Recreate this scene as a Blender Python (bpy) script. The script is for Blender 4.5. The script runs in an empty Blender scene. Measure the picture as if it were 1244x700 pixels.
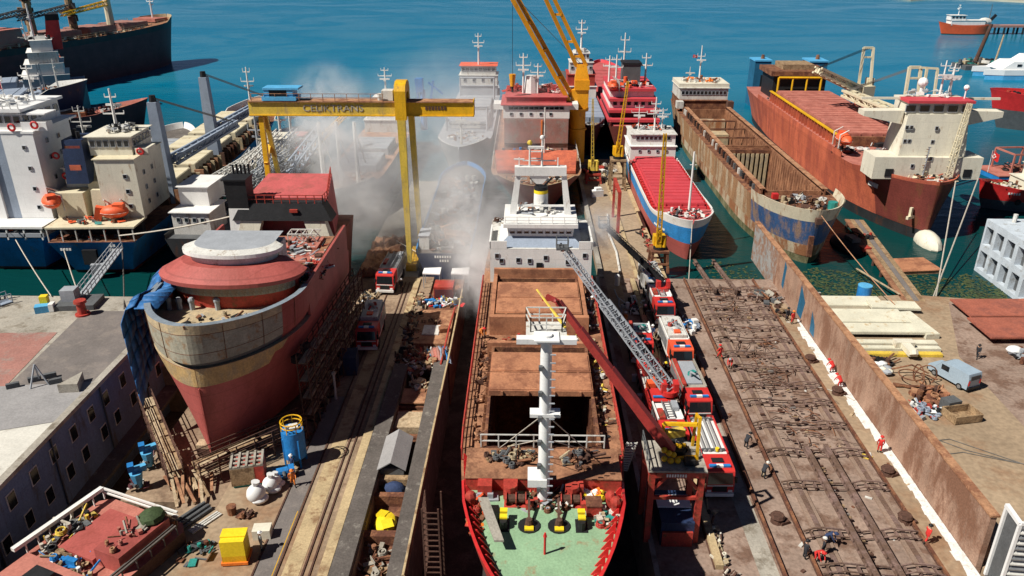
import bpy, bmesh, math, random
from mathutils import Vector, Matrix
random.seed(11)
RND = random.Random(11)
SC = bpy.context.scene
COL = SC.collection
PI = math.pi
HD = -PI / 2            # heading of a thing whose front faces the viewer's end of the yard

# ------------------------------------------------------------------ materials
MATS = {}
def mat(name, c, rough=.65, var=.22, sc=.6, rust=None, streak=1.0, metal=0.0, bump=.15, spec=.35, fine=6.0, seam=None):
    if name in MATS: return MATS[name]
    m = bpy.data.materials.new(name); m.use_nodes = True
    nt = m.node_tree; N = nt.nodes; Lk = nt.links
    b = N['Principled BSDF']
    b.inputs['Roughness'].default_value = rough
    b.inputs['Metallic'].default_value = metal
    b.inputs['Specular IOR Level'].default_value = spec
    tc = N.new('ShaderNodeTexCoord'); mp = N.new('ShaderNodeMapping')
    mp.inputs['Scale'].default_value = (1, 1, streak)
    Lk.new(tc.outputs['Object'], mp.inputs['Vector'])
    n1 = N.new('ShaderNodeTexNoise'); n1.inputs['Scale'].default_value = sc; n1.inputs['Detail'].default_value = 6
    n1.inputs['Roughness'].default_value = .65
    Lk.new(mp.outputs['Vector'], n1.inputs['Vector'])
    r1 = N.new('ShaderNodeMapRange'); r1.inputs['From Min'].default_value = .3; r1.inputs['From Max'].default_value = .7
    r1.inputs['To Min'].default_value = 0; r1.inputs['To Max'].default_value = 1
    Lk.new(n1.outputs['Fac'], r1.inputs['Value'])
    mx = N.new('ShaderNodeMix'); mx.data_type = 'RGBA'
    mx.inputs[6].default_value = tuple(min(1, k * (1 - var)) for k in c) + (1,)
    mx.inputs[7].default_value = tuple(min(1, k * (1 + var)) for k in c) + (1,)
    Lk.new(r1.outputs['Result'], mx.inputs[0])
    out = mx.outputs[2]
    n3 = N.new('ShaderNodeTexNoise'); n3.inputs['Scale'].default_value = fine; n3.inputs['Detail'].default_value = 4
    Lk.new(tc.outputs['Object'], n3.inputs['Vector'])
    if rust:
        rc, amt, rs = rust
        n2 = N.new('ShaderNodeTexNoise'); n2.inputs['Scale'].default_value = rs; n2.inputs['Detail'].default_value = 7
        n2.inputs['Roughness'].default_value = .72
        mp2 = N.new('ShaderNodeMapping'); mp2.inputs['Location'].default_value = (13, 7, 3); mp2.inputs['Scale'].default_value = (1, 1, streak)
        Lk.new(tc.outputs['Object'], mp2.inputs['Vector']); Lk.new(mp2.outputs['Vector'], n2.inputs['Vector'])
        r2 = N.new('ShaderNodeMapRange')
        e = .75 - amt * .5
        r2.inputs['From Min'].default_value = e - .06; r2.inputs['From Max'].default_value = e + .06
        Lk.new(n2.outputs['Fac'], r2.inputs['Value'])
        m2 = N.new('ShaderNodeMix'); m2.data_type = 'RGBA'
        Lk.new(r2.outputs['Result'], m2.inputs[0]); Lk.new(out, m2.inputs[6]); m2.inputs[7].default_value = tuple(rc) + (1,)
        out = m2.outputs[2]
    # fine grime
    r3 = N.new('ShaderNodeMapRange'); r3.inputs['From Min'].default_value = .35; r3.inputs['From Max'].default_value = .65
    r3.inputs['To Min'].default_value = 1 - var * .8; r3.inputs['To Max'].default_value = 1 + var * .35
    Lk.new(n3.outputs['Fac'], r3.inputs['Value'])
    m3 = N.new('ShaderNodeMix'); m3.data_type = 'RGBA'; m3.blend_type = 'MULTIPLY'; m3.inputs[0].default_value = 1
    Lk.new(out, m3.inputs[6]); Lk.new(r3.outputs['Result'], m3.inputs[7])
    out = m3.outputs[2]
    if seam:
        sp = N.new('ShaderNodeSeparateXYZ'); Lk.new(tc.outputs['Object'], sp.inputs[0]); ad = N.new('ShaderNodeMath'); Lk.new(sp.outputs['X'], ad.inputs[0]); Lk.new(sp.outputs['Y'], ad.inputs[1])
        cb = N.new('ShaderNodeCombineXYZ'); Lk.new(ad.outputs[0], cb.inputs['X']); Lk.new(sp.outputs['Z'], cb.inputs['Y'])
        bk = N.new('ShaderNodeTexBrick'); bk.inputs['Scale'].default_value = 1; bk.inputs['Brick Width'].default_value = seam[0]; bk.inputs['Row Height'].default_value = seam[1]; bk.inputs['Mortar Size'].default_value = .06; bk.inputs['Mortar Smooth'].default_value = .6
        d = seam[2]; bk.inputs['Color1'].default_value = (1, 1, 1, 1); bk.inputs['Color2'].default_value = (1 - d * .35,) * 3 + (1,); bk.inputs['Mortar'].default_value = (1 - d,) * 3 + (1,)
        Lk.new(cb.outputs[0], bk.inputs['Vector']); m4 = N.new('ShaderNodeMix'); m4.data_type = 'RGBA'; m4.blend_type = 'MULTIPLY'; m4.inputs[0].default_value = 1
        Lk.new(out, m4.inputs[6]); Lk.new(bk.outputs['Color'], m4.inputs[7]); out = m4.outputs[2]
    Lk.new(out, b.inputs['Base Color'])
    if bump:
        bp = N.new('ShaderNodeBump'); bp.inputs['Strength'].default_value = bump; bp.inputs['Distance'].default_value = .12
        Lk.new(n3.outputs['Fac'], bp.inputs['Height']); Lk.new(bp.outputs['Normal'], b.inputs['Normal'])
    MATS[name] = m
    return m
RU = (.17, .065, .03); RUD = (.09, .035, .02); DIRT = (.2, .15, .1)
def M(n): return MATS[n]
mat('ground', (.3, .215, .145), .9, .28, .12, ((.2, .13, .085), .42, .25), bump=.4, fine=2.5)
mat('ground_track', (.3, .215, .17), .9, .25, .15, ((.17, .1, .07), .42, .3), bump=.4, fine=3)
mat('cradle_rust', (.2, .13, .11), .85, .3, .5, ((.14, .085, .06), .5, .8), bump=.3)
mat('track_pale', (.27, .19, .145), .9, .2, .3, ((.27, .18, .13), .4, .5), bump=.3)
mat('sand', (.34, .25, .165), .9, .22, .1, ((.28, .17, .1), .35, .12), bump=.4, fine=2)
mat('concrete', (.36, .33, .28), .88, .2, .3, ((.2, .17, .13), .35, .4), bump=.25)
mat('concrete_dark', (.115, .1, .09), .88, .25, .5, ((.26, .24, .21), .25, .8), bump=.25)
mat('pit', (.10, .085, .07), .9, .4, .4, ((.05, .04, .035), .5, .5))
mat('tan_kerb', (.46, .35, .2), .85, .2, .5, ((.25, .15, .08), .35, .6))
mat('roof_white', (.62, .6, .54), .8, .12, .3, ((.4, .37, .32), .3, .3))
mat('roof_grey', (.3, .29, .29), .85, .15, .3)
mat('roof_dark', (.17, .15, .14), .9, .15, .3, ((.22, .19, .17), .4, .4))
mat('roof_pink', (.36, .17, .14), .85, .2, .25, ((.3, .23, .2), .4, .3))
mat('wall_blue', (.14, .2, .32), .8, .2, .4, ((.1, .1, .1), .3, .5), .3, seam=(9, 2.8, .15))
mat('rust', (.25, .11, .055), .85, .35, .5, ((.13, .05, .03), .5, .8), bump=.3)
mat('rust_light', (.42, .22, .12), .85, .25, .5, ((.25, .11, .06), .45, .7), bump=.25)
mat('rust_dark', (.1, .05, .035), .9, .35, .8, bump=.3)
mat('hatch_brown', (.43, .19, .1), .75, .18, .4, ((.27, .11, .06), .42, .5), bump=.15)
mat('deck_brown', (.34, .165, .09), .8, .25, .5, ((.2, .09, .05), .45, .9), bump=.25)
mat('green_deck', (.25, .4, .24), .75, .15, .5, ((.3, .2, .11), .22, .7), bump=.2)
mat('red_paint', (.42, .05, .035), .55, .25, .8, (RU, .3, 1.2))
mat('bright_red', (.58, .03, .03), .4, .15, .8, bump=.05)
mat('fire_red', (.56, .035, .03), .35, .12, .8, bump=.04, spec=.5)
mat('fire_orange', (.75, .1, .04), .4, .12, .8, bump=.04, spec=.5)
mat('hull_red', (.42, .1, .085), .55, .14, .25, ((.33, .075, .06), .4, .3), .5, bump=.05, seam=(5.5, 1.9, .22))
mat('hull_redlead', (.58, .145, .075), .65, .22, .3, ((.42, .1, .06), .45, .35), .3, bump=.1, seam=(6, 2.1, .2))
mat('hull_darkred', (.2, .045, .035), .65, .3, .3, (RU, .35, .5), .3, bump=.1, seam=(6, 2.1, .2))
mat('hull_black', (.03, .03, .033), .55, .3, .4, (RUD, .3, .6), .3, bump=.05, seam=(7, 2.4, .25))
mat('hull_navy', (.02, .035, .085), .5, .3, .4, (RU, .18, .6), .3, bump=.05, seam=(5, 2, .2))
mat('hull_blue', (.03, .24, .58), .55, .25, .4, ((.2, .16, .13), .25, .7), .35, bump=.05, seam=(5, 1.7, .18))
mat('hull_blue_rusty', (.04, .1, .24), .65, .3, .4, ((.3, .2, .15), .46, .6), .3, bump=.1, seam=(4, 1.4, .2))
mat('hull_cream_rust', (.5, .42, .3), .7, .2, .4, ((.3, .13, .06), .52, .5), .25, bump=.1, seam=(5, 2, .15))
mat('hull_rust', (.33, .18, .09), .75, .35, .35, ((.5, .4, .28), .4, .45), .22, bump=.15, seam=(6, 2, .22))
mat('rim_cream', (.62, .56, .42), .7, .12, .5, ((.33, .15, .06), .34, .6), .3)
mat('crane_orange', (.78, .34, .012), .5, .15, .6, ((.45, .16, .03), .22, 1.0), .4, bump=.05)
mat('hold_rust', (.36, .17, .09), .85, .3, .4, ((.2, .085, .045), .5, .7), .5, bump=.25)
mat('hull_slime', (.2, .18, .1), .8, .35, .3, ((.09, .09, .04), .5, .4), .3)
mat('hull_grey', (.2, .24, .27), .6, .2, .4, bump=.05, seam=(6, 2, .18))
mat('hull_maroon', (.12, .035, .04), .6, .25, .3, bump=.05, seam=(7, 2.2, .25))
mat('primer_grey', (.33, .31, .24), .75, .2, .8, ((.3, .17, .08), .35, .7), bump=.1, seam=(3.2, 1.2, .15))
mat('primer_tan', (.46, .36, .22), .8, .2, .7, ((.33, .28, .2), .4, .9), bump=.1)
mat('primer_yellow', (.5, .33, .14), .75, .25, .9, ((.38, .28, .16), .45, 1.0), .4, bump=.1)
mat('primer_blue', (.2, .24, .28), .7, .2, .8)
mat('white', (.78, .77, .74), .5, .08, .6, ((.45, .35, .25), .17, 1.2), .4, bump=.05, seam=(2.6, 2.7, .1))
mat('white_clean', (.8, .8, .79), .45, .05, .6, bump=.03, seam=(3.2, 2.8, .07))
mat('white_grimy', (.62, .61, .57), .6, .15, .6, ((.3, .22, .15), .3, 1.1), .4, bump=.06, seam=(2.2, 2.4, .12))
mat('cream', (.66, .59, .42), .6, .1, .5, ((.4, .25, .14), .22, .9), .35, bump=.05, seam=(2.6, 2.6, .12))
mat('cream_pale', (.7, .66, .54), .6, .1, .5, ((.4, .28, .17), .22, .9), .35, bump=.05, seam=(2.6, 2.6, .12))
mat('grey_paint', (.33, .35, .38), .6, .12, .6, bump=.06)
mat('grey_blue', (.27, .32, .4), .55, .12, .6, bump=.05)
mat('grey_dark', (.1, .105, .11), .7, .2, .8)
mat('steel', (.32, .33, .34), .45, .2, 1.0, metal=.5)
mat('black', (.015, .015, .017), .6, .3, 1.0)
mat('rubber', (.02, .02, .02), .85, .2, 1.0)
mat('glass', (.012, .016, .02), .08, .1, 1.0, bump=0, spec=.6)
mat('yellow', (.74, .41, .012), .5, .15, .6, ((.4, .2, .05), .2, 1.0), .4, bump=.05, seam=(3.1, 2.2, .15))
mat('yellow_pale', (.7, .5, .07), .6, .18, .5, ((.45, .33, .12), .35, .8), .4, bump=.06, seam=(3.1, 2.2, .15))
mat('yellow_bright', (.85, .62, .02), .55, .1, 1.0)
mat('orange', (.8, .2, .03), .5, .12, 1.0)
mat('orange_red', (.8, .12, .04), .5, .12, 1.0)
mat('blue', (.02, .19, .5), .5, .18, 1.0)
mat('blue_light', (.1, .4, .68), .5, .15, 1.0)
mat('blue_tarp', (.03, .14, .36), .6, .3, 1.5, bump=.6, fine=2.0)
mat('boom_red', (.3, .035, .03), .5, .2, 1.0, bump=.04)
mat('pink_deck', (.48, .1, .1), .7, .15, .4, ((.35, .09, .08), .4, .5), bump=.1)
mat('hatch_pinkred', (.55, .06, .075), .6, .12, .4, bump=.08)
mat('hatch_salmon', (.46, .17, .13), .7, .15, .3, ((.36, .12, .09), .45, .4), bump=.1)
mat('wood', (.34, .23, .13), .85, .3, 1.2, ((.18, .11, .06), .4, 1.5), bump=.3)
mat('wood_pale', (.48, .37, .24), .85, .25, 1.2, ((.28, .19, .11), .35, 1.5), bump=.3)
mat('wall_brown', (.39, .245, .175), .8, .28, .3, ((.24, .12, .075), .46, .3), .5, bump=.12, seam=(6, 2.5, .15))
mat('wall_grey', (.33, .32, .31), .75, .2, .6, ((.28, .16, .11), .5, .8))
mat('chalk', (.72, .72, .7), .9, .15, 1.5, ((.5, .45, .38), .3, 2.0))
mat('slab_pale', (.66, .63, .5), .75, .12, .5, ((.5, .35, .18), .25, .8), seam=(4, 1.7, .12))
mat('slab_red', (.36, .11, .07), .75, .2, .35, ((.26, .085, .06), .4, .5), seam=(6, 2, .15))
mat('caisson', (.5, .56, .62), .75, .15, .5, ((.35, .36, .36), .3, .8))
mat('dolphin_blue', (.02, .12, .22), .6, .25, .5, bump=.05)
mat('algae', (.075, .09, .03), .8, .5, .5, ((.03, .05, .03), .5, .7), bump=.6)
mat('skin', (.45, .27, .18), .6, .05, 1)
mat('cloth_red', (.62, .035, .03), .8, .15, 4)
mat('cloth_dark', (.03, .032, .04), .85, .2, 4)
mat('cloth_orange', (.75, .22, .04), .8, .15, 4)
mat('cloth_grey', (.25, .26, .25), .85, .2, 4)
mat('cloth_navy', (.03, .05, .12), .85, .2, 4)
mat('van_blue', (.33, .42, .5), .4, .08, 1, bump=.03, spec=.5)
mat('rope', (.5, .45, .38), .9, .2, 2)
mat('rope_dark', (.12, .11, .1), .9, .2, 2)
mat('foliage', (.05, .08, .03), .8, .4, .05)
mat('teal', (.03, .25, .22), .5, .2, 1)
mat('shore', (.3, .3, .24), .9, .3, .03)

# ------------------------------------------------------------------ mesh builder
class MB:
    def __init__(s, m='rust'): s.v = []; s.f = []; s.mi = []; s.ml = []; s.cur = m
    def k(s, m):
        m = m or s.cur
        if m not in s.ml: s.ml.append(m)
        return s.ml.index(m)
    def add(s, vs, fs, m=None):
        o = len(s.v); s.v += [tuple(p) for p in vs]; q = s.k(m)
        for f in fs: s.f.append(tuple(i + o for i in f)); s.mi.append(q)
        return s
    def hexa(s, p, m=None):
        return s.add(p, [(3, 2, 1, 0), (4, 5, 6, 7), (0, 1, 5, 4), (1, 2, 6, 5), (2, 3, 7, 6), (3, 0, 4, 7)], m)
    def box(s, x0, x1, y0, y1, z0, z1, m=None):
        return s.hexa([(x0, y0, z0), (x1, y0, z0), (x1, y1, z0), (x0, y1, z0), (x0, y0, z1), (x1, y0, z1), (x1, y1, z1), (x0, y1, z1)], m)
    def ob(s, c, d, rz=0, m=None, rx=0, ry=0):
        R = Matrix.Rotation(rz, 3, 'Z') @ Matrix.Rotation(ry, 3, 'Y') @ Matrix.Rotation(rx, 3, 'X')
        c = Vector(c); h = Vector(d) / 2
        P = []
        for sz in (-1, 1):
            for sx, sy in ((-1, -1), (1, -1), (1, 1), (-1, 1)):
                P.append(c + R @ Vector((sx * h.x, sy * h.y, sz * h.z)))
        return s.hexa(P, m)
    def frame(s, p, q):
        p = Vector(p); q = Vector(q); d = (q - p).normalized()
        a = Vector((0, 0, 1)) if abs(d.z) < .95 else Vector((0, 1, 0))
        u = d.cross(a).normalized(); w = u.cross(d).normalized()
        return p, q, u, w
    def bar(s, p, q, w=.2, h=None, m=None, w2=None, h2=None):
        h = h or w; w2 = w2 or w; h2 = h2 or (h if w2 == w else w2 * h / w)
        p, q, u, v = s.frame(p, q)
        P = [p - u * w / 2 - v * h / 2, p + u * w / 2 - v * h / 2, p + u * w / 2 + v * h / 2, p - u * w / 2 + v * h / 2]
        Q = [q - u * w2 / 2 - v * h2 / 2, q + u * w2 / 2 - v * h2 / 2, q + u * w2 / 2 + v * h2 / 2, q - u * w2 / 2 + v * h2 / 2]
        return s.hexa(P + Q, m)
    def cone(s, p, q, r0, r1=None, m=None, n=8, cap=True):
        r1 = r0 if r1 is None else r1
        p, q, u, v = s.frame(p, q)
        A = [p + (u * math.cos(2 * PI * i / n) + v * math.sin(2 * PI * i / n)) * r0 for i in range(n)]
        B = [q + (u * math.cos(2 * PI * i / n) + v * math.sin(2 * PI * i / n)) * r1 for i in range(n)]
        fs = [(i, (i + 1) % n, n + (i + 1) % n, n + i) for i in range(n)]
        if cap: fs += [tuple(range(n))[::-1], tuple(range(n, 2 * n))]
        return s.add(A + B, fs, m)
    def tube(s, pts, r=.05, m=None, n=5, closed=False):
        k = len(pts)
        for i in range(k if closed else k - 1): s.cone(pts[i], pts[(i + 1) % k], r, r, m, n)
        return s
    def prism(s, poly, z0, z1, m=None, mt=None):
        n = len(poly)
        vs = [(x, y, z0) for x, y in poly] + [(x, y, z1) for x, y in poly]
        s.add(vs, [tuple(range(n))[::-1]] + [(i, (i + 1) % n, n + (i + 1) % n, n + i) for i in range(n)], m)
        return s.add(vs[n:], [tuple(range(n))], mt or m)
    def prof(s, poly, y0, y1, m=None):          # profile in x,z pushed across y
        n = len(poly)
        vs = [(x, y0, z) for x, z in poly] + [(x, y1, z) for x, z in poly]
        return s.add(vs, [tuple(range(n)), tuple(range(n, 2 * n))[::-1]] + [(i, n + i, n + (i + 1) % n, (i + 1) % n) for i in range(n)], m)
    def ball(s, c, r, m=None, seg=10, rings=6, sc=(1, 1, 1)):
        vs = []; fs = []
        for i in range(rings + 1):
            t = PI * i / rings
            for j in range(seg):
                a = 2 * PI * j / seg
                vs.append((c[0] + r * sc[0] * math.sin(t) * math.cos(a), c[1] + r * sc[1] * math.sin(t) * math.sin(a), c[2] + r * sc[2] * math.cos(t)))
        for i in range(rings):
            for j in range(seg):
                fs.append((i * seg + j, (i + 1) * seg + j, (i + 1) * seg + (j + 1) % seg, i * seg + (j + 1) % seg))
        return s.add(vs, fs, m)
    def ring(s, c, R_, r, m=None, axis='z', n=16):
        pts = []
        for i in range(n):
            a = 2 * PI * i / n; x, y = R_ * math.cos(a), R_ * math.sin(a)
            pts.append({'z': (c[0] + x, c[1] + y, c[2]), 'x': (c[0], c[1] + x, c[2] + y), 'y': (c[0] + x, c[1], c[2] + y)}[axis])
        return s.tube(pts, r, m, 5, True)
    def mesh(s, name, smooth=True, fix=True):
        me = bpy.data.meshes.new(name); me.from_pydata(s.v, [], s.f)
        for m in s.ml: me.materials.append(MATS[m])
        me.polygons.foreach_set('material_index', s.mi)
        if fix:
            bm = bmesh.new(); bm.from_mesh(me)
            bmesh.ops.recalc_face_normals(bm, faces=bm.faces); bm.to_mesh(me); bm.free()
        if smooth:
            me.shade_smooth(); me.set_sharp_from_angle(angle=math.radians(34))
        me.update()
        return me
    def build(s, name, parent=None, label=None, smooth=True, fix=True):
        o = bpy.data.objects.new(name, s.mesh(name, smooth, fix)); COL.objects.link(o)
        if parent: o.parent = parent
        if label: o['label'] = label
        return o

def tag(o, label=None, cat=None, group=None, kind=None):
    if label: o['label'] = label
    if cat: o['category'] = cat
    if group: o['group'] = group
    if kind: o['kind'] = kind
    return o
def thing(name, label, cat, loc=(0, 0, 0), rz=0, group=None):
    o = bpy.data.objects.new(name, None); COL.objects.link(o); o.empty_display_size = .3
    o.location = loc; o.rotation_euler = (0, 0, rz)
    return tag(o, label, cat, group)
def solo(name, mb, label, cat, loc=(0, 0, 0), rz=0, group=None, kind=None, smooth=True):
    o = mb.build(name, None, smooth=smooth); o.location = loc; o.rotation_euler = (0, 0, rz)
    return tag(o, label, cat, group, kind)
def struct(name, mb, label=None, cat=None, fix=True):
    o = mb.build(name, None, smooth=False, fix=fix); o['kind'] = 'structure'
    o['label'] = label or name.replace('_', ' '); o['category'] = cat or name.replace('_', ' ')
    return o
def inst(name, me, parent, loc=(0, 0, 0), rz=0, label=None):
    o = bpy.data.objects.new(name, me); COL.objects.link(o); o.parent = parent; o.location = loc; o.rotation_euler = (0, 0, rz)
    if label: o['label'] = label
    return o
def kids(o): return [c for c in COL.objects if c.parent == o]
def copy_tree(o, loc, rz, label, group=None):
    c = o.copy(); COL.objects.link(c); c.location = loc; c.rotation_euler = (0, 0, rz); c['label'] = label
    if group: c['group'] = group
    for ch in list(o.children):
        d = ch.copy(); COL.objects.link(d); d.parent = c
        for g in list(ch.children):
            e = g.copy(); COL.objects.link(e); e.parent = d
    return c
def ru(a, b): return RND.uniform(a, b)

def junk(mb, cx, cy, z, rx, ry, n, ms, s0=.3, s1=1.0, pile=.8):
    """a scatter of plates, boxes, drums, pipes and bent bars"""
    for i in range(n):
        a = ru(0, 2 * PI); q = math.sqrt(ru(0, 1)); x = cx + rx * q * math.cos(a); y = cy + ry * q * math.sin(a)
        h = pile * (1 - q) * ru(.3, 1); s = ru(s0, s1); m = RND.choice(ms); t = RND.random(); r = ru(0, PI)
        if t < .2: mb.ob((x, y, z + h + s * .25), (s * ru(.6, 1.4), s * ru(.5, .9), s * ru(.3, .7)), r, m, ru(-.08, .08), ru(-.08, .08))
        elif t < .34: mb.ob((x, y, z + h + .06), (s * ru(1, 2.2), s * ru(.6, 1.2), .07), r, m, ru(-.22, .22), ru(-.22, .22))
        elif t < .48:
            mb.cone((x, y, z + h), (x, y, z + h + s * .9), s * .3, s * .3, m, 9)
            for q_ in (.3, .62): mb.cone((x, y, z + h + s * q_), (x, y, z + h + s * (q_ + .05)), s * .32, s * .32, m, 9)
        elif t < .58:
            for q_ in range(3): mb.ring((x, y, z + h + .1 + q_ * .12), s * (.5 - .04 * q_), .06, m, 'z', 10)
        elif t < .84:
            l = s * ru(1, 2.4); mb.cone((x, y, z + h + .08), (x + l * math.cos(r), y + l * math.sin(r), z + h + ru(.05, .6)), ru(.04, .12), None, m, 5)
        elif t < .9: mb.bar((x, y, z + h + .1), (x + s * 2 * math.cos(r), y + s * 2 * math.sin(r), z + h + ru(.1, .4)), .16, .16, m)
        else: mb.ob((x, y, z + h + s * .3), (s * 1.6, .06, s * .7), r, m, ru(-.6, .6))
    return mb

# ------------------------------------------------------------------ parts that many ships share
WM = {}
def win(root, x, y, z, face, w, h, name='window', m='glass'):
    key = (face, round(w, 2), round(h, 2), m)
    if key not in WM:
        b = MB(m)
        f = .07 if w > .55 else .05; fm = 'grey_paint' if m == 'glass' else m
        def bb(a0, a1, z0, z1, d, mm):
            if face == 'x': b.box(-d, d, a0, a1, z0, z1, mm)
            else: b.box(a0, a1, -d, d, z0, z1, mm)
        bb(-w / 2, w / 2, -h / 2, h / 2, .04, m); bb(-w / 2 - f, -w / 2, -h / 2 - f, h / 2 + f, .07, fm); bb(w / 2, w / 2 + f, -h / 2 - f, h / 2 + f, .07, fm); bb(-w / 2, w / 2, h / 2, h / 2 + f, .07, fm); bb(-w / 2, w / 2, -h / 2 - f, -h / 2, .075, fm)
        WM[key] = b.mesh('window_pane', False)
    return inst(name, WM[key], root, (x, y, z))
def winrow(root, face, c, a0, a1, z, n, w, h, name='window', m='glass'):
    for i in range(n):
        a = a0 + (a1 - a0) * (i / (n - 1) if n > 1 else .5)
        if face == 'x': win(root, c, a, z, 'x', w, h, name, m)
        else: win(root, a, c, z, 'y', w, h, name, m)
def railing(root, pts, h=1.0, m='white', step=1.5, r=.035, closed=False, name='railing'):
    b = MB(m); k = len(pts)
    for i in range(k if closed else k - 1):
        p = Vector(pts[i]); q = Vector(pts[(i + 1) % k]); n = max(1, int((q - p).length / step))
        for j in range(n + 1):
            c = p.lerp(q, j / n); b.bar(c, c + Vector((0, 0, h)), r * 2)
        for z in (h, h * .5): b.bar(p + Vector((0, 0, z)), q + Vector((0, 0, z)), r * 1.8)
    return b.build(name, root, smooth=False)
def mast(root, x, y, z, h, m='white', r=.25, arms=((.7, 3), (.9, 1.6)), radar=True, name='mast', ax='y', n=6, r1=None):
    b = MB(m); b.cone((x, y, z), (x, y, z + h), r, r1 or r * .5, n=n)
    for f, w in arms:
        d = (0, w / 2, 0) if ax == 'y' else (w / 2, 0, 0)
        c = Vector((x, y, z + h * f)); b.bar(c - Vector(d), c + Vector(d), r * .7)
        for s in (-1, 1): b.bar(c + Vector(d) * s, c + Vector(d) * s + Vector((0, 0, h * .08)), r * .4)
    if radar:
        b.ob((x + .5, y, z + h * .6), (.25, 2.2, .3)); b.ob((x + .4, y, z + h * .6 - .3), (.5, .5, .4))
    return b.build(name, root)
def lifeboat(root, x, y, z, L=6, m='orange_red', rz=0):
    b = MB(m); b.ball((0, 0, 0), 1, seg=14, rings=8, sc=(L / 2, 1.25, 1.0)); b.ob((-L * .18, 0, .85), (1.5, 1.2, .6)); b.ball((0, 0, -.05), 1.0, 'white_grimy', 12, 4, (L / 2 + .05, 1.32, .12))
    o = b.build('lifeboat', root); o.location = (x, y, z); o.rotation_euler = (0, 0, rz)
    d = MB('white_grimy')
    for sx in (-1, 1): d.tube([(sx * L * .28, -1.3, -1.4), (sx * L * .28, -1.3, 1.0), (sx * L * .28, .1, 1.8)], .12)
    g = d.build('davit', o); return o
def winch(root, x, y, z, s=1.0, m='green_deck', rz=0):
    b = MB(m); b.cone((-.05 * s, -.8 * s, .7 * s), (-.05 * s, .8 * s, .7 * s), .42 * s, n=10, m='rust_dark')
    for k in (-.9, 0, .9): b.cone((-.05 * s, (k - .05) * s, .7 * s), (-.05 * s, (k + .05) * s, .7 * s), .62 * s, n=10)
    b.box(-.8 * s, .6 * s, -1.1 * s, 1.1 * s, 0, .18 * s); b.box(.3 * s, .9 * s, .9 * s, 1.6 * s, 0, .9 * s)
    b.cone((0, 1.6 * s, .6 * s), (0, 2.0 * s, .6 * s), .25 * s, n=8)
    o = b.build('winch', root); o.location = (x, y, z); o.rotation_euler = (0, 0, rz); return o
def bollard(root, x, y, z, m='black', s=1.0, rz=0):
    b = MB(m); b.box(-.7 * s, .7 * s, -.3 * s, .3 * s, 0, .1)
    for k in (-.4, .4): b.cone((k * s, 0, .1), (k * s, 0, .75 * s), .2 * s, n=8); b.cone((k * s, 0, .7 * s), (k * s, 0, .82 * s), .27 * s, n=8)
    o = b.build('bollard', root); o.location = (x, y, z); o.rotation_euler = (0, 0, rz); return o
def hatch(root, x0, x1, hw, z0, z1, m='hatch_brown', ribs=0, label=None, yc=0, name='hatch_cover'):
    b = MB(m); b.box(x0, x1, yc - hw, yc + hw, z0, z1 - .08)
    b.box(x0 + .12, x1 - .12, yc - hw + .12, yc + hw - .12, z1 - .08, z1)
    for i in range(ribs):
        x = x0 + (x1 - x0) * (i + .5) / ribs; b.box(x - .07, x + .07, yc - hw + .15, yc + hw - .15, z1, z1 + .1)
    n = max(2, int(hw))
    for i in range(n):
        y = yc - hw + 2 * hw * (i + .5) / n
        for x in (x0 - .07, x1 + .07): b.box(x - .06, x + .06, y - .1, y + .1, z0 + .1, z1 - .1)
    return b.build(name, root, label, smooth=False)
def gear(root, cx, cy, z, rx, ry, n, ms, s0=.25, s1=.8, pile=.3, name='deck_gear'):
    b = MB(ms[0]); junk(b, cx, cy, z, rx, ry, n, ms, s0, s1, pile); o = b.build(name, root); o['kind'] = 'stuff'; return o
def flag(root, x, y, z, s=1.0, pole=True):
    b = MB('bright_red'); n = 6
    for i in range(n):
        a, c = i / n, (i + 1) / n; w = lambda t: .12 * s * math.sin(t * 6)
        b.hexa([(x, y + a * 1.5 * s, z + w(a)), (x + .02, y + a * 1.5 * s, z + w(a)), (x + .02 + w(c), y + c * 1.5 * s, z + w(c)), (x + w(c), y + c * 1.5 * s, z + w(c)),
                (x, y + a * 1.5 * s, z + s + w(a)), (x + .02, y + a * 1.5 * s, z + s + w(a)), (x + .02 + w(c), y + c * 1.5 * s, z + s + w(c)), (x + w(c), y + c * 1.5 * s, z + s + w(c))])
    if pole: b.cone((x, y, z - 1.8 * s), (x, y, z + s * 1.1), .05, n=6, m='white')
    f = b.build('flag', root)
    c = MB('white_clean'); pts = []
    for i in range(11):
        a = .6 + (2 * PI - 1.2) * i / 10; pts.append((x + .08 * s, y + (.6 + .26 * math.cos(a)) * s, z + (.5 + .26 * math.sin(a)) * s))
    c.tube(pts, .05 * s, n=4); c.ball((x + .08 * s, y + .95 * s, z + .5 * s), .1 * s, seg=5, rings=3); c.build('crescent', f); return f
def lattice(mb, p, q, w0, w1, h0, h1, m=None, bays=10, ch=.12, br=.07):
    p, q, u, v = mb.frame(p, q)
    def c(t, a, b_):
        return p.lerp(q, t) + u * a * (w0 + (w1 - w0) * t) / 2 + v * b_ * (h0 + (h1 - h0) * t) / 2
    for a in (-1, 1):
        for b_ in (-1, 1): mb.bar(c(0, a, b_), c(1, a, b_), ch, None, m)
    for i in range(bays):
        t0, t1 = i / bays, (i + 1) / bays
        for b_ in (-1, 1): mb.bar(c(t0, -1, b_), c(t0, 1, b_), br, None, m)
        for a in (-1, 1):
            mb.bar(c(t0, a, -1), c(t1, a, 1) if i % 2 else c(t0, a, 1), br, None, m)
            mb.bar(c(t0, a, 1 if i % 2 else -1), c(t1, a, -1 if i % 2 else 1), br, None, m)
    return mb

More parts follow.
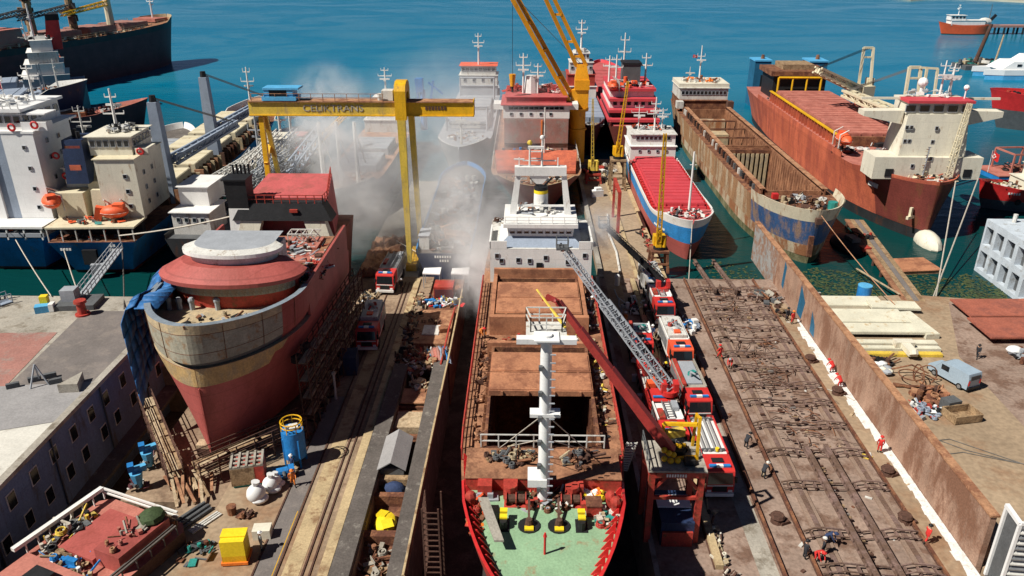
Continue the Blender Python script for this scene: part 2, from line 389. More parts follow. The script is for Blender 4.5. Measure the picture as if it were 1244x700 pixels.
# ------------------------------------------------------------------ ship hull, bow towards local +x, base of the topsides at z = 0
class Hull:
    def __init__(s, root, L, B, D, z0=-3, zw=.6, bands=((99, 'hull_red'),), rake=3, srake=0, bs=.72, bq=.7, bp=1.8, st=.85, botst=.6, bsb=.55, bqb=1.1, bot=.9,
                 flare=1.3, sheer_b=1.5, sheer_s=.4, bulw=(.8, 1.0), bulw_all=.0, deck='deck_brown', openings=(), ow=3, hold=-1.0, coam=.0, hold_m='rust', rows=7, rail_m=None, oc=None, camber=0.0, trans=True):
        s.root, s.L, s.B, s.D, s.rake = root, L, B, D, rake
        s.par = (bs, bq, bp, st, sheer_b, sheer_s)
        s.zwv = zw
        S = [1 - (1 - u) ** 1.7 for u in [i / 34 for i in range(35)]]
        def hd(t):
            k = st + (1 - st) * min(1, t / .18) ** .6
            if t > bs: k *= max(0, 1 - ((t - bs) / (1 - bs)) ** bp) ** bq
            return B / 2 * k
        def hb(t):
            k = botst + (1 - botst) * min(1, t / .3) ** .8
            if t > bsb: k *= max(0, 1 - ((t - bsb) / (1 - bsb)) ** bp) ** bqb
            return B / 2 * bot * k
        def sh(t):
            f = max(0, (t - .5) / .5) ** 2 * sheer_b + max(0, (.3 - t) / .3) ** 2 * sheer_s
            return f
        s.hd, s.sh = hd, sh
        def bw(t):
            if t >= bulw[0]: return bulw[1] * min(1, (t - bulw[0]) / .03 + .0) if bulw_all <= 0 else max(bulw_all, bulw[1] * min(1, (t - bulw[0]) / .03))
            return bulw_all
        zs = [z0, z0 + .5 * (zw - z0), zw] + [zw + (D - zw) * i / rows for i in range(1, rows + 1)]
        def P(t, v):
            z = v if v <= zw else zw + (v - zw) / (D - zw) * (D + sh(t) - zw)
            f = max(0, (v - z0) / (D - z0))
            x = (-L / 2 + srake * (1 - f)) * (1 - t) + (L / 2 - rake * (1 - f)) * t
            y = hb(t) + (hd(t) - hb(t)) * f ** flare
            return x, y, z
        b = MB(bands[-1][1])
        def band(z):
            for zz, m in bands:
                if z < zz: return m
            return bands[-1][1]
        for sd in (-1, 1):
            for j in range(len(zs) - 1):
                m = band((zs[j] + zs[j + 1]) / 2)
                for i in range(34):
                    q = [P(S[i], zs[j]), P(S[i + 1], zs[j]), P(S[i + 1], zs[j + 1]), P(S[i], zs[j + 1])]
                    b.add([(x, sd * y, z) for x, y, z in q], [(0, 1, 2, 3)], m)
        if trans:
            for j in range(len(zs) - 1):
                a, c = P(0, zs[j]), P(0, zs[j + 1])
                b.add([(a[0], -a[1], a[2]), (a[0], a[1], a[2]), (c[0], c[1], c[2]), (c[0], -c[1], c[2])], [(0, 1, 2, 3)], band((zs[j] + zs[j + 1]) / 2))
        for i in range(34):
            a, c = P(S[i], z0), P(S[i + 1], z0)
            b.add([(a[0], -a[1], a[2]), (a[0], a[1], a[2]), (c[0], c[1], c[2]), (c[0], -c[1], c[2])], [(0, 1, 2, 3)], band(z0))
        # bulwark with an inner face and a rail cap
        W = .16; last = band(D - .01)
        for i in range(34):
            t0, t1 = S[i], S[i + 1]; h0, h1 = bw(t0), bw(t1)
            if h0 < .02 and h1 < .02: continue
            for sd in (-1, 1):
                p, q = P(t0, D), P(t1, D); k0 = rake * h0 / (D - z0) * t0; k1 = rake * h1 / (D - z0) * t1
                y0, y1 = p[1], q[1]; i0, i1 = max(0, y0 - W), max(0, y1 - W); g0 = min(.2, h0 * .15) * (1 if t0 > .7 else 0); g1 = min(.2, h1 * .15) * (1 if t1 > .7 else 0)
                A = [(p[0], sd * y0, p[2]), (q[0], sd * y1, q[2]), (q[0] + k1, sd * (y1 + g1), q[2] + h1), (p[0] + k0, sd * (y0 + g0), p[2] + h0)]
                I = [(p[0] - .1, sd * i0, p[2]), (q[0] - .1, sd * i1, q[2]), (q[0] + k1 - .14, sd * max(0, i1 + g1), q[2] + h1), (p[0] + k0 - .14, sd * max(0, i0 + g0), p[2] + h0)]
                b.add(A, [(0, 1, 2, 3)], last); b.add(I, [(3, 2, 1, 0)], rail_m or last); b.add([A[3], A[2], I[2], I[3]], [(0, 1, 2, 3)], rail_m or last)
        s.bw = bw; s.P = P
        s.hull = b.build('hull', root, fix=False)
        bm = bmesh.new(); bm.from_mesh(s.hull.data); bmesh.ops.remove_doubles(bm, verts=bm.verts, dist=.001)
        bmesh.ops.dissolve_degenerate(bm, edges=bm.edges, dist=.002); bmesh.ops.recalc_face_normals(bm, faces=bm.faces); bm.to_mesh(s.hull.data); bm.free()
        s.hull.data.shade_smooth(); s.hull.data.set_sharp_from_angle(angle=math.radians(30))
        # deck, split around the hold openings
        xs = sorted(set([s.P(t, D)[0] for t in S] + [x for o in openings for x in o]))
        d = MB(deck)
        def inop(a, c): return any(o[0] - .01 <= a and c <= o[1] + .01 for o in openings)
        for a, c in zip(xs[:-1], xs[1:]):
            ya, yc = s.yd(a), s.yd(c); za, zc = s.zd(a), s.zd(c)
            if c - a < .01: continue
            if inop(a, c):
                for sd in (-1, 1): d.add([(a, sd * ow, za), (c, sd * ow, zc), (c, sd * yc, zc), (a, sd * ya, za)], [(0, 1, 2, 3) if sd > 0 else (3, 2, 1, 0)])
            else: d.add([(a, -ya, za), (c, -yc, zc), (c, yc, zc), (a, ya, za)], [(0, 1, 2, 3)])
        s.deck = d.build('deck', root, smooth=False)
        for o in openings:
            h = MB(hold_m); x0, x1 = o; zt = s.zd((x0 + x1) / 2) + coam; t = .25
            h.box(x0, x1, -ow - t, -ow, hold, zt); h.box(x0, x1, ow, ow + t, hold, zt)
            h.box(x0 - t, x0, -ow - t, ow + t, hold, zt + .002); h.box(x1, x1 + t, -ow - t, ow + t, hold, zt + .002)
            h.box(x0, x1, -ow, ow, hold - .3, hold - .002)
            n = int((x1 - x0) / 1.2)
            for i in range(n):
                x = x0 + (x1 - x0) * (i + .5) / n
                for sd in (-1, 1): h.box(x - .08, x + .08, sd * ow - .12 if sd > 0 else -ow, ow if sd > 0 else -ow + .12, hold, zt - .3)
                for sd in (-1, 1): h.box(x - .06, x + .06, sd * (ow + t), sd * (ow + t + .25), s.zd(x), zt - .1) if sd > 0 else h.box(x - .06, x + .06, -(ow + t + .25), -(ow + t), s.zd(x), zt - .1)
            h.build('hold', root, smooth=False)
    def t_of(s, x): return min(1, max(0, (x + s.L / 2) / s.L))
    def yd(s, x): return s.hd(s.t_of(x))
    def zd(s, x): return s.D + s.sh(s.t_of(x))
    def side(s, x, z=None):
        return s.yd(x), s.zd(x)
    def rail(s, x0, x1, m='white', h=1.0, sides=(-1, 1), inset=.15, step=2, n=10):
        for sd in sides:
            pts = []
            for i in range(n + 1):
                x = x0 + (x1 - x0) * i / n; pts.append((x, sd * (s.yd(x) - inset), s.zd(x)))
            railing(s.root, pts, h, m, step, .04)
def ship(label, cat, cx, cy, rz, group=None, z=-1, name='cargo_ship'):
    return thing(name, label, cat, (cx, cy, z), rz, group)
# ================================================================== world, sun, camera
H = 44.0
el, = (math.radians(50),)
sx, sy = -.90, -.436
S = Vector((sx * math.cos(el), sy * math.cos(el), math.sin(el)))
W = bpy.data.worlds.new('World'); SC.world = W; W.use_nodes = True
nt = W.node_tree; sky = nt.nodes.new('ShaderNodeTexSky'); sky.sky_type = 'NISHITA'; sky.sun_disc = False
sky.sun_elevation = el; sky.sun_rotation = math.atan2(sx, sy); sky.air_density = .3; sky.dust_density = .05; sky.ozone_density = 1.5
bg = nt.nodes['Background']; bg.inputs['Strength'].default_value = .05
nt.links.new(sky.outputs['Color'], bg.inputs['Color'])
sl = bpy.data.lights.new('sun', 'SUN'); sl.energy = 5.0; sl.angle = math.radians(.5); sl.color = (1, .95, .86)
so = bpy.data.objects.new('sun', sl); COL.objects.link(so); so.rotation_euler = S.to_track_quat('Z', 'Y').to_euler()
cd = bpy.data.cameras.new('camera'); cam = bpy.data.objects.new('camera', cd); COL.objects.link(cam)
cam.location = (0, 0, H); cam.rotation_euler = (math.radians(90 - 24.1), 0, math.radians(1.09))
cd.sensor_width = 36; cd.lens = 950 / 1244 * 36; cd.clip_end = 6000; cd.clip_start = .5
SC.camera = cam
SC.view_settings.view_transform = 'Standard'; SC.view_settings.look = 'None'; SC.view_settings.gamma = 1; SC.view_settings.exposure = .3
SC.cycles.max_bounces = 5; SC.cycles.volume_bounces = 4; SC.cycles.diffuse_bounces = 2; SC.cycles.volume_step_rate = 1.2; SC.cycles.volume_max_steps = 160; SC.cycles.caustics_reflective = False; SC.cycles.caustics_refractive = False
SC.cycles.use_denoising = True

# ================================================================== water
def water_mat():
    m = bpy.data.materials.new('sea_water'); m.use_nodes = True; nt = m.node_tree; N = nt.nodes; Lk = nt.links; b = N['Principled BSDF']
    tc = N.new('ShaderNodeTexCoord'); mp = N.new('ShaderNodeMapping'); mp.inputs['Rotation'].default_value = (0, 0, .35); mp.inputs['Scale'].default_value = (.75, 1.3, 1)
    Lk.new(tc.outputs['Object'], mp.inputs['Vector'])
    # slicks: slow drift streaks that calm or ruffle the surface
    n0 = N.new('ShaderNodeTexNoise'); n0.inputs['Scale'].default_value = .012; n0.inputs['Detail'].default_value = 5; n0.inputs['Distortion'].default_value = 2.2; n0.inputs['Roughness'].default_value = .62
    Lk.new(mp.outputs['Vector'], n0.inputs['Vector'])
    r0 = N.new('ShaderNodeMapRange'); r0.inputs['From Min'].default_value = .42; r0.inputs['From Max'].default_value = .62
    Lk.new(n0.outputs['Fac'], r0.inputs['Value'])
    mx = N.new('ShaderNodeMix'); mx.data_type = 'RGBA'; mx.inputs[6].default_value = (.0, .15, .265, 1); mx.inputs[7].default_value = (.02, .19, .29, 1)
    Lk.new(r0.outputs['Result'], mx.inputs[0]); 
    # greener shallows towards the yard
    sp = N.new('ShaderNodeSeparateXYZ'); Lk.new(tc.outputs['Object'], sp.inputs[0])
    rg = N.new('ShaderNodeMapRange'); rg.inputs['From Min'].default_value = 130; rg.inputs['From Max'].default_value = 270; Lk.new(sp.outputs['Y'], rg.inputs['Value'])
    m2 = N.new('ShaderNodeMix'); m2.data_type = 'RGBA'; m2.inputs[6].default_value = (.002, .04, .04, 1)
    Lk.new(rg.outputs['Result'], m2.inputs[0]); Lk.new(mx.outputs[2], m2.inputs[7]); Lk.new(m2.outputs[2], b.inputs['Base Color'])
    rr = N.new('ShaderNodeMapRange'); rr.inputs['To Min'].default_value = .22; rr.inputs['To Max'].default_value = .12
    Lk.new(r0.outputs['Result'], rr.inputs['Value']); Lk.new(rr.outputs['Result'], b.inputs['Roughness'])
    n1 = N.new('ShaderNodeTexNoise'); n1.inputs['Scale'].default_value = .35; n1.inputs['Detail'].default_value = 6; n1.inputs['Roughness'].default_value = .6
    mp2 = N.new('ShaderNodeMapping'); mp2.inputs['Scale'].default_value = (.6, 1.5, 1); Lk.new(tc.outputs['Object'], mp2.inputs['Vector']); Lk.new(mp2.outputs['Vector'], n1.inputs['Vector'])
    bp = N.new('ShaderNodeBump'); bp.inputs['Distance'].default_value = .35
    rs = N.new('ShaderNodeMapRange'); rs.inputs['To Min'].default_value = .55; rs.inputs['To Max'].default_value = .22
    Lk.new(r0.outputs['Result'], rs.inputs['Value']); Lk.new(rs.outputs['Result'], bp.inputs['Strength'])
    Lk.new(n1.outputs['Fac'], bp.inputs['Height']); Lk.new(bp.outputs['Normal'], b.inputs['Normal'])
    b.inputs['IOR'].default_value = 1.33; b.inputs['Specular IOR Level'].default_value = .16
    MATS['water'] = m
water_mat()
def rect(mb, x0, x1, y0, y1, z, m=None): mb.add([(x0, y0, z), (x1, y0, z), (x1, y1, z), (x0, y1, z)], [(0, 1, 2, 3)], m)
b = MB('water'); rect(b, -2500, 2500, 102.5, 3000, -1); rect(b, -2500, -41.2, 70, 102.5, -1); rect(b, 20, 2500, 60, 102.5, -1)
struct('water', b, fix=False)
b = MB('shore'); n = 40
pts = [(300 + i * 22, 655 + 26 * math.sin(i * .9) - i * 4 + ru(-6, 6)) for i in range(n)]
for i in range(n - 1):
    (x0, y0), (x1, y1) = pts[i], pts[i + 1]; b.hexa([(x0, y0, -3), (x1, y1, -3), (x1, y1 + 700, -3), (x0, y0 + 700, -3), (x0, y0 + 3, .2), (x1, y1 + 3, .2), (x1, y1 + 700, 9), (x0, y0 + 700, 9)])
struct('far_shore', b)

# ================================================================== ground
b = MB('pit'); rect(b, -70, 60, 5, 102.6, -6); struct('dock_floor', b, fix=False)
b = MB('concrete_dark'); b.box(-41.3, 36, 101.9, 102.6, -7, -.9); struct('dock_sill', b)
b = MB('ground')
b.box(-41.2, -13, 76, 102, -8, 0); b.box(-34.6, -13, 53, 76, -8, -.004); b.box(-29.4, -13, 8, 53, -8, 0)  # strip along the quay wall left sunken, shaped to deepen its shadow
struct('ground', b)
b = MB('sand'); b.box(-28.6, -16, 8, 52.2, .004, .008); b.box(-26, -16, 52.2, 62, .004, .008); struct('sandy_yard', b)
b = MB('rust'); b.box(-13, -10.2, 8, 78, -8, -1.2); b.box(-13, -8.7, 78, 101.9, -8, -.3); struct('slipway_trough', b)
b = MB('concrete_dark'); b.box(-14.6, -13.05, 8, 76.2, -.2, .55); b.box(-10.25, -8.75, 8, 77, -7.9, .55); struct('slipway_walls', b)
b = MB('concrete'); b.box(-24, -15.4, 102, 150, -8, .0); struct('pier', b)
b = MB('tan_kerb'); b.box(-15.55, -14.75, 8, 101, 0, .22); struct('kerb', b)
b = MB('concrete'); 
b.box(-20.4, -18.9, 8, 70, .012, .03, 'roof_dark'); b.box(-18.3, -17.0, 8, 80, .012, .024, 'tan_kerb')
for x in (-20.5, -18.75, -16.75, -16.2): b.box(x - .07, x + .07, 8, 100, .012, .1, 'rust_dark')
struct('track_bed', b)
b = MB('ground_track'); b.box(10.2, 34.6, 8, 102, -8, 0); struct('slipway_ground', b)
b = MB('sand'); b.box(32.2, 34.3, 8, 94, .003, .006); b.box(17.9, 19.4, 8, 66, .003, .006, 'concrete'); struct('lane_surface', b)
b = MB('sand'); b.box(10.4, 20, 102, 168, -8, -.1); b.box(11.2, 13.3, 60, 102, .004, .008); struct('dock_road', b)
b = MB('concrete'); b.box(10.4, 11.1, 102, 168, -.1, .3); b.box(9.9, 10.3, 8, 102, -7.9, .3); b.box(15.6, 16.1, 102, 166, -.1, .12, 'tan_kerb'); b.box(19.3, 20, 102, 166, -.1, .15, 'tan_kerb'); struct('dock_edge', b)
b = MB('sand'); 
poly = [(35.2, 8), (140, 8), (140, 92), (90, 95), (74, 97.5), (62, 95.5), (52, 97.2), (44, 96.2), (35.2, 97.4)]
b.prism(poly, -8, 0); struct('yard', b)
b = MB('ground_track'); b.prism([(49, 60), (60, 64), (76, 70), (110, 60), (110, 94), (74, 97), (56, 94.8), (50, 80)], .004, .008); struct('rusty_ground_patch', b)
b = MB('chalk')
for i in range(46):
    y = 41 + i * 1.05; w = .8 + ru(-.15, .25) if i < 44 else .3
    b.add([(34.55 - w - .1, y, .016), (34.55 - ru(0, .05), y, .016), (34.55, y + 1.05, .016), (34.55 - w + ru(-.12, .12), y + 1.05, .016)], [(0, 1, 2, 3)])
struct('white_painted_strip', b)
# quay on the left, its top level with the yard building
b = MB('concrete'); b.box(-220, -41.2, 8, 84, -8, 4.9); struct('quay', b)
b = MB('roof_white'); b.prism([(-75, 20), (-41.5, 20), (-41.5, 57.5), (-47, 55.6), (-75, 54.6)], 4.9, 4.94)
b.prism([(-75, 54.7), (-47, 55.7), (-41.5, 57.6), (-41.5, 64.5), (-75, 60.2)], 4.9, 4.935, 'roof_grey')
b.prism([(-75, 60.3), (-49.5, 62.5), (-50.8, 74.6), (-75, 73.6)], 4.9, 4.93, 'roof_pink')
b.prism([(-49.3, 62.6), (-41.5, 64.6), (-41.5, 80), (-50.6, 80)], 4.9, 4.925, 'roof_dark')
struct('quay_paving', b)

# --- long quayside block with two rows of windows
t = thing('quayside_building', 'long blue grey quay block with two rows of small windows', 'building', (-41.2, 0, 0))
b = MB('wall_blue'); b.box(.0, .25, 20, 83.6, -5.9, 4.7); b.build('wall', t, smooth=False)
b = MB('concrete'); b.box(-.3, .4, 20, 83.7, 4.7, 5.1); b.build('parapet', t, smooth=False)
b = MB('concrete_dark'); b.box(.25, 1.9, 20, 80, -2.9, -2.5); b.build('ledge', t, smooth=False)
for y in (46.6, 55.4, 63.9, 72.1): b = MB('grey_dark'); b.cone((.36, y, -2.4), (.36, y, 4.6), .09, n=6); b.build('drain_pipe', t)
fm = MB('white_grimy'); fm.box(0, .06, -.55, .55, -.75, .75); fm = fm.mesh('window_frame', False)
gm = MB('glass'); gm.box(0, .05, -.45, .45, -.65, .65); gm = gm.mesh('window_glass', False)
for r, z in ((0, 3.0), (1, .1)):
    for i in range(12):
        y = 40 + i * 3.1 + (1.2 if r else 0) + ru(-.3, .3)
        f = inst('window', fm, t, (.25, y, z)); inst('pane', gm, f, (.06, 0, 0))
t = thing('red_ventilator', 'small dark red box ventilator on the pink quay paving', 'ventilator', (-59.5, 67.2, 4.93))
b = MB('red_paint'); b.box(-.8, .8, -.7, .7, 0, 1.8); b.build('casing', t); b = MB('rust_dark'); b.box(-.95, .95, -.85, .85, 1.8, 2.0); b.build('cap', t)
t = thing('mooring_bollard', 'red mooring bollard near the back edge of the quay', 'bollard', (-50.3, 79, 4.93))
b = MB('red_paint'); b.cone((0, 0, 0), (0, 0, .2), .8, n=12); b.cone((0, 0, .2), (0, 0, 1.5), .5, .45, n=12); b.build('post', t); b = MB('red_paint'); b.cone((0, 0, 1.5), (0, 0, 1.8), .7, .65, n=12); b.build('cap', t)
# gangways etc on quay edge
def gangway(label, x, y, z, L, rz, m, tilt=.0):
    t = thing('gangway', label, 'gangway', (x, y, z), rz)
    b = MB(m); b.hexa([(0, -.6, 0), (L, -.6, L * tilt), (L, .6, L * tilt), (0, .6, 0), (0, -.6, .15), (L, -.6, L * tilt + .15), (L, .6, L * tilt + .15), (0, .6, .15)]); b.build('walkway', t, smooth=False)
    for s in (-1, 1): railing(t, [(0, s * .6, .15), (L, s * .6, L * tilt + .15)], 1.0, m, 1.4, .04)
gangway('steel blue gangway lying at the quay edge by the left frame', -64.5, 76.5, 4.93, 7, 1.0, 'grey_blue')
gangway('grey gangway rising from the quay to the stern with the bridge blocks', -52.6, 82.5, 4.95, 16, 1.75, 'grey_paint', .02)
b = MB('grey_dark'); b.ob((0, 0, .3), (4.4, 3.2, .6), .1); b.ob((-1, .2, 1.3), (1.6, 1.5, 1.4), .1, 'grey_paint')
solo('winch_platform', b, 'dark steel winch platform on the quay edge behind the red bollard', 'platform', (-52, 81.6, 4.92))
b = MB('blue_light'); b.ob((0, 0, .4), (1.7, 1.0, .8), .4); b.ob((-.2, .8, .8), (.8, .8, 1.6), .2, 'yellow_bright'); b.ob((.9, .2, .5), (.5, .9, .9), .2, 'white')
solo('pump_unit', b, 'small blue and yellow pump unit on the quay', 'pump', (-55.2, 79.8, 4.92))
b = MB('white_grimy'); b.ob((0, 0, .5), (3.4, 1.6, 1.0), .1); b.ob((0, 0, 1.05), (3.0, 1.2, .12), .1, 'grey_paint')
solo('equipment_skid', b, 'low white equipment skid on the quay near the gangway', 'skid', (-66.0, 73.9, 4.92))
t = thing('tripod_stand', 'small grey tripod frame with skids on the grey paving', 'frame', (-46.5, 63.8, 4.93))
b = MB('grey_dark')
for p in ((-2.2, -.6), (-.8, .6), (.3, 1.3), (1.4, .3)): b.ob((p[0], p[1], .25), (1.1, .35, .5), .5)
b.build('skid', t); b = MB('grey_paint')
for a in (0, 2.1, 4.2): b.bar((math.cos(a) * .9, math.sin(a) * .9, 0), (0, 0, 2.2), .12)
b.build('tripod', t)
b = MB('concrete'); b.prism([(-.9, -.9), (.9, -.7), (.2, 1.6)], 0, .9); solo('concrete_wedge', b, 'grey concrete wedge at the edge of the quay paving', 'wedge', (-42.9, 63.2, 4.93))
t = thing('loading_ramp', 'dark red steel ramp truss at the left end of the quay', 'ramp', (-68, 80.5, 4.92), .6)
b = MB('red_paint'); lattice(b, (-3, 0, .3), (5, 0, 3.4), 2.2, 2.2, 1.4, 1.2, bays=7, ch=.2, br=.12); b.build('truss', t, smooth=False); b = MB('black'); junk(b, 0, 0, 0, 3, 1.5, 22, ['black', 'red_paint', 'grey_dark'], .3, .9); b.build('rope_heap', t)

# ------------------------------------------------------------------ dock wall on the right
t = thing('dock_wall', 'tall rust streaked steel dock wall with a grey far end and narrow capped top', 'wall', (34.6, 0, 0))
b = MB('wall_brown'); b.box(0, .45, 46.6, 100.5, -1, 4.9)
b.build('plating', t, smooth=False)
b = MB('wall_grey'); b.box(0.02, .43, 100.5, 112.3, -4, 4.85); b.build('far_panel', t, smooth=False)
b = MB('rust_light'); b.box(-.12, .6, 46.5, 112.4, 4.9, 5.08); b.build('top_flange', t, smooth=False)
b = MB('wall_brown')
for i in range(19): 
    y = 47.4 + i * 2.9
    b.hexa([(.45, y, 0), (1.5, y, 0), (1.5, y + .15, 0), (.45, y + .15, 0), (.45, y, 4.6), (.6, y, 4.6), (.6, y + .15, 4.6), (.45, y + .15, 4.6)])
b.build('buttress', t, smooth=False)
b = MB('dolphin_blue'); b.prism([(0, 0), (.0, 0), (0, 0)], 0, .1) if False else None
b.add([(-.004, 90.6, .4), (-.004, 88.8, .3), (-.004, 88.2, 2.8), (-.004, 90.2, 4.4)], [(0, 1, 2, 3)]); b.add([(-.004, 97.5, 1.2), (-.004, 96.6, .9), (-.004, 96.3, 4.2), (-.004, 97.2, 4.7)], [(0, 1, 2, 3)]); b.add([(-.004, 85.5, .3), (-.004, 83.9, .2), (-.004, 84.2, 1.7), (-.004, 85.6, 3)], [(0, 1, 2, 3)])
b.build('blue_paint_smear', t, smooth=False, fix=False)

# ------------------------------------------------------------------ slipway: rails, cradle beams, keel blocks
for x, lab in ((22.3, 'rusty slipway rail nearest the line of fire engines'), (31.9, 'rusty slipway rail on the side of the tall dock wall'), (19.7, 'thin crane rail close beside the parked fire engines')):
    b = MB('rust_dark'); b.box(-.12, .12, 8, 101.5, 0, .12); b.box(-.05, .05, 8, 101.5, .12, .3, 'rust'); b.box(-.11, .11, 8, 101.5, .3, .38, 'rust'); solo('slipway_rail', b, lab, 'rail', (x, 0, .002))
for k, x in enumerate((25.9, 28.7)):
    b = MB('track_pale'); b.box(-.55, .55, 8, 101, .0, .16); b.box(-.2, .2, 8, 101, .16, .24, 'cradle_rust')
    solo('slipway_beam', b, ('long low track beam left of the keel blocks', 'long low track beam right of the keel blocks')[k], 'track beam', (x + (1.9 if k else -1.9), 0, .01))
def girder_mesh(L):
    b = MB('cradle_rust'); b.box(-.2, .2, 0, L, .0, .08); b.box(-.05, .05, 0, L, .08, .5); b.box(-.22, .22, 0, L, .5, .58)
    for i in range(int(L / .9)): b.box(-.2, .2, i * .9, i * .9 + .06, .08, .5)
    return b
for x, lab in ((26.1, 'long flanged girder on the near slipway, left of the pair'), (28.0, 'long flanged girder on the near slipway, right of the pair')):
    solo('cradle_girder', girder_mesh(17), lab, 'girder', (x, 44, .5), group='girders on the slipway')
for x, lab in ((25.4, 'rusty rail girder running down into the water, left one'), (28.2, 'rusty rail girder running down into the water, right one')):
    b = girder_mesh(14); o = solo('cradle_girder', b, lab, 'girder', (x, 96, .5), group='girders on the slipway'); o.rotation_euler = (-.09, 0, 0)
def cradle(seed):
    R = random.Random(seed); t = thing('slipway_cradle', '', 'cradle', (0, 0, 0), 0, 'cradles across the slipway')
    b = MB('cradle_rust')
    for s in (-1, 1):
        b = MB('cradle_rust'); b3 = MB('cradle_rust')
        prev = None
        for i in range(7):
            f = i / 6; x = s * (4.6 - 4.6 * f); z = .24 + .3 * math.sin(PI * min(1, f * 1.3)) * (1 if f < .75 else .8)
            p = (x, R.uniform(-.08, .08), z)
            if prev: b.bar(prev, p, .13, .1); b3.bar((prev[0], prev[1] - .75, prev[2] - .1), (p[0], p[1] - .75, p[2] - .1), .09, .08)
            prev = p
        for f in (.12, .4, .62):
            x = s * (4.6 - 4.6 * f); b2 = MB('cradle_rust'); b2.box(x - .06, x + .06, -.75, .06, 0, .24 + .2 * f); b2.build('bearing_block', t, smooth=False)
        b.build('cross_beam', t, smooth=False); b3.build('rear_beam', t, smooth=False)
    return t
prot = [cradle(i) for i in range(3)]
used = [0, 0, 0]
pos = [46.2, 50.1, 56.2, 61.0, 65.5, 69.6, 73.0, 76.6, 79.8, 83.4, 86.4, 89.5, 92.3, 95.2, 98.0]
ords = ['nearest', 'second nearest', 'third nearest', 'fourth nearest', 'fifth nearest', 'sixth nearest', 'seventh nearest', 'eighth nearest', 'eighth farthest', 'sixth farthest', 'fifth farthest', 'fourth farthest', 'third farthest', 'second farthest', 'farthest']
ords[8] = 'seventh farthest'
for i, y in enumerate(pos):
    lab = 'rusty arched cradle across the slipway, %s of the row' % ords[i]
    j = i % 3
    if not used[j]: used[j] = 1; o = prot[j]; o.location = (27.2, y, .1); o['label'] = lab
    else: o = copy_tree(prot[j], (27.2 + ru(-.15, .15), y, .1), ru(-.02, .02), lab)
b = MB('rust')
for y in [44.5 + i * .48 + ru(-.3, .3) for i in range(100)]:
    for k in range(1 if y < 61 else 2):
        x = 27.0 + RND.gauss(0, 1.3) if y > 61 else (27.05 + (k - .5) * ru(.2, .5)); s = ru(.08, .22)
        b.ob((x, y + ru(-.3, .3), .35 + s * .25), (s * ru(1.4, 2.6), s, s * .8), ru(-.25, .25), RND.choice(['cradle_rust', 'ground_track', 'wood', 'rust_dark', 'roof_dark', 'rust_dark', 'cradle_rust']))
for i in range(150):
    y = ru(60, 99); x = 27 + RND.gauss(0, 1.6); a = ru(-.5, .5) + (0 if RND.random() < .6 else 1.57); L = ru(.8, 2.6); z = ru(.1, .35)
    pts = [(x + L * (k / 4 - .5) * math.cos(a), y + L * (k / 4 - .5) * math.sin(a) + .12 * math.sin(k * 2.1 + i), z + .18 * math.sin(PI * k / 4)) for k in range(5)]
    b.tube(pts, ru(.03, .06), RND.choice(['cradle_rust', 'rust_dark', 'rust']), 4)
solo('keel_blocks', b, 'rusty keel blocks and timber offcuts strewn along the slipway centre', 'blocks', (0, 0, 0), kind='stuff')
b = MB('rust_dark')
for i in range(60):
    x = ru(20.5, 34); y = ru(44, 100); s = ru(.1, .3); b.ob((x, y, s * .2), (s * ru(1, 3), s, s * .5), ru(0, 3), RND.choice(['rust_dark', 'rust', 'wood_pale', 'white_grimy', 'rust_dark']))
solo('litter', b, 'scattered scraps lying on the slipway ground', 'litter', (0, 0, 0), kind='stuff')
# mooring lumps on the wall-side lane
for x, y, lab in ((32.6, 58.0, 'dark iron stump on the wall side lane beside the yellow hose'), (31.4, 51.7, 'nearest dark iron stump on the wall side lane'), (33.0, 71.6, 'dark iron stump midway along the wall side lane'), (32.4, 78.5, 'dark iron stump below the white strip start'), (20.9, 51.5, 'dark iron stump right of the frontmost fire engine')):
    b = MB('rust_dark'); b.cone((0, 0, 0), (0, 0, .55), .55, .45, n=9); b.cone((0, 0, .55), (0, 0, .75), .62, .5, n=9); b.ob((.5, -.2, .15), (.8, .5, .3), .4)
    solo('iron_stump', b, lab, 'stump', (x, y, .004), group='iron stumps on the slipway lanes')
b = MB('yellow_pale'); b.tube([(31, 60.4, .06), (31.6, 60.9, .06), (32.3, 60.5, .06), (32.0, 60.0, .06), (31.2, 60.5, .06)], .07); solo('yellow_hose', b, 'short looped yellow hose on the wall side lane', 'hose')
b = MB('rope'); b.tube([(30.5, 73.2, .05), (32, 72.6, .05), (33, 71.9, .05), (34, 70.7, .05), (34.3, 70.2, .06)], .06); solo('pale_hose', b, 'thin pale hose crossing the lane to the white strip', 'hose')
# rubble heap at the far end of the lane
b = MB('concrete'); junk(b, 0, 0, 0, 2.2, 2.6, 60, ['concrete', 'wall_grey', 'rust', 'grey_dark', 'rust_dark'], .3, .9, .9); solo('rubble_heap', b, 'grey rubble heap at the water end of the wall side lane', 'rubble', (32.0, 95, 0))
b = MB('rust_dark'); junk(b, 0, 0, 0, 1.2, 1.2, 25, ['black', 'rust_dark', 'wood'], .25, .7, .6); solo('scrap_heap', b, 'dark scrap heap where the white strip begins', 'scrap', (32.9, 90.5, 0))
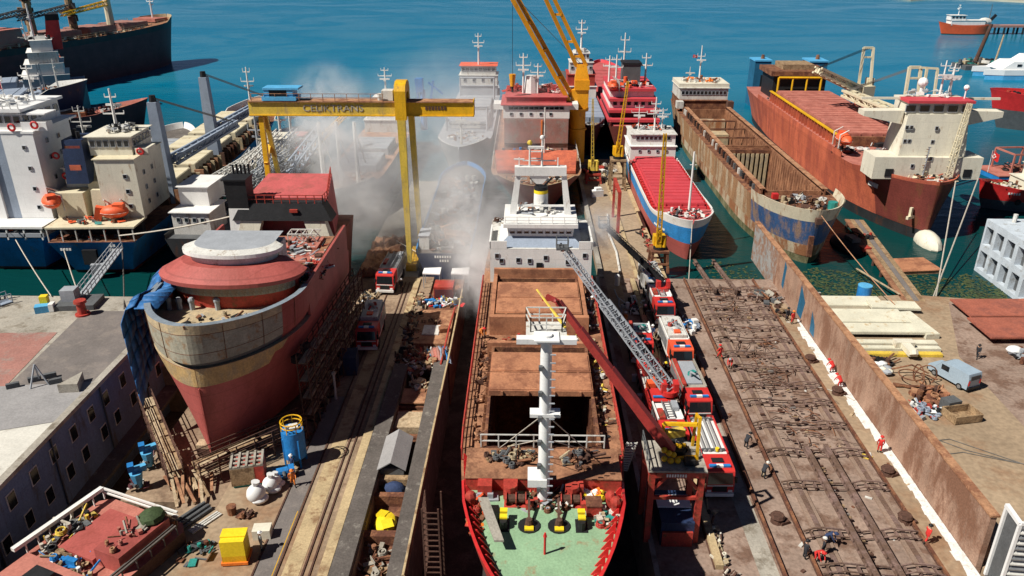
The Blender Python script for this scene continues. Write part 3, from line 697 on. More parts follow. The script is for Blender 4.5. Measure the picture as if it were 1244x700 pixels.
# ================================================================== ship in the middle dock
def ship_a():
    cx, cy = 1.35, 67.2
    t = ship('cargo ship with green foredeck, white foremast and brown hatch covers in the middle dock', 'ship', cx, cy, HD, z=0)
    X = lambda wy: cy - wy
    Hh = Hull(t, 69.6, 12.4, 8, z0=-5, zw=-1, bands=((-1, 'hull_maroon'), (7.2, 'hull_maroon'), (99, 'red_paint')), rake=4, bs=.72, bq=.62, bp=2.1, bsb=.5, bqb=1.0, flare=1.1, st=.8, sheer_b=.25, sheer_s=0,
              bulw=(.82, 1.1), bulw_all=.0, deck='deck_brown', openings=((X(64.4), X(48.9)), (X(80.6), X(69.6))), ow=4.2, hold=-3.0, coam=1.1, hold_m='rust', rail_m='bright_red')
    # green foredeck sheet, raised forecastle step
    b = MB('green_deck'); xs = [X(44.9) + i * .6 for i in range(21)]
    for a, c in zip(xs[:-1], xs[1:]):
        ya, yc = max(.01, Hh.yd(a) - .2), max(.01, Hh.yd(c) - .2); b.add([(a, -ya, Hh.zd(a) + .012), (c, -yc, Hh.zd(c) + .012), (c, yc, Hh.zd(c) + .012), (a, ya, Hh.zd(a) + .012)], [(0, 1, 2, 3)])
    b.build('foredeck', t, smooth=False)
    b = MB('red_paint'); b.box(X(48.4), X(44.9), -5.5, 5.5, 8.0, 9.15, 'red_paint'); b.box(X(48.45), X(44.85), -5.55, 5.55, 9.15, 9.22, 'deck_brown')
    b.build('forecastle_step', t, smooth=False)
    b = MB('hatch_brown')
    for y in (-4.1, -2.3, 2.3): b.box(X(44.9), X(44.9) + .9, y - .5, y + .5, 8.02, 9.2, 'red_paint')
    for y in (-2.3, 2.0):
        for k in range(3): b.cone((X(44.5) + .4, y, 8.02 + k * .45), (X(44.5) + .4, y, 8.4 + k * .45), .5, m='red_paint', n=10)
    b.box(X(44.9), X(44.9) + .5, -.6, .3, 8.02, 9.6, 'red_paint'); b.build('forward_locker', t)
    # bulwark stays
    b = MB('bright_red')
    for i in range(19):
        x = X(48) + i * .74; 
        for sd in (-1, 1):
            y = Hh.yd(x) - .2
            if y < .7: continue
            b.hexa([(x, sd * y, 8.05), (x + .08, sd * y, 8.05), (x + .08, sd * (y - .75), 8.05), (x, sd * (y - .75), 8.05), (x, sd * y, 9.0), (x + .08, sd * y, 9.0), (x + .08, sd * (y - .12), 9.0), (x, sd * (y - .12), 9.0)])
    b.build('bulwark_stay', t, smooth=False)
    # side rails
    b = MB('red_paint')
    for sd in (-1, 1):
        pts = [(X(48.5) - i * 3, sd * (Hh.yd(X(48.5) - i * 3) - .05), 8.0) for i in range(12)]
        for z in (.35, .75, 1.1): b.tube([(p[0], p[1], p[2] + z) for p in pts], .05 if z < 1 else .09, n=5)
        for i in range(24):
            x = X(48.5) - i * 1.4; b.bar((x, sd * (Hh.yd(x) - .05), 8), (x, sd * (Hh.yd(x) - .05), 9.1), .09)
    b.build('side_rail', t, smooth=False)
    # hatches
    hatch(t, X(62.0), X(59.0), 4.35, 9.14, 9.75, label='brown folding hatch cover panel, aft half'); hatch(t, X(58.9), X(55.9), 4.35, 9.14, 9.7)
    hatch(t, X(78.4), X(74.3), 4.35, 9.14, 9.7); hatch(t, X(74.2), X(70.6), 4.35, 9.14, 9.75)
    b = MB('hatch_brown'); b.box(X(62.6), X(62.0), -4.3, 4.3, 9.2, 9.6); b.box(X(69.6), X(69.0), -4.9, 4.9, 8, 10.0); b.box(X(65.0), X(64.55), -4.9, 4.9, 8, 9.5); b.box(X(81.4), X(80.95), -4.9, 4.9, 8, 10.1)
    for sd in (-1, 1): b.box(X(81), X(69.5), sd * 4.7 - .2, sd * 4.7 + .2, 9.15, 9.5)
    b.build('coaming', t, smooth=False)
    gear(t, X(67), 0, 8, 1.7, 4.6, 60, ['rust', 'rust_dark', 'deck_brown', 'yellow_pale', 'rust_light', 'white_grimy', 'red_paint', 'black'], .25, .7, .6)
    gear(t, X(81.6), 0, 8, .8, 5.5, 55, ['rust', 'white_grimy', 'rust_dark', 'grey_dark', 'deck_brown', 'rust_dark'], .25, .7, .8)
    gear(t, X(47), -2.4, 9.2, 1.1, 1.8, 46, ['rust_dark', 'primer_tan', 'grey_dark', 'rust', 'rust_dark', 'wood'], .2, .6, .7)
    gear(t, X(47), 2.7, 9.2, 1.1, 1.5, 32, ['rust_dark', 'rust_dark', 'grey_dark', 'rust', 'primer_tan'], .2, .6, .6)
    gear(t, X(43.7), 0.1, 8.05, 1.1, 2.6, 60, ['grey_paint', 'rust', 'red_paint', 'black', 'rust_dark', 'white_grimy'], .2, .5, .7)
    gear(t, X(60), 5.2, 8, 9, .5, 70, ['rust', 'primer_tan', 'yellow_pale', 'rust_dark', 'black', 'white_grimy'], .2, .5, .3)
    gear(t, X(60), -5.2, 8, 10, .5, 50, ['rust', 'rust_light', 'rust_dark', 'deck_brown'], .2, .5, .3)
    gear(t, X(75), 5.3, 8, 5, .5, 45, ['rust', 'white_grimy', 'grey_dark', 'rust_dark', 'rust_dark'], .2, .6, .4)
    gear(t, X(42.2), -4.6, 8.05, 2.2, .55, 46, ['orange', 'rust', 'orange_red', 'red_paint'], .2, .5, .5, name='chain_heap')
    b = MB('primer_tan'); junk(b, X(42.0), 4.2, 8.05, 1.1, .8, 40, ['primer_tan', 'rope', 'teal', 'white_grimy', 'red_paint'], .3, .6, .5); b.build('rope_heap', t)
    b = MB('white_grimy')
    for i in range(26): b.cone((X(44.2) + ru(-.5, .5), 3.3 + ru(-.9, .9), 8.02), (X(44.2) + ru(-.5, .5), 3.3 + ru(-.9, .9), 8.5), .18, m=RND.choice(['white_clean', 'yellow_bright', 'orange', 'white']), n=6)
    b.build('drum_cluster', t)
    # windlasses, bollards, chain stoppers
    for y, yy in ((-1.35, -1.0), (1.35, 1.0)):
        b = MB('black'); b.cone((X(41.2), yy, 8.02), (X(41.2), yy, 8.25), .75, n=14); b.cone((X(41.2), yy, 8.25), (X(41.2), yy, 8.75), .3, .22, n=10, m='rust_dark'); b.ob((X(40.8), yy, 8.3), (.35, .6, .16), 0, 'yellow_bright'); b.bar((X(41.2), yy, 8.4), (X(43), yy, 9.0), .16, None, 'rust_dark'); b.build('chain_stopper', t)
    for y in (-2.7, 2.5):
        b = MB('black'); b.box(X(41.9), X(40.6), y - .4, y + .4, 8.02, 8.2)
        for q in (.35, 1.0): b.cone((X(41.9) + q, y, 8.2), (X(41.9) + q, y, 8.85), .24, n=8)
        for q in (.1, .7): b.ob((X(41.9) + q, y, 8.95), (.4, .5, .14), 0, 'yellow_bright')
        b.build('bollard', t)
    b = MB('grey_paint'); b.ob((X(44), -4.1, 8.15), (.8, 1.9, .25), .1); b.ob((X(44), -4.4, 8.4), (.4, .4, .5)); b.ob((X(44), -3.7, 8.4), (.4, .4, .5)); b.build('bollard', t)
    b = MB('red_paint'); b.box(X(43.2), X(42.2), 2.9, 3.9, 8.02, 9.0); b.box(X(43.25), X(42.15), 2.85, 3.95, 9.0, 9.08, 'rust'); b.build('winch_housing', t)
    for wy, y in ((43.2, 4.6), (42.6, 4.9), (43.0, -5.0)):
        b = MB('red_paint'); b.cone((X(wy), y, 8), (X(wy), y, 9.0), .32, n=8); b.ball((X(wy), y, 9.1), .42, seg=8, rings=5); b.build('ventilator', t)
    winch(t, X(43.5), -1.9, 8.02, .75, 'red_paint'); winch(t, X(43.5), 1.9, 8.02, .75, 'red_paint')
    b = MB('concrete'); b.hexa([(X(38.6), -2.6, 9.1), (X(38.6), -3.2, 9.1), (X(43), -4.5, 8.9), (X(43), -3.8, 8.9), (X(38.6), -2.6, 9.25), (X(38.6), -3.2, 9.25), (X(43), -4.5, 9.05), (X(43), -3.8, 9.05)]); b.build('gangplank', t, smooth=False)
    b = MB('bright_red'); b.cone((X(38.6), 0, 8), (X(38.6), 0, 9.6), .09, n=6); b.cone((X(38.6), 0, 9.6), (X(38.6), 0, 9.9), .14, .05, n=6); b.build('jackstaff', t)
    railing(t, [(X(48.6), -4.6, 9.2), (X(48.6), 4.6, 9.2)], 1.1, 'white_grimy', 1.2, .045)
    # foremast
    b = MB('white_clean'); b.cone((X(43.9), 0, 8), (X(43.9), 0, 21.2), .42, .37, n=12); b.box(X(44.2), X(43.6), -1.9, 1.9, 20.6, 20.95); b.box(X(44.6), X(43.2), -.8, .8, 20.95, 21.05)
    b.box(X(44.3), X(43.5), -1.0, 1.0, 15.2, 15.45); b.box(X(44.9), X(43.4), -1.1, .2, 9.6, 10.2)
    for i in range(20): b.box(X(43.35), X(43.25), .25, .6, 8.6 + i * .6, 8.66 + i * .6, 'grey_paint')
    for i in range(6): b.ob((X(43.4), -.35, 9.5 + i * 1.9), (.3, .25, .3), 0, 'grey_dark')
    mo = b.build('foremast', t)
    railing(mo, [(X(44.6), -1.0, 21.0), (X(44.6), 1.0, 21.0), (X(46.1), 1.3, 21.0), (X(46.1), -1.3, 21.0)], 1.0, 'white_grimy', .8, .04, True)
    b = MB('white_grimy'); b.box(X(46.1), X(44.2), -1.3, 1.3, 20.88, 20.97); b.build('mast_platform', mo)
    b = MB('yellow_pale'); b.cone((X(44.6), 1.2, 21.3), (X(47.6), -.6, 22.6), .11, .07, n=6); b.build('signal_yard', mo)
    b = MB('rope'); 
    for y in (-3.2, 3.2): b.tube([(X(44), 0, 15.2), (X(48.3), y, 9.3)], .04, n=4); b.tube([(X(44), 0, 13.2), (X(48.5), y * .8, 9.3)], .035, n=4)
    b.build('mast_stay', t)
    # bridge house
    b = MB('white'); b.box(X(92.5), X(82.2), -5.4, 6.1, 8, 12.0); b.box(X(92), X(82.9), -4.4, 5.0, 12.0, 12.25, 'white'); b.box(X(92), X(82.2), -5.5, 6.2, 12.0, 12.06, 'white_grimy')
    for y in (-5.4, 6.1): b.box(X(88), X(82.2), y - .08, y + .08, 12.06, 12.9)
    b.box(X(82.35), X(82.2), -5.4, -3.5, 12.06, 12.95); b.box(X(82.35), X(82.2), 4.6, 6.1, 12.06, 12.95)
    b.build('superstructure', t, smooth=False)
    b = MB('white'); b.hexa([(X(90), -3.3, 12.25), (X(84), -3.3, 12.25), (X(84), 3.9, 12.25), (X(90), 3.9, 12.25), (X(90), -3.3, 14.2), (X(83.6), -3.5, 14.2), (X(83.6), 4.1, 14.2), (X(90), 3.9, 14.2)])
    b.hexa([(X(84), -3.6, 12.06), (X(82.6), -4.6, 12.06), (X(82.6), 5.2, 12.06), (X(84), 4.2, 12.06), (X(84), -3.4, 13.0), (X(83.9), -3.4, 13.0), (X(83.9), 4.0, 13.0), (X(84), 4.0, 13.0)], 'grey_blue')
    wh = b.build('wheelhouse', t, smooth=False)
    b = MB('white'); b.box(X(90.4), X(83.1), -3.9, 4.5, 14.2, 14.65); b.build('bridge_roof', wh, smooth=False)
    winrow(wh, 'x', X(83.76), -2.9, 3.5, 13.65, 9, .5, .55)
    for y, z in ((-4.6, 11.2), (-4.1, 10.6), (-2.2, 10.7), (-.9, 10.6), (.9, 11.0), (3.4, 10.5), (4.2, 10.7), (5.3, 11.3), (1.6, 9.3), (-3.4, 9.2)): win(t, X(82.18), y, z, 'x', .42, .5, 'porthole')
    b = MB('black'); b.box(0, .06, -.35, .35, 0, 2.0); o = b.build('door', t); o.location = (X(82.17), .2, 8.4)
    # soot on the house side near the fire
    b = MB('grey_dark'); b.box(X(91), X(86), -5.44, -5.41, 8.5, 11.5); b.build('smoke_stained_panel', t)
    # goal-post mast with radar mast and funnel
    b = MB('white'); 
    for y in (-2.9, 3.5): b.bar((X(87), y, 14.6), (X(87), y * .78 + .1, 20.2), .8, .8, None, .55, .55)
    b.box(X(87.5), X(86.5), -2.7, 3.2, 19.3, 20.3); b.hexa([(X(87.3), -.5, 18.3), (X(86.7), -.2, 18.3), (X(86.7), .5, 18.3), (X(87.3), .7, 18.3), (X(87.4), -1.1, 19.3), (X(86.6), -1.1, 19.3), (X(86.6), 1.3, 19.3), (X(87.4), 1.3, 19.3)])
    b.bar((X(87), -2.3, 15.6), (X(87), 2.9, 15.6), .2)
    gp = b.build('goalpost_mast', t)
    b = MB('white'); 
    for y in (-1.0, .4): b.cone((X(87), y, 20.3), (X(87), y, 23.4 if y > 0 else 22.9), .14, .1, n=6)
    for z in (21.2, 22.0): b.bar((X(87), -1, z), (X(87), .4, z), .12)
    b.bar((X(87), -1.8, 20.95), (X(87), 2.0, 20.95), .12); b.ob((X(86.5), -.3, 22.6), (.3, 1.8, .25)); b.ball((X(87), .4, 23.6), .28, seg=8, rings=5); b.ball((X(87), -1, 23.0), .3, 'yellow_pale', 8, 5)
    b.bar((X(87), 2.2, 20.3), (X(87), 2.2, 21.3), .12); b.bar((X(87), -2.2, 20.3), (X(87), -2.2, 21.3), .12); b.bar((X(87), -2.8, 21.1), (X(87), -1.6, 21.1), .15)
    b.build('radar_mast', gp)
    b = MB('white'); b.cone((X(90.2), .4, 12), (X(90.2), .4, 16.2), .95, .85, n=14); b.cone((X(90.2), .4, 16.2), (X(90.2), .4, 16.6), .86, .85, 'yellow_bright', 14); b.cone((X(90.2), .4, 16.6), (X(90.2), .4, 17.0), .84, .82, 'black', 14)
    for a in (-.6, 0, .6): b.bar((X(90.2), .4 + a * .4, 16.9), (X(90.4), .4 + a * 2.2, 18.0), .2, None, 'black')
    b.build('funnel', t)
    gear(t, X(88), .3, 14.66, 2, 3, 26, ['white_grimy', 'grey_paint', 'rust', 'white'], .2, .7, .2)
    gear(t, X(91), -4.5, 12.1, 1, 1, 14, ['black', 'rust_dark', 'white_grimy'], .2, .7, .3)
    railing(t, [(X(83.3), -3.7, 14.65), (X(83.3), 4.3, 14.65)], .8, 'white', 1.2, .035)
    b = MB('rust_dark'); b.box(X(101), X(92.6), -5, 5.6, 8.02, 9.2); junk(b, X(96), 0, 9.2, 3, 4, 30, ['black', 'rust_dark', 'grey_dark'], .4, 1.2, .5); b.build('burnt_aft_deck', t)
ship_a()

# ================================================================== ship under construction on the left slip
def ship_b():
    cx, cy = -28.2, 71.8
    t = ship('unfinished red ship with a primer striped bow and round wheelhouse visor on dry land', 'ship', cx, cy, HD, z=0, name='ship_hull_under_construction')
    X = lambda wy: cy - wy
    Hh = Hull(t, 28.4, 14.4, 10.3, z0=.5, zw=2.0, bands=((99, 'hull_red'),), rake=.3, bs=.623, bq=.62, bp=1.9, bsb=.02, bqb=.95, bot=.96, flare=.95, st=1, botst=.95,
              sheer_b=.1, sheer_s=0, bulw=(1.1, 0), deck='primer_tan', rows=9)
    # paint patches: the flared, unfinished upper bow
    hd = lambda x, k: Hh.yd(x) * k
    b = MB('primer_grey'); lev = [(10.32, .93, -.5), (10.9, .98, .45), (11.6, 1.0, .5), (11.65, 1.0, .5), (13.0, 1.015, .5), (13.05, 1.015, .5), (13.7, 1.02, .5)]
    mats = ['grey_dark', 'primer_grey', 'rust', 'primer_grey', 'rust', 'primer_tan']  # first entry darkens the undercut, painting in the shade under the overhang
    xs = [X(68.4) + 10.8 * (1 - (1 - i / 26) ** 1.7) for i in range(27)]; xs[-1] = 14.2
    def q(i, j, sd):
        z, k, dx = lev[j]; x = xs[i]; f = i / 26; return (x + dx * f * 1.0, sd * Hh.yd(x) * k, z + max(0, f - .1) * 1.2 * (z - 10.3) / 3.4)
    x_ok = lambda i, sd: i > (7 if sd > 0 else 4)
    for sd in (-1, 1):
        for j in range(len(lev) - 1):
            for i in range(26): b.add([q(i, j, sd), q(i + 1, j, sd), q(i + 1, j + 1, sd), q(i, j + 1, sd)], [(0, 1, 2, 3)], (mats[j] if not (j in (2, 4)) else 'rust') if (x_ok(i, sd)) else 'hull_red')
        for i in range(26):       # rim and inner face
            a, c = q(i, 6, sd), q(i + 1, 6, sd); w = .55
            ia = (a[0] - .5 * i / 26, sd * max(0, abs(a[1]) - w), a[2]); ic = (c[0] - .5 * (i + 1) / 26, sd * max(0, abs(c[1]) - w), c[2])
            b.add([a, c, ic, ia], [(0, 1, 2, 3)], 'primer_blue'); b.add([ia, ic, (ic[0], ic[1], 11.9), (ia[0], ia[1], 11.9)], [(0, 1, 2, 3)], 'primer_blue')
        for i in (5, 12, 19):     # weld seams
            for j in range(1, 6):
                p, r = q(i, j, sd), q(i, j + 1, sd); b.bar((p[0], p[1] * 1.002, p[2]), (r[0], r[1] * 1.002, r[2]), .12, .03, 'rust')
    b.bar(q(26, 0, 1), q(26, 6, 1), .16, .1, 'rust')
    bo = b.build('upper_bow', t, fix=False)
    b = MB('primer_tan'); xs2 = xs
    for a, c in zip(xs2[:-1], xs2[1:]):
        ya, yc = Hh.yd(a) * .99, max(.01, Hh.yd(c) * .99); b.add([(a, -ya, 12.0), (c, -yc, 12.0), (c, yc, 12.0), (a, ya, 12.0)], [(0, 1, 2, 3)])
    b.build('foredeck', t, smooth=False)
    b = MB('primer_yellow')
    ts = [.635 + .365 * (1 - (1 - i / 30) ** 1.7) for i in range(31)]
    for sd in (-1, 1):
        for z0, z1 in ((8.5, 9.4), (9.4, 10.28)):
            for i in range(30):
                fz = lambda k: 8.5 if k > 11 else (9.5 if k > 8 else 10.28)
                q_ = [Hh.P(ts[i], max(z0, fz(i))), Hh.P(ts[i + 1], max(z0, fz(i + 1))), Hh.P(ts[i + 1], max(z1, fz(i + 1))), Hh.P(ts[i], max(z1, fz(i)))]; b.add([(x + .03 * (i / 30) ** 2, sd * (y + .025), z) for x, y, z in q_], [(0, 1, 2, 3)])
    b.build('primer_band', t, fix=False)
    b = MB('hull_red'); b.bar((13.95, 0, .5), (14.15, 0, 8.4), .16, .12); b.build('stem_bar', t)
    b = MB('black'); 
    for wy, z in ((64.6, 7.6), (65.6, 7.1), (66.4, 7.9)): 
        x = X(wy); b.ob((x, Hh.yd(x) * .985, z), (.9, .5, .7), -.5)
    b.build('hull_opening_shade', t)  # solid black blocks paint in the dark of hull openings
    gear(t, X(63.5), .5, 12.02, 1.6, 5.0, 40, ['black', 'primer_tan', 'rust', 'grey_paint', 'white_grimy', 'yellow_pale'], .2, .6, .2)
    for y in (-5.4, -4.4, -3.2, -.8):
        b = MB('grey_paint'); b.cone((X(66.0), y, 12.0), (X(66.0), y, 12.9), .25, n=8); b.ball((X(66.0), y, 12.95), .33, seg=8, rings=5); b.build('vent_head', t)
    # high sides aft of the bow
    b = MB('hull_red'); n = 9
    for sd in (-1, 1):
        for i in range(n):
            x0, x1 = X(68.4) - i * 1.9, X(68.4) - (i + 1) * 1.9; y0, y1 = Hh.yd(x0), Hh.yd(x1)
            h = lambda k: 13.6
            b.hexa([(x0, sd * y0, 10.3), (x1, sd * y1, 10.3), (x1, sd * (y1 - .25), 10.3), (x0, sd * (y0 - .25), 10.3), (x0, sd * (y0 + .02), h(i)), (x1, sd * (y1 + .02), h(i)), (x1, sd * (y1 - .25), h(i)), (x0, sd * (y0 - .25), h(i))])
    b.box(X(85.5), X(70.5), -6.9, 6.9, 12.1, 12.2, 'deck_brown'); b.box(X(85.6), X(85.4), -6.9, 6.9, 10.3, 12.1)
    b.box(X(84.5), X(81), -4.6, 4.9, 12.2, 12.5, 'hatch_salmon'); b.box(X(80), X(77), 1.5, 6.2, 12.2, 12.5, 'hatch_salmon')
    b.build('side_plating', t, smooth=False)
    railing(t, [(X(85.2), 6.8, 12.2), (X(76), 6.8, 12.2)], 1.3, 'rust_dark', 1.6, .05)
    # wheelhouse: recessed lower wall with windows, bulging visor, pale roof
    def arc(r, k, z, n=24, off=0):
        return [(X(69.8) + off + math.sin(PI * i / n) ** .8 * r * .62, -math.cos(PI * i / n) * r * k, z) for i in range(n + 1)]
    def band_(bb, A, B, m):
        for i in range(len(A) - 1): bb.add([A[i], A[i + 1], B[i + 1], B[i]], [(0, 1, 2, 3)], m)
    b = MB('red_paint'); A = arc(6.2, .93, 11.9, off=-.3); B = arc(6.5, .95, 14.4, off=-.1); band_(b, A, B, 'red_paint')
    wl = b.build('front_wall', t, fix=False)
    wp = MB('primer_grey'); wp.box(-.05, .05, -.42, .42, -.38, .38); wp = wp.mesh('window_pane', False)
    for i in range(3, 22):
        if i % 1 == 0:
            p = (Vector(A[i]) * .25 + Vector(B[i]) * .75 + Vector(A[i + 1]) * .25 + Vector(B[i + 1]) * .75) / 2
            d = Vector(B[i + 1]) - Vector(B[i]); o = inst('window', wp, t, p + Vector((.06, 0, 0)), math.atan2(d.y, d.x) - PI / 2)
    b = MB('hull_redlead'); C = arc(7.1, .97, 14.5, off=.3); D = arc(7.2, .98, 14.9, off=.25); E_ = arc(5.4, .93, 15.9, off=-.3)
    band_(b, B, C, 'red_paint'); band_(b, C, D, 'hull_red'); band_(b, D, E_, 'hull_red')
    b.build('wheelhouse_visor', t, fix=False)
    b = MB('white_grimy'); F = arc(4.5, .93, 15.85, off=-.6); G = arc(4.6, .95, 16.6, off=-.5); Hq = arc(4.9, .98, 16.65, off=-.35); I = arc(4.9, .98, 17.0, off=-.35); J = arc(4.3, .9, 17.2, off=-1.0)
    band_(b, E_, F, 'hull_red'); band_(b, F, G, 'white_grimy'); band_(b, G, Hq, 'grey_blue'); band_(b, Hq, I, 'white'); band_(b, I, J, 'white_grimy'); b.add(J + [(X(73.4), 3.9, 17.25), (X(73.4), -3.9, 17.25)], [tuple(range(len(J) + 2))], 'grey_paint')
    b.box(X(73.4), X(70.6), -4.0, 4.0, 10.5, 16.6, 'white_grimy')
    ro = b.build('wheelhouse_roof', t, fix=False)
    for i in range(2, 22):
        p = (Vector(G[i]) + Vector(F[i])) / 2; d = Vector(G[i + 1]) - Vector(G[i]); 
        gear(t, X(74.5), 5.8, 12.2, 2.4, 1.0, 36, ['red_paint', 'black', 'primer_tan', 'grey_paint', 'rust'], .3, .8, .5)
    gear(t, X(80), 2, 12.2, 4, 4.2, 80, ['rust', 'red_paint', 'grey_paint', 'black', 'white_grimy', 'rust_dark'], .3, .9, .5)
    gear(t, X(79.5), -4.9, 12.2, 4.5, 1.6, 80, ['rust', 'red_paint', 'grey_paint', 'black', 'white_grimy', 'bright_red'], .3, 1.0, .8)
    b = MB('grey_paint'); junk(b, X(79.5), 2.8, 12.2, .9, 1.4, 24, ['grey_paint', 'white_grimy', 'steel'], .4, .8, .5); b.build('pipe_stack', t)
    b = MB('white_grimy'); lattice(b, (X(83.6), 1.2, 12.9), (X(83.6), 4.6, 12.9), 1.6, 1.6, 1.0, 1.0, bays=4, ch=.14, br=.1); b.build('boat_cradle', t)
ship_b()
def ship_b2():
    cx, cy = -31.2, 99.4; X = lambda wy: cy - wy
    t = ship('work ferry with a black beam on pale slanting legs, black funnel and pink upper deck', 'ship', cx, cy, HD, z=-1)
    Hull(t, 12.4, 13.2, 9, z0=-2, zw=.5, bands=((.5, 'hull_maroon'), (99, 'hull_darkred')), rake=.6, bs=.9, bq=.4, st=1, botst=.9, bsb=.7, sheer_b=0, sheer_s=0, bulw=(1.1, 0), deck='deck_brown')
    gear(t, X(94.6), 1, 9, 1.2, 5, 40, ['rust', 'white_grimy', 'black', 'red_paint', 'grey_paint'], .3, .9, .5)
    # gantry house aft: black beam on pale slanting legs, pink deck behind
    b = MB('cream_pale')
    for sd in (-1, 1): b.hexa([(X(95.6), sd * 3.6, 9.0), (X(94), sd * 3.6, 9.0), (X(94), sd * 6.2, 9.0), (X(95.6), sd * 6.2, 9.0), (X(95.6), sd * 2.7, 11.9), (X(94.4), sd * 2.7, 11.9), (X(94.4), sd * 5.4, 11.9), (X(95.6), sd * 5.4, 11.9)])
    b.build('gantry_leg', t, smooth=False)
    b = MB('black'); b.hexa([(X(97), -6.4, 12), (X(94.2), -6.4, 12), (X(94.2), 6.4, 12), (X(97), 6.4, 12), (X(97), -5.2, 14.1), (X(94.8), -5.2, 14.1), (X(94.8), 5.2, 14.1), (X(97), 5.2, 14.1)]); b.ob((X(94.35), 1.6, 13.3), (.3, 1.0, .4), 0, 'red_paint'); b.build('gantry_beam', t, smooth=False)
    b = MB('pink_deck'); b.hexa([(X(105), -5.2, 9), (X(97.1), -5.6, 9), (X(97.1), 5.9, 9), (X(105), 4.6, 9), (X(105), -4.6, 15.2), (X(97.1), -5.2, 14.2), (X(97.1), 5.4, 14.2), (X(105), 4.2, 15.2)]); b.build('aft_house', t, smooth=False)
    railing(t, [(X(96.9), -5.4, 14.1), (X(94.9), -5.3, 14.1), (X(94.9), 5.3, 14.1), (X(96.9), 5.4, 14.1), (X(104.5), 4.2, 15.2)], 1.1, 'red_paint', 1.0, .05)
    b = MB('white'); b.hexa([(X(97), -6.9, 9.0), (X(94.2), -6.9, 9.0), (X(94.2), -4.2, 9.0), (X(97), -4.2, 9.0), (X(97), -6.8, 13.5), (X(94.6), -6.8, 13.5), (X(94.6), -4.2, 13.5), (X(97), -4.2, 13.5)])
    b.hexa([(X(97), -6.8, 13.5), (X(94.6), -6.8, 13.5), (X(94.6), -4.2, 13.5), (X(97), -4.2, 13.5), (X(97), -6.9, 17.2), (X(94.4), -6.9, 17.2), (X(94.4), -4.1, 17.2), (X(97), -4.1, 17.2)], 'black'); b.box(X(97.2), X(94.2), -7.1, -4.0, 17.2, 17.4, 'black')
    b.build('funnel_casing', t, smooth=False)
    b = MB('red_paint')
    for i in range(5): b.cone((X(97), -6.4 + i * .5, 17.4), (X(97), -6.4 + i * .5, 18.2 + ru(0, .5)), .14, m='black', n=6)
    b.build('exhaust_pipe', t)
ship_b2()
# blue tarpaulin over the left side of that bow (hangs over the staging)
b = MB('blue_tarp'); n, k = 12, 9; top = [(-35.0 - .05 * i, 62.4 + i * 1.0, 13.7 + .4 * math.sin(i * .9)) for i in range(n)]
P = []
for i in range(n):
    for j in range(k):
        f = j / (k - 1); p = top[i]; P.append((p[0] - 1.5 * min(1, f * 4) + ru(-.12, .12) + .5 * f * f, p[1] - .3 * f + ru(-.1, .1), p[2] + (.3 if j == 0 else 0) - max(0, f - .12) * (11.5 - i * .75)))
for i in range(n - 1):
    for j in range(k - 1): b.add([P[i * k + j], P[(i + 1) * k + j], P[(i + 1) * k + j + 1], P[i * k + j + 1]], [(0, 1, 2, 3)])
for i in range(n - 1): b.add([top[i], top[i + 1], (top[i + 1][0] + 2.2, top[i + 1][1] + .3, 13.9), (top[i][0] + 2.0, top[i][1] + .3, 13.6)], [(0, 1, 2, 3)])
o = solo('tarpaulin', b, 'crumpled blue tarpaulin hanging beside the primer striped bow', 'tarpaulin')
md = o.modifiers.new('thickness', 'SOLIDIFY'); md.thickness = .06
# scaffolding round the bow
def scaffold(label, p0, p1, levels, h, depth=1.3):
    t = thing('scaffolding', label, 'scaffolding', (p0[0] - 1.0, p0[1] + .6, 0), 0, 'scaffolding around the unfinished bow')
    a = Vector((0, 0, 0)); c = Vector((p1[0] - p0[0], p1[1] - p0[1], 0)); d = c.normalized(); nrm = Vector((-d.y, d.x, 0)) * depth
    b = MB('rust_dark'); n = max(2, int(c.length / 1.7))
    for i in range(n + 1):
        for s in (0, 1): q = a.lerp(c, i / n) + nrm * s; b.cone(q, q + Vector((0, 0, h)), .07, n=5)
        for l in range(levels): q = a.lerp(c, i / n) + Vector((0, 0, (l + 1) * h / (levels + .5))); b.bar(q, q + nrm, .08)
    for l in range(levels):
        for s in (0, 1):
            for e in (0, .55, 1.0): z = Vector((0, 0, (l + 1) * h / (levels + .5) + e)); b.bar(a + nrm * s + z, c + nrm * s + z, .07)
    b.build('frame', t, smooth=False)
    for l in range(levels):
        b = MB('wood_pale'); z = (l + 1) * h / (levels + .5) + .06
        for s in (.12, .42, .72):
            for j in range(int(c.length / 3) + 1):
                f0 = j * 3 / c.length; f1 = min(1, (j * 3 + ru(2.2, 3.1)) / c.length)
                if f0 >= 1: continue
                q0 = a.lerp(c, f0) + nrm * (s + ru(-.04, .04)) + Vector((0, 0, z)); q1 = a.lerp(c, f1) + nrm * (s + ru(-.04, .04)) + Vector((0, 0, z + ru(0, .05))); b.bar(q0, q1, .3, .06, RND.choice(['wood_pale', 'wood', 'wood_pale']))
        b.build('plank_deck', t, smooth=False)
scaffold('pale plank scaffolding running back from the stem on the quay side', (-28.7, 54.6), (-36.4, 66), 2, 2.3, 1.3)
scaffold('dark tube scaffolding with a plank walkway on the road side of the stem', (-28.0, 55.2), (-20.6, 62.4), 2, 2.7, -1.3)
scaffold('dark shaded scaffolding along the road side of the red hull', (-19.4, 63), (-18.4, 84), 4, 8.5, 1.0)
b = MB('wood_pale')
for i in range(26): a = (-28.2 + ru(-2, 1.4), 53.6 + ru(-1.5, .8), ru(.1, .5)); L = ru(2, 4); an = 2.1 + ru(-.25, .25); b.bar(a, (a[0] + L * math.cos(an), a[1] + L * math.sin(an), a[2] + ru(0, 1.4)), .25, .06, RND.choice(['wood', 'wood_pale', 'rust_light']))
solo('plank_heap', b, 'heap of loose pale planks at the foot of the red bow', 'planks')
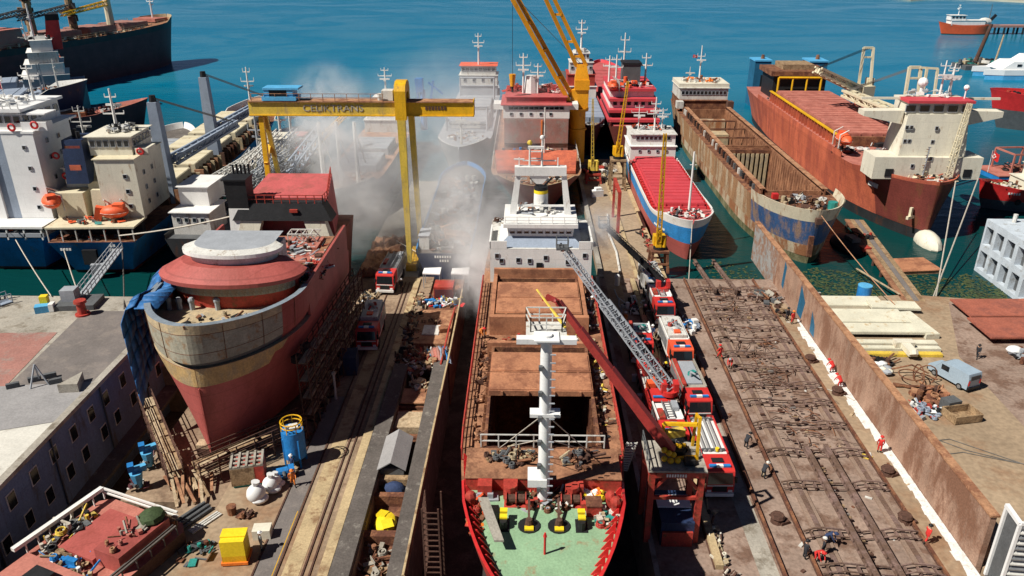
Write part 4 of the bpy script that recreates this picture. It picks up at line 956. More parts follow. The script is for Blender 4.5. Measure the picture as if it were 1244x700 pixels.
for i, (dx, dy) in enumerate(((-29.4, 60), (-28, 64), (-27, 69), (-27.9, 76), (-27.9, 84), (-27.9, 92), (-24, 72), (-31, 72), (-24, 82), (-31.5, 82))):
    b = MB('wood'); 
    for k in range(3): b.box(-1, 1, -.5, .5, k * .4 + .005, k * .4 + .38, RND.choice(['wood', 'rust_dark', 'wood_pale']))
    solo('keel_block', b, 'stacked timber keel block under the unfinished red hull', 'keel block', (dx, dy, 0), group='timber keel blocks under the red hull')
# ================================================================== the other vessels
def name_strokes(b, pts, h=.35, m='white'):
    """worn painted strokes where a name stands too faint to read"""
    for p, q in pts: b.bar(p, q, .05, h, m)
def block(b, x0, x1, y0, y1, z0, z1, m, roof=None, over=.25):
    b.box(x0, x1, y0, y1, z0, z1 - .12, m); b.box(x0 - over, x1 + over, y0 - over, y1 + over, z1 - .12, z1, roof or m)

# --- blue sterned barge full of scrap, ahead of the slip lanes
def ship_c():
    t = ship('blue sterned barge heaped with scrap beside the pale grey pier in the smoke', 'barge', -11.6, 125, -HD, name='scrap_barge')
    h = Hull(t, 45, 8.2, 4.4, z0=-1.5, zw=.4, bands=((.4, 'hull_maroon'), (99, 'hull_navy')), rake=2, bs=.8, st=.95, sheer_b=.6, sheer_s=0, bulw=(1.1, 0), bulw_all=.7, deck='concrete_dark', rail_m='hull_blue')
    b = MB('white_grimy'); name_strokes(b, [((-22.58, y, 3.9), (-22.58, y - .22, 3.9)) for y in (1.3, .95, .6, .25, -.1, -.45, -.8)] + [((-22.58, y, 3.3), (-22.58, y - .22, 3.3)) for y in (.6, .25, -.1, -.45)]); b.build('stern_lettering', t)
    b = MB('grey_dark')
    for i in range(6): junk(b, -19 + i * 6, ru(-.6, .6), 4.4, 3.0, 3.3, 48, ['grey_dark', 'rust', 'grey_paint', 'rust_light', 'white_grimy', 'black', 'rust_dark'], .3, 1.3, 1.4)
    o = b.build('scrap_cargo', t); o['kind'] = 'stuff'
    b = MB('rust_light'); b.ob((-17.5, -1.5, 5.3), (2.6, 3.6, .7), .2, None, .2); b.ob((-13, .4, 5.6), (3.0, 3.0, .5), .5, None, -.2); b.build('plate_stack', t)
    b = MB('white_grimy'); b.box(-21, -18, 2.2, 3.6, 4.4, 6.4); b.box(-21.1, -17.9, 2.1, 3.7, 6.4, 6.5, 'grey_paint'); b.build('deck_cabin', t, smooth=False)
ship_c()
def ship_c2():
    t = ship('pale grey cargo ship with orange roofed bridge, half lost in smoke', 'ship', -13.0, 187, HD)
    h = Hull(t, 80, 11.5, 6.5, z0=-3, zw=.6, bands=((.6, 'hull_maroon'), (99, 'hull_grey')), rake=4, bs=.78, sheer_b=1.2, bulw=(.84, 1.1), deck='grey_paint', rail_m='white', openings=((-16, 16),), ow=4, hold=3, coam=1, hold_m='grey_paint')
    hatch(t, -15, -2, 4.2, 7.6, 8.2, 'grey_paint', 3); hatch(t, 3, 15, 4.2, 7.6, 8.2, 'grey_paint', 3)
    b = MB('white_grimy'); block(b, -32, -25, -5, 5, 6.5, 9.2, 'grey_paint'); block(b, -32, -25.5, -5, 5, 9.2, 11.8, 'white_grimy'); block(b, -32, -26, -4.6, 4.6, 11.8, 14.2, 'white_grimy', 'orange_red', .5); b.build('superstructure', t, smooth=False)
    winrow(t, 'x', -25.95, -4, 4, 13.2, 8, .8, .7); winrow(t, 'x', -25.45, -3.6, 3.6, 10.6, 4, .6, .9, 'door')
    mast(t, -28, 0, 14.2, 8, 'white', .3); mast(t, 33, 0, 7.5, 8, 'white_grimy', .25); gear(t, 26, 0, 6.8, 6, 4, 70, ['white_grimy', 'grey_paint', 'white', 'rust'], .3, .9, .7)
    lattice_b = MB('white_grimy'); lattice(lattice_b, (20, -3, 8.5), (20, 3, 8.5), 1, 1, 1, 1, bays=6); lattice_b.build('derrick_rest', t, smooth=False)
    for x in (18, -20): b = MB('grey_paint'); b.tube([(x, -4.4, 6.5), (x, -4.4, 12), (x, 4.4, 12), (x, 4.4, 6.5)], .25); b.build('goalpost', t)
ship_c2()
def ship_s():
    t = ship('pinkish grey ship with tall white derrick posts standing in the thickest smoke', 'ship', -31.5, 154, HD)
    h = Hull(t, 62, 11, 5.4, z0=-3, zw=.6, bands=((.6, 'hull_maroon'), (99, 'hull_grey')), rake=4, bs=.75, sheer_b=1.2, bulw=(.82, 1.1), deck='rust_light', rail_m='white_grimy')
    hatch(t, -9, 1, 3.8, 5.4, 6.8, 'grey_paint', 3); hatch(t, 4, 14, 3.8, 5.4, 6.8, 'grey_paint', 3)
    for y in (-3.4, -.4, 2.6): b = MB('white'); b.cone((24, y, 5.4), (24, y, 17), .4, .28, n=8); b.bar((24, y, 16), (20, y + .6, 9), .2); b.build('derrick_post', t)
    b = MB('white'); block(b, -26, -19, -4.6, 4.6, 5.4, 8.2, 'white_grimy'); block(b, -25, -19.5, -4, 4, 8.2, 10.8, 'white'); block(b, -24, -20.5, -2.4, 2.4, 10.8, 13, 'white'); b.build('superstructure', t, smooth=False)
    winrow(t, 'x', -20.4, -1.8, 1.8, 12.1, 4, .7, .7); winrow(t, 'x', -19.4, -3, 3, 9.6, 4, .6, .6)
    b = MB('blue'); b.cone((-24, 8.0, 5), (-24, 8.0, 14), .8, .6, n=8); b.bar((-24, 6.6, 16.4), (-24, 7.2, 9), .5); b.bar((-24, 10.5, 16), (-24, 9.4, 9), .5); b.bar((-24, 9.4, 15.6), (-24, 12.6, 13), .4); b.ob((-24, 7.4, 15), (1.4, 1.6, 3)); b.build('deck_crane', t, smooth=False)
    mast(t, -22.5, 0, 13, 6); gear(t, 18, 0, 5.5, 4, 4, 50, ['white_grimy', 'grey_paint', 'rust'], .3, 1, .8)
ship_s()
def ship_d():
    t = ship('big red decked cargo ship with a blunt bow and white bridge', 'ship', 1.8, 178, HD)
    h = Hull(t, 98, 17, 5.2, z0=-3, zw=.8, bands=((.8, 'hull_maroon'), (99, 'hull_darkred')), rake=3, bs=.85, bq=.6, sheer_b=.3, bulw=(.9, 1.0), deck='rust_light', rail_m='primer_tan')
    b = MB('hull_redlead'); b.hexa([(29, -7.9, 5.6), (38, -7.2, 4.9 + .6), (38, 7.2, 5.5), (29, 7.9, 5.6), (29, -7.9, 7.6), (38, -7.2, 6.0), (38, 7.2, 6.0), (29, 7.9, 7.6)]); b.build('sloping_hatch', t, smooth=False)
    gear(t, 42.5, 0, 5.6, 3.2, 5.5, 60, ['black', 'rust', 'primer_tan', 'white_grimy', 'grey_dark'], .3, .9, .5)
    gear(t, 24, 0, 5.5, 4, 7, 90, ['rust', 'red_paint', 'black', 'white_grimy', 'grey_dark', 'primer_tan', 'blue'], .3, 1.1, .5)
    b = MB('hull_maroon'); b.box(-14, 19.5, -6.4, 6.6, 5.2, 11.4, 'hatch_salmon'); b.box(19.5, 19.8, -6.4, 6.6, 5.2, 11.6, 'roof_pink'); b.bar((19.95, 1.2, 5.5), (19.95, 1.2, 11.4), .3, None, 'orange'); b.box(19.8, 20.1, -6.4, 6.6, 6.6, 6.75, 'rust_dark'); b.build('cargo_block', t, smooth=False)
    b = MB('white'); block(b, 8, 19, -6.6, 6.8, 11.6, 14.4, 'white', 'pink_deck', .5); block(b, 6, 17, -6, 6.2, 14.4, 15.6, 'pink_deck', 'pink_deck', .3); b.box(14, 18, -8.6, -6.6, 13.2, 14.3, 'white'); b.box(14, 18, 6.8, 8.6, 13.2, 14.3, 'white'); b.build('superstructure', t, smooth=False)
    winrow(t, 'x', 19.05, -5, 5.2, 13.7, 11, .85, .5); winrow(t, 'x', 19.05, -5, 3, 12.5, 5, .5, .5, 'porthole')
    b = MB('white'); b.cone((12, -1, 15.6), (12, -1, 19), 1.6, 1.2, n=10); b.build('funnel', t); mast(t, 13, -2.6, 15.6, 8, 'white', .28); mast(t, 13, .4, 15.6, 6, 'white', .25)
    gear(t, 10, 2, 15.7, 4, 5, 60, ['red_paint', 'hatch_salmon', 'white', 'pink_deck'], .4, 1.3, .7); gear(t, 10, -4, 15.7, 3, 2, 40, ['red_paint', 'pink_deck', 'bright_red'], .4, 1.3, .7)
    b = MB('white_grimy'); b.cone((30, 1.6, 7), (30, 1.6, 16), .2, .12, n=6); b.build('flagstaff', t)
    h.rail(-10, 36, 'white_grimy', 1.1, step=3); hatch(t, -40, -17, 6.5, 5.2, 6.8, 'rust_light', 5)
ship_d()
def ship_e():
    t = ship('ship with red and white stern decks stacked behind yellow cranes', 'ship', 24.2, 222, -HD)
    h = Hull(t, 92, 11.5, 6, z0=-3, zw=.8, bands=((.8, 'hull_maroon'), (99, 'hull_darkred')), rake=4, bs=.8, st=.95, bulw_all=.9, bulw=(1.1, 0), deck='pink_deck', rail_m='hatch_pinkred')
    b = MB('white')
    for i, (x0, z0, z1, w) in enumerate(((-44, 6, 7.6, 5.6), (-42.5, 7.6, 9.4, 5.4), (-40.5, 9.4, 11.6, 5.2), (-39, 11.6, 13.6, 5.0))):
        b.box(x0, -22, -w, w, z0, z1 - .6, 'white' if i > 1 else 'black'); b.box(x0 - .8, -22, -w - .3, w + .3, z1 - .6, z1, 'hatch_pinkred')
    b.build('superstructure', t, smooth=False); winrow(t, 'x', -40.56, -4, 4, 10.4, 6, .8, .7)
    b = MB('grey_dark'); b.box(-36, -31, -2, 2, 13.6, 18.4); b.box(-36.2, -30.8, -2.2, 2.2, 18.4, 18.8, 'black'); b.build('funnel', t, smooth=False)
    for x, y, hh in ((-36, 3.6, 7), (-33, -3.6, 7), (-28, 1, 11), (-30, 4.6, 6)): mast(t, x, y, 13.6, hh, 'white', .3, ((.6, 3), (.85, 2)))
    gear(t, -36, 0, 13.7, 3, 4.6, 50, ['white', 'white_grimy', 'grey_paint', 'orange_red'], .4, 1.5, 1.6); lifeboat(t, -40, 4.6, 14.4, 4); hatch(t, -18, 30, 4.5, 6, 7.5, 'pink_deck', 8)
    t = ship('dark decked ship with white bridge tower squeezed between two red ships', 'ship', 14.2, 214, HD)
    h = Hull(t, 84, 8.6, 6, z0=-3, zw=.8, bands=((.8, 'hull_maroon'), (99, 'hull_maroon')), rake=3, bs=.8, deck='grey_dark', bulw=(.85, .9), sheer_b=.4)
    hatch(t, 10, 34, 3.6, 6, 7.6, 'grey_blue', 6, label='long grey blue hatch cover'); gear(t, 38, 0, 6.2, 2.5, 3, 60, ['white_grimy', 'primer_tan', 'grey_paint', 'rust'], .3, .9, .8)
    b = MB('white'); block(b, -6, 4, -4, 4, 6, 9.4, 'white'); block(b, -5, 3.5, -3.6, 3.6, 9.4, 12.4, 'red_paint'); block(b, -4, 3, -3, 3, 12.4, 15.4, 'white_grimy'); block(b, -3, 2, -2, 2, 15.4, 17.6, 'white'); b.build('superstructure', t, smooth=False)
    winrow(t, 'x', 2.05, -1.6, 1.6, 16.8, 4, .6, .7); winrow(t, 'x', 3.05, -2.4, 2.4, 14, 4, .6, .6); mast(t, -1, 0, 17.6, 8, 'white', .35); gear(t, 0, 0, 17.7, 2, 2, 20, ['white', 'white_grimy'], .4, 1.2, .6)
ship_e()
def ship_f():
    cx, cy = 24.7, 136.0; X = lambda wy: cy - wy
    t = ship('small coaster with blue and white hull over red bottom and bright pink red hatches', 'ship', cx, cy, HD)
    h = Hull(t, 52, 9.8, 5.2, z0=-2.5, zw=2.9, bands=((2.9, 'hull_red'), (4.9, 'hull_blue'), (99, 'white')), rake=2.6, bs=.8, bq=.62, sheer_b=.9, sheer_s=.2, bulw=(.86, .9), bulw_all=.35, deck='pink_deck', rail_m='white', bsb=.6, bqb=.85)
    for i in range(8): x0 = X(149) + i * 3.65; hatch(t, x0, x0 + 3.6, 3.75, 5.3, 6.5 + .0, 'hatch_pinkred', 1)
    b = MB('hatch_pinkred'); b.box(X(149.3), X(119.6), -4.0, 4.0, 5.2, 5.9); b.build('coaming', t, smooth=False)
    b = MB('bright_red')
    for sd in (-1, 1):
        for i in range(18): b.ob((X(147) + i * 1.6, sd * 4.35, 5.6), (.7, .35, .7))
    b.build('side_locker', t)
    gear(t, X(115.6), 0, 6.0, 2.2, 3.2, 60, ['bright_red', 'black', 'white_grimy', 'grey_dark', 'red_paint', 'white'], .3, .8, .6)
    b = MB('white'); b.cone((X(116.5), .6, 5.8), (X(116.5), .6, 15.6), .2, .14, n=8); b.bar((X(116.5), .1, 13.6), (X(116.5), 1.1, 13.6), .1); b.build('foremast', t)
    b = MB('white'); block(b, X(160), X(151), -4.4, 4.4, 5.2, 8.0, 'white'); block(b, X(159), X(151.6), -4.3, 4.3, 8.0, 10.2, 'white', 'white_grimy', .3); b.build('superstructure', t, smooth=False)
    winrow(t, 'x', X(151.55), -3, 3, 9.4, 8, .62, .6); winrow(t, 'x', X(150.95), -2.6, 2.6, 7, 4, .4, .4, 'porthole')
    mast(t, X(155), .6, 10.2, 6.5, 'white', .22, ((.5, 3.2), (.8, 1.8))); mast(t, X(157), 2.4, 10.2, 4, 'white', .16); mast(t, X(155), -2.6, 10.2, 5, 'white', .14)
    gear(t, X(157), 0, 10.3, 2, 3.5, 34, ['white', 'black', 'orange_red', 'grey_paint'], .3, .9, .5)
    b = MB('white'); name_strokes(b, [((X(113.1) - i * .38 - 1.0, -(h.yd(X(113.1) - i * .38 - 1.0) - .02), 4.05), (X(113.1) - i * .38 - .75, -(h.yd(X(113.1) - i * .38 - .75) - .02), 4.05)) for i in range(9)], .3); b.build('bow_lettering', t)
    flag(t, X(159.5), 1, 13, .8)
ship_f()
def ship_g():
    cx, cy = 42.6, 157.0; X = lambda wy: cy - wy
    t = ship('gutted rusty bulk carrier with open empty holds, blue bow and streaked cream sides', 'ship', cx, cy, HD)
    h = Hull(t, 96, 13, 7, z0=-3, zw=1.2, bands=((1.2, 'hull_slime'), (3.2, 'hull_cream_rust'), (99, 'hull_rust')), rake=2.2, bs=.86, bq=.55, bp=2.2, bsb=.74, bqb=.75, sheer_b=.8, sheer_s=.2, bulw=(.875, 1.2), bulw_all=0, deck='rust', openings=((X(187), X(152)), (X(149), X(121.5))), ow=4.3, hold=-1.2, coam=1.0, hold_m='hold_rust', rail_m='rim_cream', bot=.96)
    # blue bow with lettering-like worn paint, white rail
    b = MB('hull_blue_rusty')
    n = 40; ts = [.87 + .13 * (1 - (1 - i / n) ** 1.6) for i in range(n + 1)]
    for sd in (-1, 1):
        for i in range(n):
            for z0, z1, m in ((2.9, 4.5, 'hull_blue_rusty'), (4.5, 6.35, 'hull_blue_rusty'), (6.35, 6.99, 'rim_cream'), (6.99, 8.1, 'rim_cream'), (1.25, 2.9, 'hull_cream_rust')):
                q = [h.P(ts[i], z0), h.P(ts[i + 1], z0), h.P(ts[i + 1], z1), h.P(ts[i], z1)]; b.add([(x + .03, sd * (y + .02), z) for x, y, z in q], [(0, 1, 2, 3)], m)
    b.build('bow_paint', t, fix=False)
    b = MB('hull_rust'); 
    for dx in (.0,): b.ob((47.6, -.4, 3.2), (.5, .7, 3.2), 0, 'rust'); 
    b.ob((48.3, 0, 7.4), (.7, .9, .9), 0, 'rust_dark'); b.build('anchor', t)
    b = MB('rust'); 
    for sd in (-1, 1): b.box(X(187), X(121), sd * 5.0 - .12, sd * 5.0 + .12, 7.2, 8.5); b.box(X(187), X(121), sd * 4.95 - .45, sd * 4.95 + .45, 8.5, 8.62, 'rust_light')
    b.build('coaming', t, smooth=False)
    b = MB('black')
    for sd in (-1, 1):
        for i in range(40): x = X(188) + i * 1.62; b.box(x - .3, x + .3, sd * 5.3 - .2, sd * 5.3 + .2, 7.05, 8.2, RND.choice(['black', 'rust_dark', 'grey_dark', 'white_grimy', 'rust']))
    b.build('deck_fittings', t, smooth=False)
    b = MB('primer_tan')
    for i in range(9): b.box(X(148.7), X(148.3), -3.9 + i * .9, -3.4 + i * .9, -.6, 7.2)
    b.box(X(149.2), X(148.6), -4.2, 4.2, 7.2, 7.9, 'rust'); b.build('bulkhead_frames', t, smooth=False)
    b = MB('rust'); 
    for wy in (160, 168, 176): b.bar((X(wy), -4.2, 7.6), (X(wy), 4.2, 7.6), .3)
    b.box(X(184), X(180), -4, 4, -1, 3.6, 'primer_tan'); b.box(X(186), X(184.4), -4, 4, -1, 6.0, 'hull_cream_rust'); b.box(X(128), X(124.5), -2.5, 2.5, -1, 4.4, 'primer_tan'); b.box(X(134), X(132), -4.1, 4.1, 3.6, 4.2, 'rust'); b.build('cross_deck', t, smooth=False)
    gear(t, X(168), 0, -1, 6, 3.5, 60, ['rust', 'black', 'primer_tan', 'rust_dark'], .4, 1.2, .5); gear(t, X(126), 0, -1, 3, 3.5, 40, ['rust', 'black', 'primer_tan', 'rust_dark'], .4, 1.2, .5)
    gear(t, X(116), 0, 7.6, 4, 4.6, 110, ['rust', 'white_grimy', 'black', 'primer_tan', 'rust_dark', 'grey_paint', 'wood_pale', 'rust_dark', 'black'], .3, 1.1, .7)
    b = MB('teal'); b.cone((X(113.6), 3.6, 7.6), (X(113.6), 3.6, 8.8), .7, n=10); b.build('green_tank', t); b = MB('bright_red'); b.ob((X(118), -3.8, 8.3), (.9, .9, .8)); b.build('winch_motor', t)
    b = MB('white_grimy'); block(b, X(203), X(191), -5.6, 5.6, 7, 9.4, 'rust'); block(b, X(202), X(192), -5.8, 5.8, 9.4, 12.2, 'white_grimy', 'white_grimy', .3); b.box(X(202), X(192.3), -6, 6, 12.2, 13.1, 'cream_pale'); b.build('superstructure', t, smooth=False)
    winrow(t, 'x', X(191.95), -5, 5, 11, 12, .65, .8)
    b = MB('white_grimy'); b.ob((X(190), -6, 8.6), (2, 1.6, 1.6)); b.ob((X(190), 6, 8.6), (2, 1.4, 1.6), 0, 'rust_dark'); b.build('bridge_wing', t)
    gear(t, X(196), 0, 13.1, 3, 5, 50, ['white_grimy', 'orange', 'rust', 'grey_dark'], .3, 1.2, .6); mast(t, X(196), -.6, 13.1, 8.4, 'white', .24, ((.7, 1.8),)); mast(t, X(196), -3, 13.1, 3.4, 'white_grimy', .14, ()); flag(t, X(196), -2.6, 18.6, .7, False)
ship_g()
def ship_h():
    cx, cy = 65.2, 166.0; X = lambda wy: cy - wy
    t = ship('large red hulled ship with a tall cream bridge block on its bow', 'ship', cx, cy, HD - .012)
    h = Hull(t, 93, 17.6, 9, z0=-2, zw=1.8, bands=((1.8, 'hull_black'), (99, 'hull_redlead')), rake=1.0, bs=.8, bq=.62, bp=1.9, bsb=.68, bqb=.9, flare=1.5, sheer_b=.7, sheer_s=0, bulw=(.86, .5), deck='hatch_salmon', rail_m='hull_redlead', bot=.9)
    b = MB('hull_darkred'); n = 30; ts = [.90 + .1 * (1 - (1 - i / n) ** 1.6) for i in range(n + 1)]
    for sd in (-1, 1):
        for i in range(n):
            for z0, z1 in ((1.85, 4.2), (4.2, 6.6), (6.6, 8.98)):
                if i == 0 : continue
                q = [h.P(ts[i], z0), h.P(ts[i + 1], z0), h.P(ts[i + 1], z1), h.P(ts[i], z1)]; b.add([(x + .03, sd * (y + .025), z) for x, y, z in q], [(0, 1, 2, 3)])
    b.build('bow_paint', t, fix=False)
    b = MB('cream_pale'); b.ball((46.9, 0, .2), 1, 'cream_pale', 12, 8, (3.6, 1.7, 2.0)); b.build('bulbous_bow', t)
    for y in (-4.2,): 
        b = MB('cream'); x = X(121.8); yy = -h.yd(x) * .74; b.ob((x + .4, yy, 4.6), (.4, .5, 1.6), .6); b.ob((x + .5, yy, 3.8), (.4, 1.7, .5), .6); b.build('anchor', t)
    b = MB('white_grimy'); x = X(127.5); b.ob((x, -h.yd(x) - .0, 7.4), (2.4, .14, .7), .25); b.build('faded_nameplate', t)
    # forward accommodation
    b = MB('cream_pale'); b.box(X(129.5), X(124.6), -8.5, 8.7, 9.2, 12.8); b.build('lower_house', t, smooth=False)
    b = MB('cream_pale'); b.hexa([(X(131.5), -4.6, 12.8), (X(125.4), -4.6, 12.8), (X(125.4), 6.1, 12.8), (X(131.5), 6.1, 12.8), (X(131.5), -4.0, 19.4), (X(126), -4.0, 19.4), (X(126), 5.5, 19.4), (X(131.5), 5.6, 19.4)]); b.box(X(131.3), X(126.2), -4.2, 5.6, 19.4, 21.2); b.box(X(129.4), X(125.6), -4.5, 5.9, 21.2, 21.6, 'hatch_pinkred'); b.box(X(131.6), X(129.42), -4.4, 5.8, 21.2, 21.5, 'cream_pale'); b.build('superstructure', t, smooth=False)
    b = MB('cream_pale'); b.hexa([(X(129.5), -10.6, 18.9), (X(127), -10.6, 18.9), (X(127), -4.3, 17.6), (X(129.5), -4.3, 17.6), (X(129.5), -10.6, 19.7), (X(127), -10.6, 19.7), (X(127), -4.3, 19.8), (X(129.5), -4.3, 19.8)])
    b.hexa([(X(129.5), 5.7, 17.4), (X(127), 5.7, 17.4), (X(127), 11.4, 18.8), (X(129.5), 11.4, 18.8), (X(129.5), 5.7, 19.8), (X(127), 5.7, 19.8), (X(127), 11.4, 19.7), (X(129.5), 11.4, 19.7)]); b.build('bridge_wing', t, smooth=False)
    b = MB('cream_pale'); b.bar((X(129), -10.6, 21.4), (X(129), 11.4, 21.4), .35); b.build('wing_awning', t)
    winrow(t, 'x', X(126.15), -3.8, 5.0, 20.3, 5, 1.45, 1.0)
    for y, z in ((-4.0, 17.4), (-3.3, 17.4), (-3.9, 15.2), (-3.2, 15.2), (.7, 17.3), (.5, 15.1), (.3, 12.6), (-2.4, 11.4)): win(t, X(125.6 if z > 13 else 124.55), y, z, 'x', .45, .55, 'porthole')
    for y in (-5.9, 6.6): b = MB('black'); b.box(0, .06, -.65, .65, -.6, .7); o = b.build('mooring_port', t); o.location = (X(124.55), y, 10.2)
    b = MB('cream'); lattice(b, (X(124.2), 3.4, 9.3), (X(124.9), 4.6, 21.4), .9, .5, .9, .5, bays=12, ch=.14, br=.09); b.build('ladder_mast', t, smooth=False)
    b = MB('white_grimy'); b.bar((X(124.3), -.6, 9.2), (X(124.3), -.4, 14.6), .3, .12, 'grey_paint')
    for i in range(16): b.ob((X(124.25), -.6 + ru(-.3, .3), 9.6 + i * .33), (.12, ru(.2, .6), .1), 0, RND.choice(['grey_dark', 'cream', 'rust']))
    b.build('rusty_ladder', t)
    gear(t, X(122.8), 0, 9.6, 1.4, 4.2, 60, ['cream', 'rust', 'hull_redlead', 'black', 'white_grimy'], .3, .9, .5)
    for x, y, hh in ((X(130), 2.2, 5.6), (X(131), 4.2, 5), (X(134), 5.6, 4)): mast(t, x, y, 21.6, hh, 'white', .2, ((.5, 2.4), (.85, 1.6)))
    b = MB('white_clean'); b.cone((X(131), -.4, 21.6), (X(131), -.4, 23), .3, n=8); b.ball((X(131), -.4, 23.6), .8); b.cone((X(128), 5.2, 21.6), (X(128), 5.2, 23.0), .12, n=6); b.ball((X(128), 5.2, 23.3), .45, seg=8, rings=6); b.build('radar_dome', t)
    gear(t, X(131), 1, 21.65, 3, 4, 34, ['white', 'white_grimy', 'grey_paint'], .2, .8, .4)
    # deck: hatch panels, coaming with yellow rail
    for i in range(10): x0 = X(192) + i * 4.5; hatch(t, x0, x0 + 4.35, 6.2, 9.1, 11.6 + .0, 'hatch_salmon', 1, yc=.8)
    b = MB('hull_redlead'); b.box(X(193), X(146.5), -6.2, 7.8, 9, 11.0, 'rust'); 
    for i in range(24): b.box(X(192) + i * 1.9, X(192) + i * 1.9 + .12, -6.9, -6.2, 9.0, 11.2)
    b.box(X(193), X(146.5), -6.95, -6.3, 11.2, 11.4, 'yellow'); b.build('coaming', t, smooth=False)
    b = MB('hull_redlead'); 
    for k in (0, 1):
        n = 20
        for i in range(n): x0 = X(196) + i * 2.9; x1 = x0 + 2.9; b.add([(x0, -(h.yd(x0) - .12 * k), h.zd(x0)), (x1, -(h.yd(x1) - .12 * k), h.zd(x1)), (x1, -(h.yd(x1) - .12 * k), h.zd(x1) + 1.0), (x0, -(h.yd(x0) - .12 * k), h.zd(x0) + 1.0)], [(0, 1, 2, 3)])
    b.build('side_bulwark', t, smooth=False)
    b = MB('rust'); b.box(X(206), X(196), -5.5, 7.2, 9, 14.5, 'black'); b.box(X(206.5), X(195), -6.4, 8, 14.5, 15.6, 'rust'); b.tube([(X(194.6), -4.6, 9.6), (X(194.6), -4.6, 14.2), (X(194.6), 5.6, 14.2), (X(194.6), 5.6, 9.6)], .3, 'yellow', 6); b.tube([(X(194.6), -1.2, 9.6), (X(194.6), -1.2, 14.2)], .25, 'yellow', 6); b.tube([(X(194.6), 2.2, 9.6), (X(194.6), 2.2, 14.2)], .25, 'yellow', 6); b.box(X(205), X(198), -3, 4.6, 15.6, 16.8, 'wood'); b.build('aft_house', t, smooth=False)
    gear(t, X(193.5), 0, 9.3, 1.6, 7, 40, ['yellow', 'cream', 'black', 'grey_dark'], .4, 1, .5)
    lifeboat(t, X(140), -8.0, 12.2, 5.4, 'orange_red'); lifeboat(t, X(139), 9.0, 13.4, 5.4, 'orange_red')
    gear(t, X(143), -6.6, 9.1, 2.6, 1.6, 40, ['hull_redlead', 'black', 'white_grimy', 'rust'], .4, 1, .6); gear(t, X(143), 0, 9.1, 3, 6, 50, ['white', 'grey_paint', 'black', 'white_grimy'], .4, 1.3, 1.5)
    # two cream deck cranes on the far side
    for k, (wy, y) in enumerate(((176, 8.6), (148, 6.4))):
        b = MB('hull_redlead'); b.cone((X(wy), y, 9), (X(wy), y, 13.2), 1.5, 1.7, n=12, m='red_paint'); b.ob((X(wy), y, 14.4), (3.4, 3.0, 2.4), .3, 'cream'); b.ob((X(wy) - 1.2, y + 1.4, 16.2), (1.6, 1.4, 1.6), 0, 'cream'); cr = b.build('crane_house', t)
        b = MB('cream')
        for s in (-1, 1): b.bar((X(wy), y + s * 1.3, 15), (X(wy) - 1.5, y + s * 1.0, 23.4), .5, .5)
        b.bar((X(wy) - 1.5, y - 1.0, 23.3), (X(wy) - 1.5, y + 1.0, 23.3), .5); b.bar((X(wy) - 1.1, y - 1.05, 21.4), (X(wy) - 1.1, y + 1.05, 21.4), .35)
        if k:
            for s in (1.6, 4.0): b.bar((X(wy) + .6, y + s, 13), (X(wy) - .6, y + s * .8 + .5, 23.2), .4)
            b.bar((X(wy) - 1.2, y + .8, 23.3), (X(wy) - .6, y + 3.8, 23.2), .35)
        b.build('a_frame', cr)
        b = MB('cream'); 
        tip = (X(wy) + 5, y - 12.5, 19.5) if k == 0 else (X(wy) - 24, y - 3.0, 14.6)
        for s in (-1, 1): b.bar((X(wy) + s * 1.1, y - .6, 14.4), (tip[0] + s * .7, tip[1], tip[2]), .6, 1.1)
        lattice(b, (X(wy), y - .6, 14.4), tip, 3.0, 2.0, 1.3, 1.1, bays=8, ch=.42, br=.2); b.build('jib', cr, smooth=False)
        b = MB('rope_dark')
        for s in (-.6, -.2, .2, .6): b.tube([(X(wy) - 1.5, y + s, 23.3), (tip[0] + s, tip[1], tip[2] + .4)], .05, n=3)
        b.build('luffing_wires', cr)
ship_h()
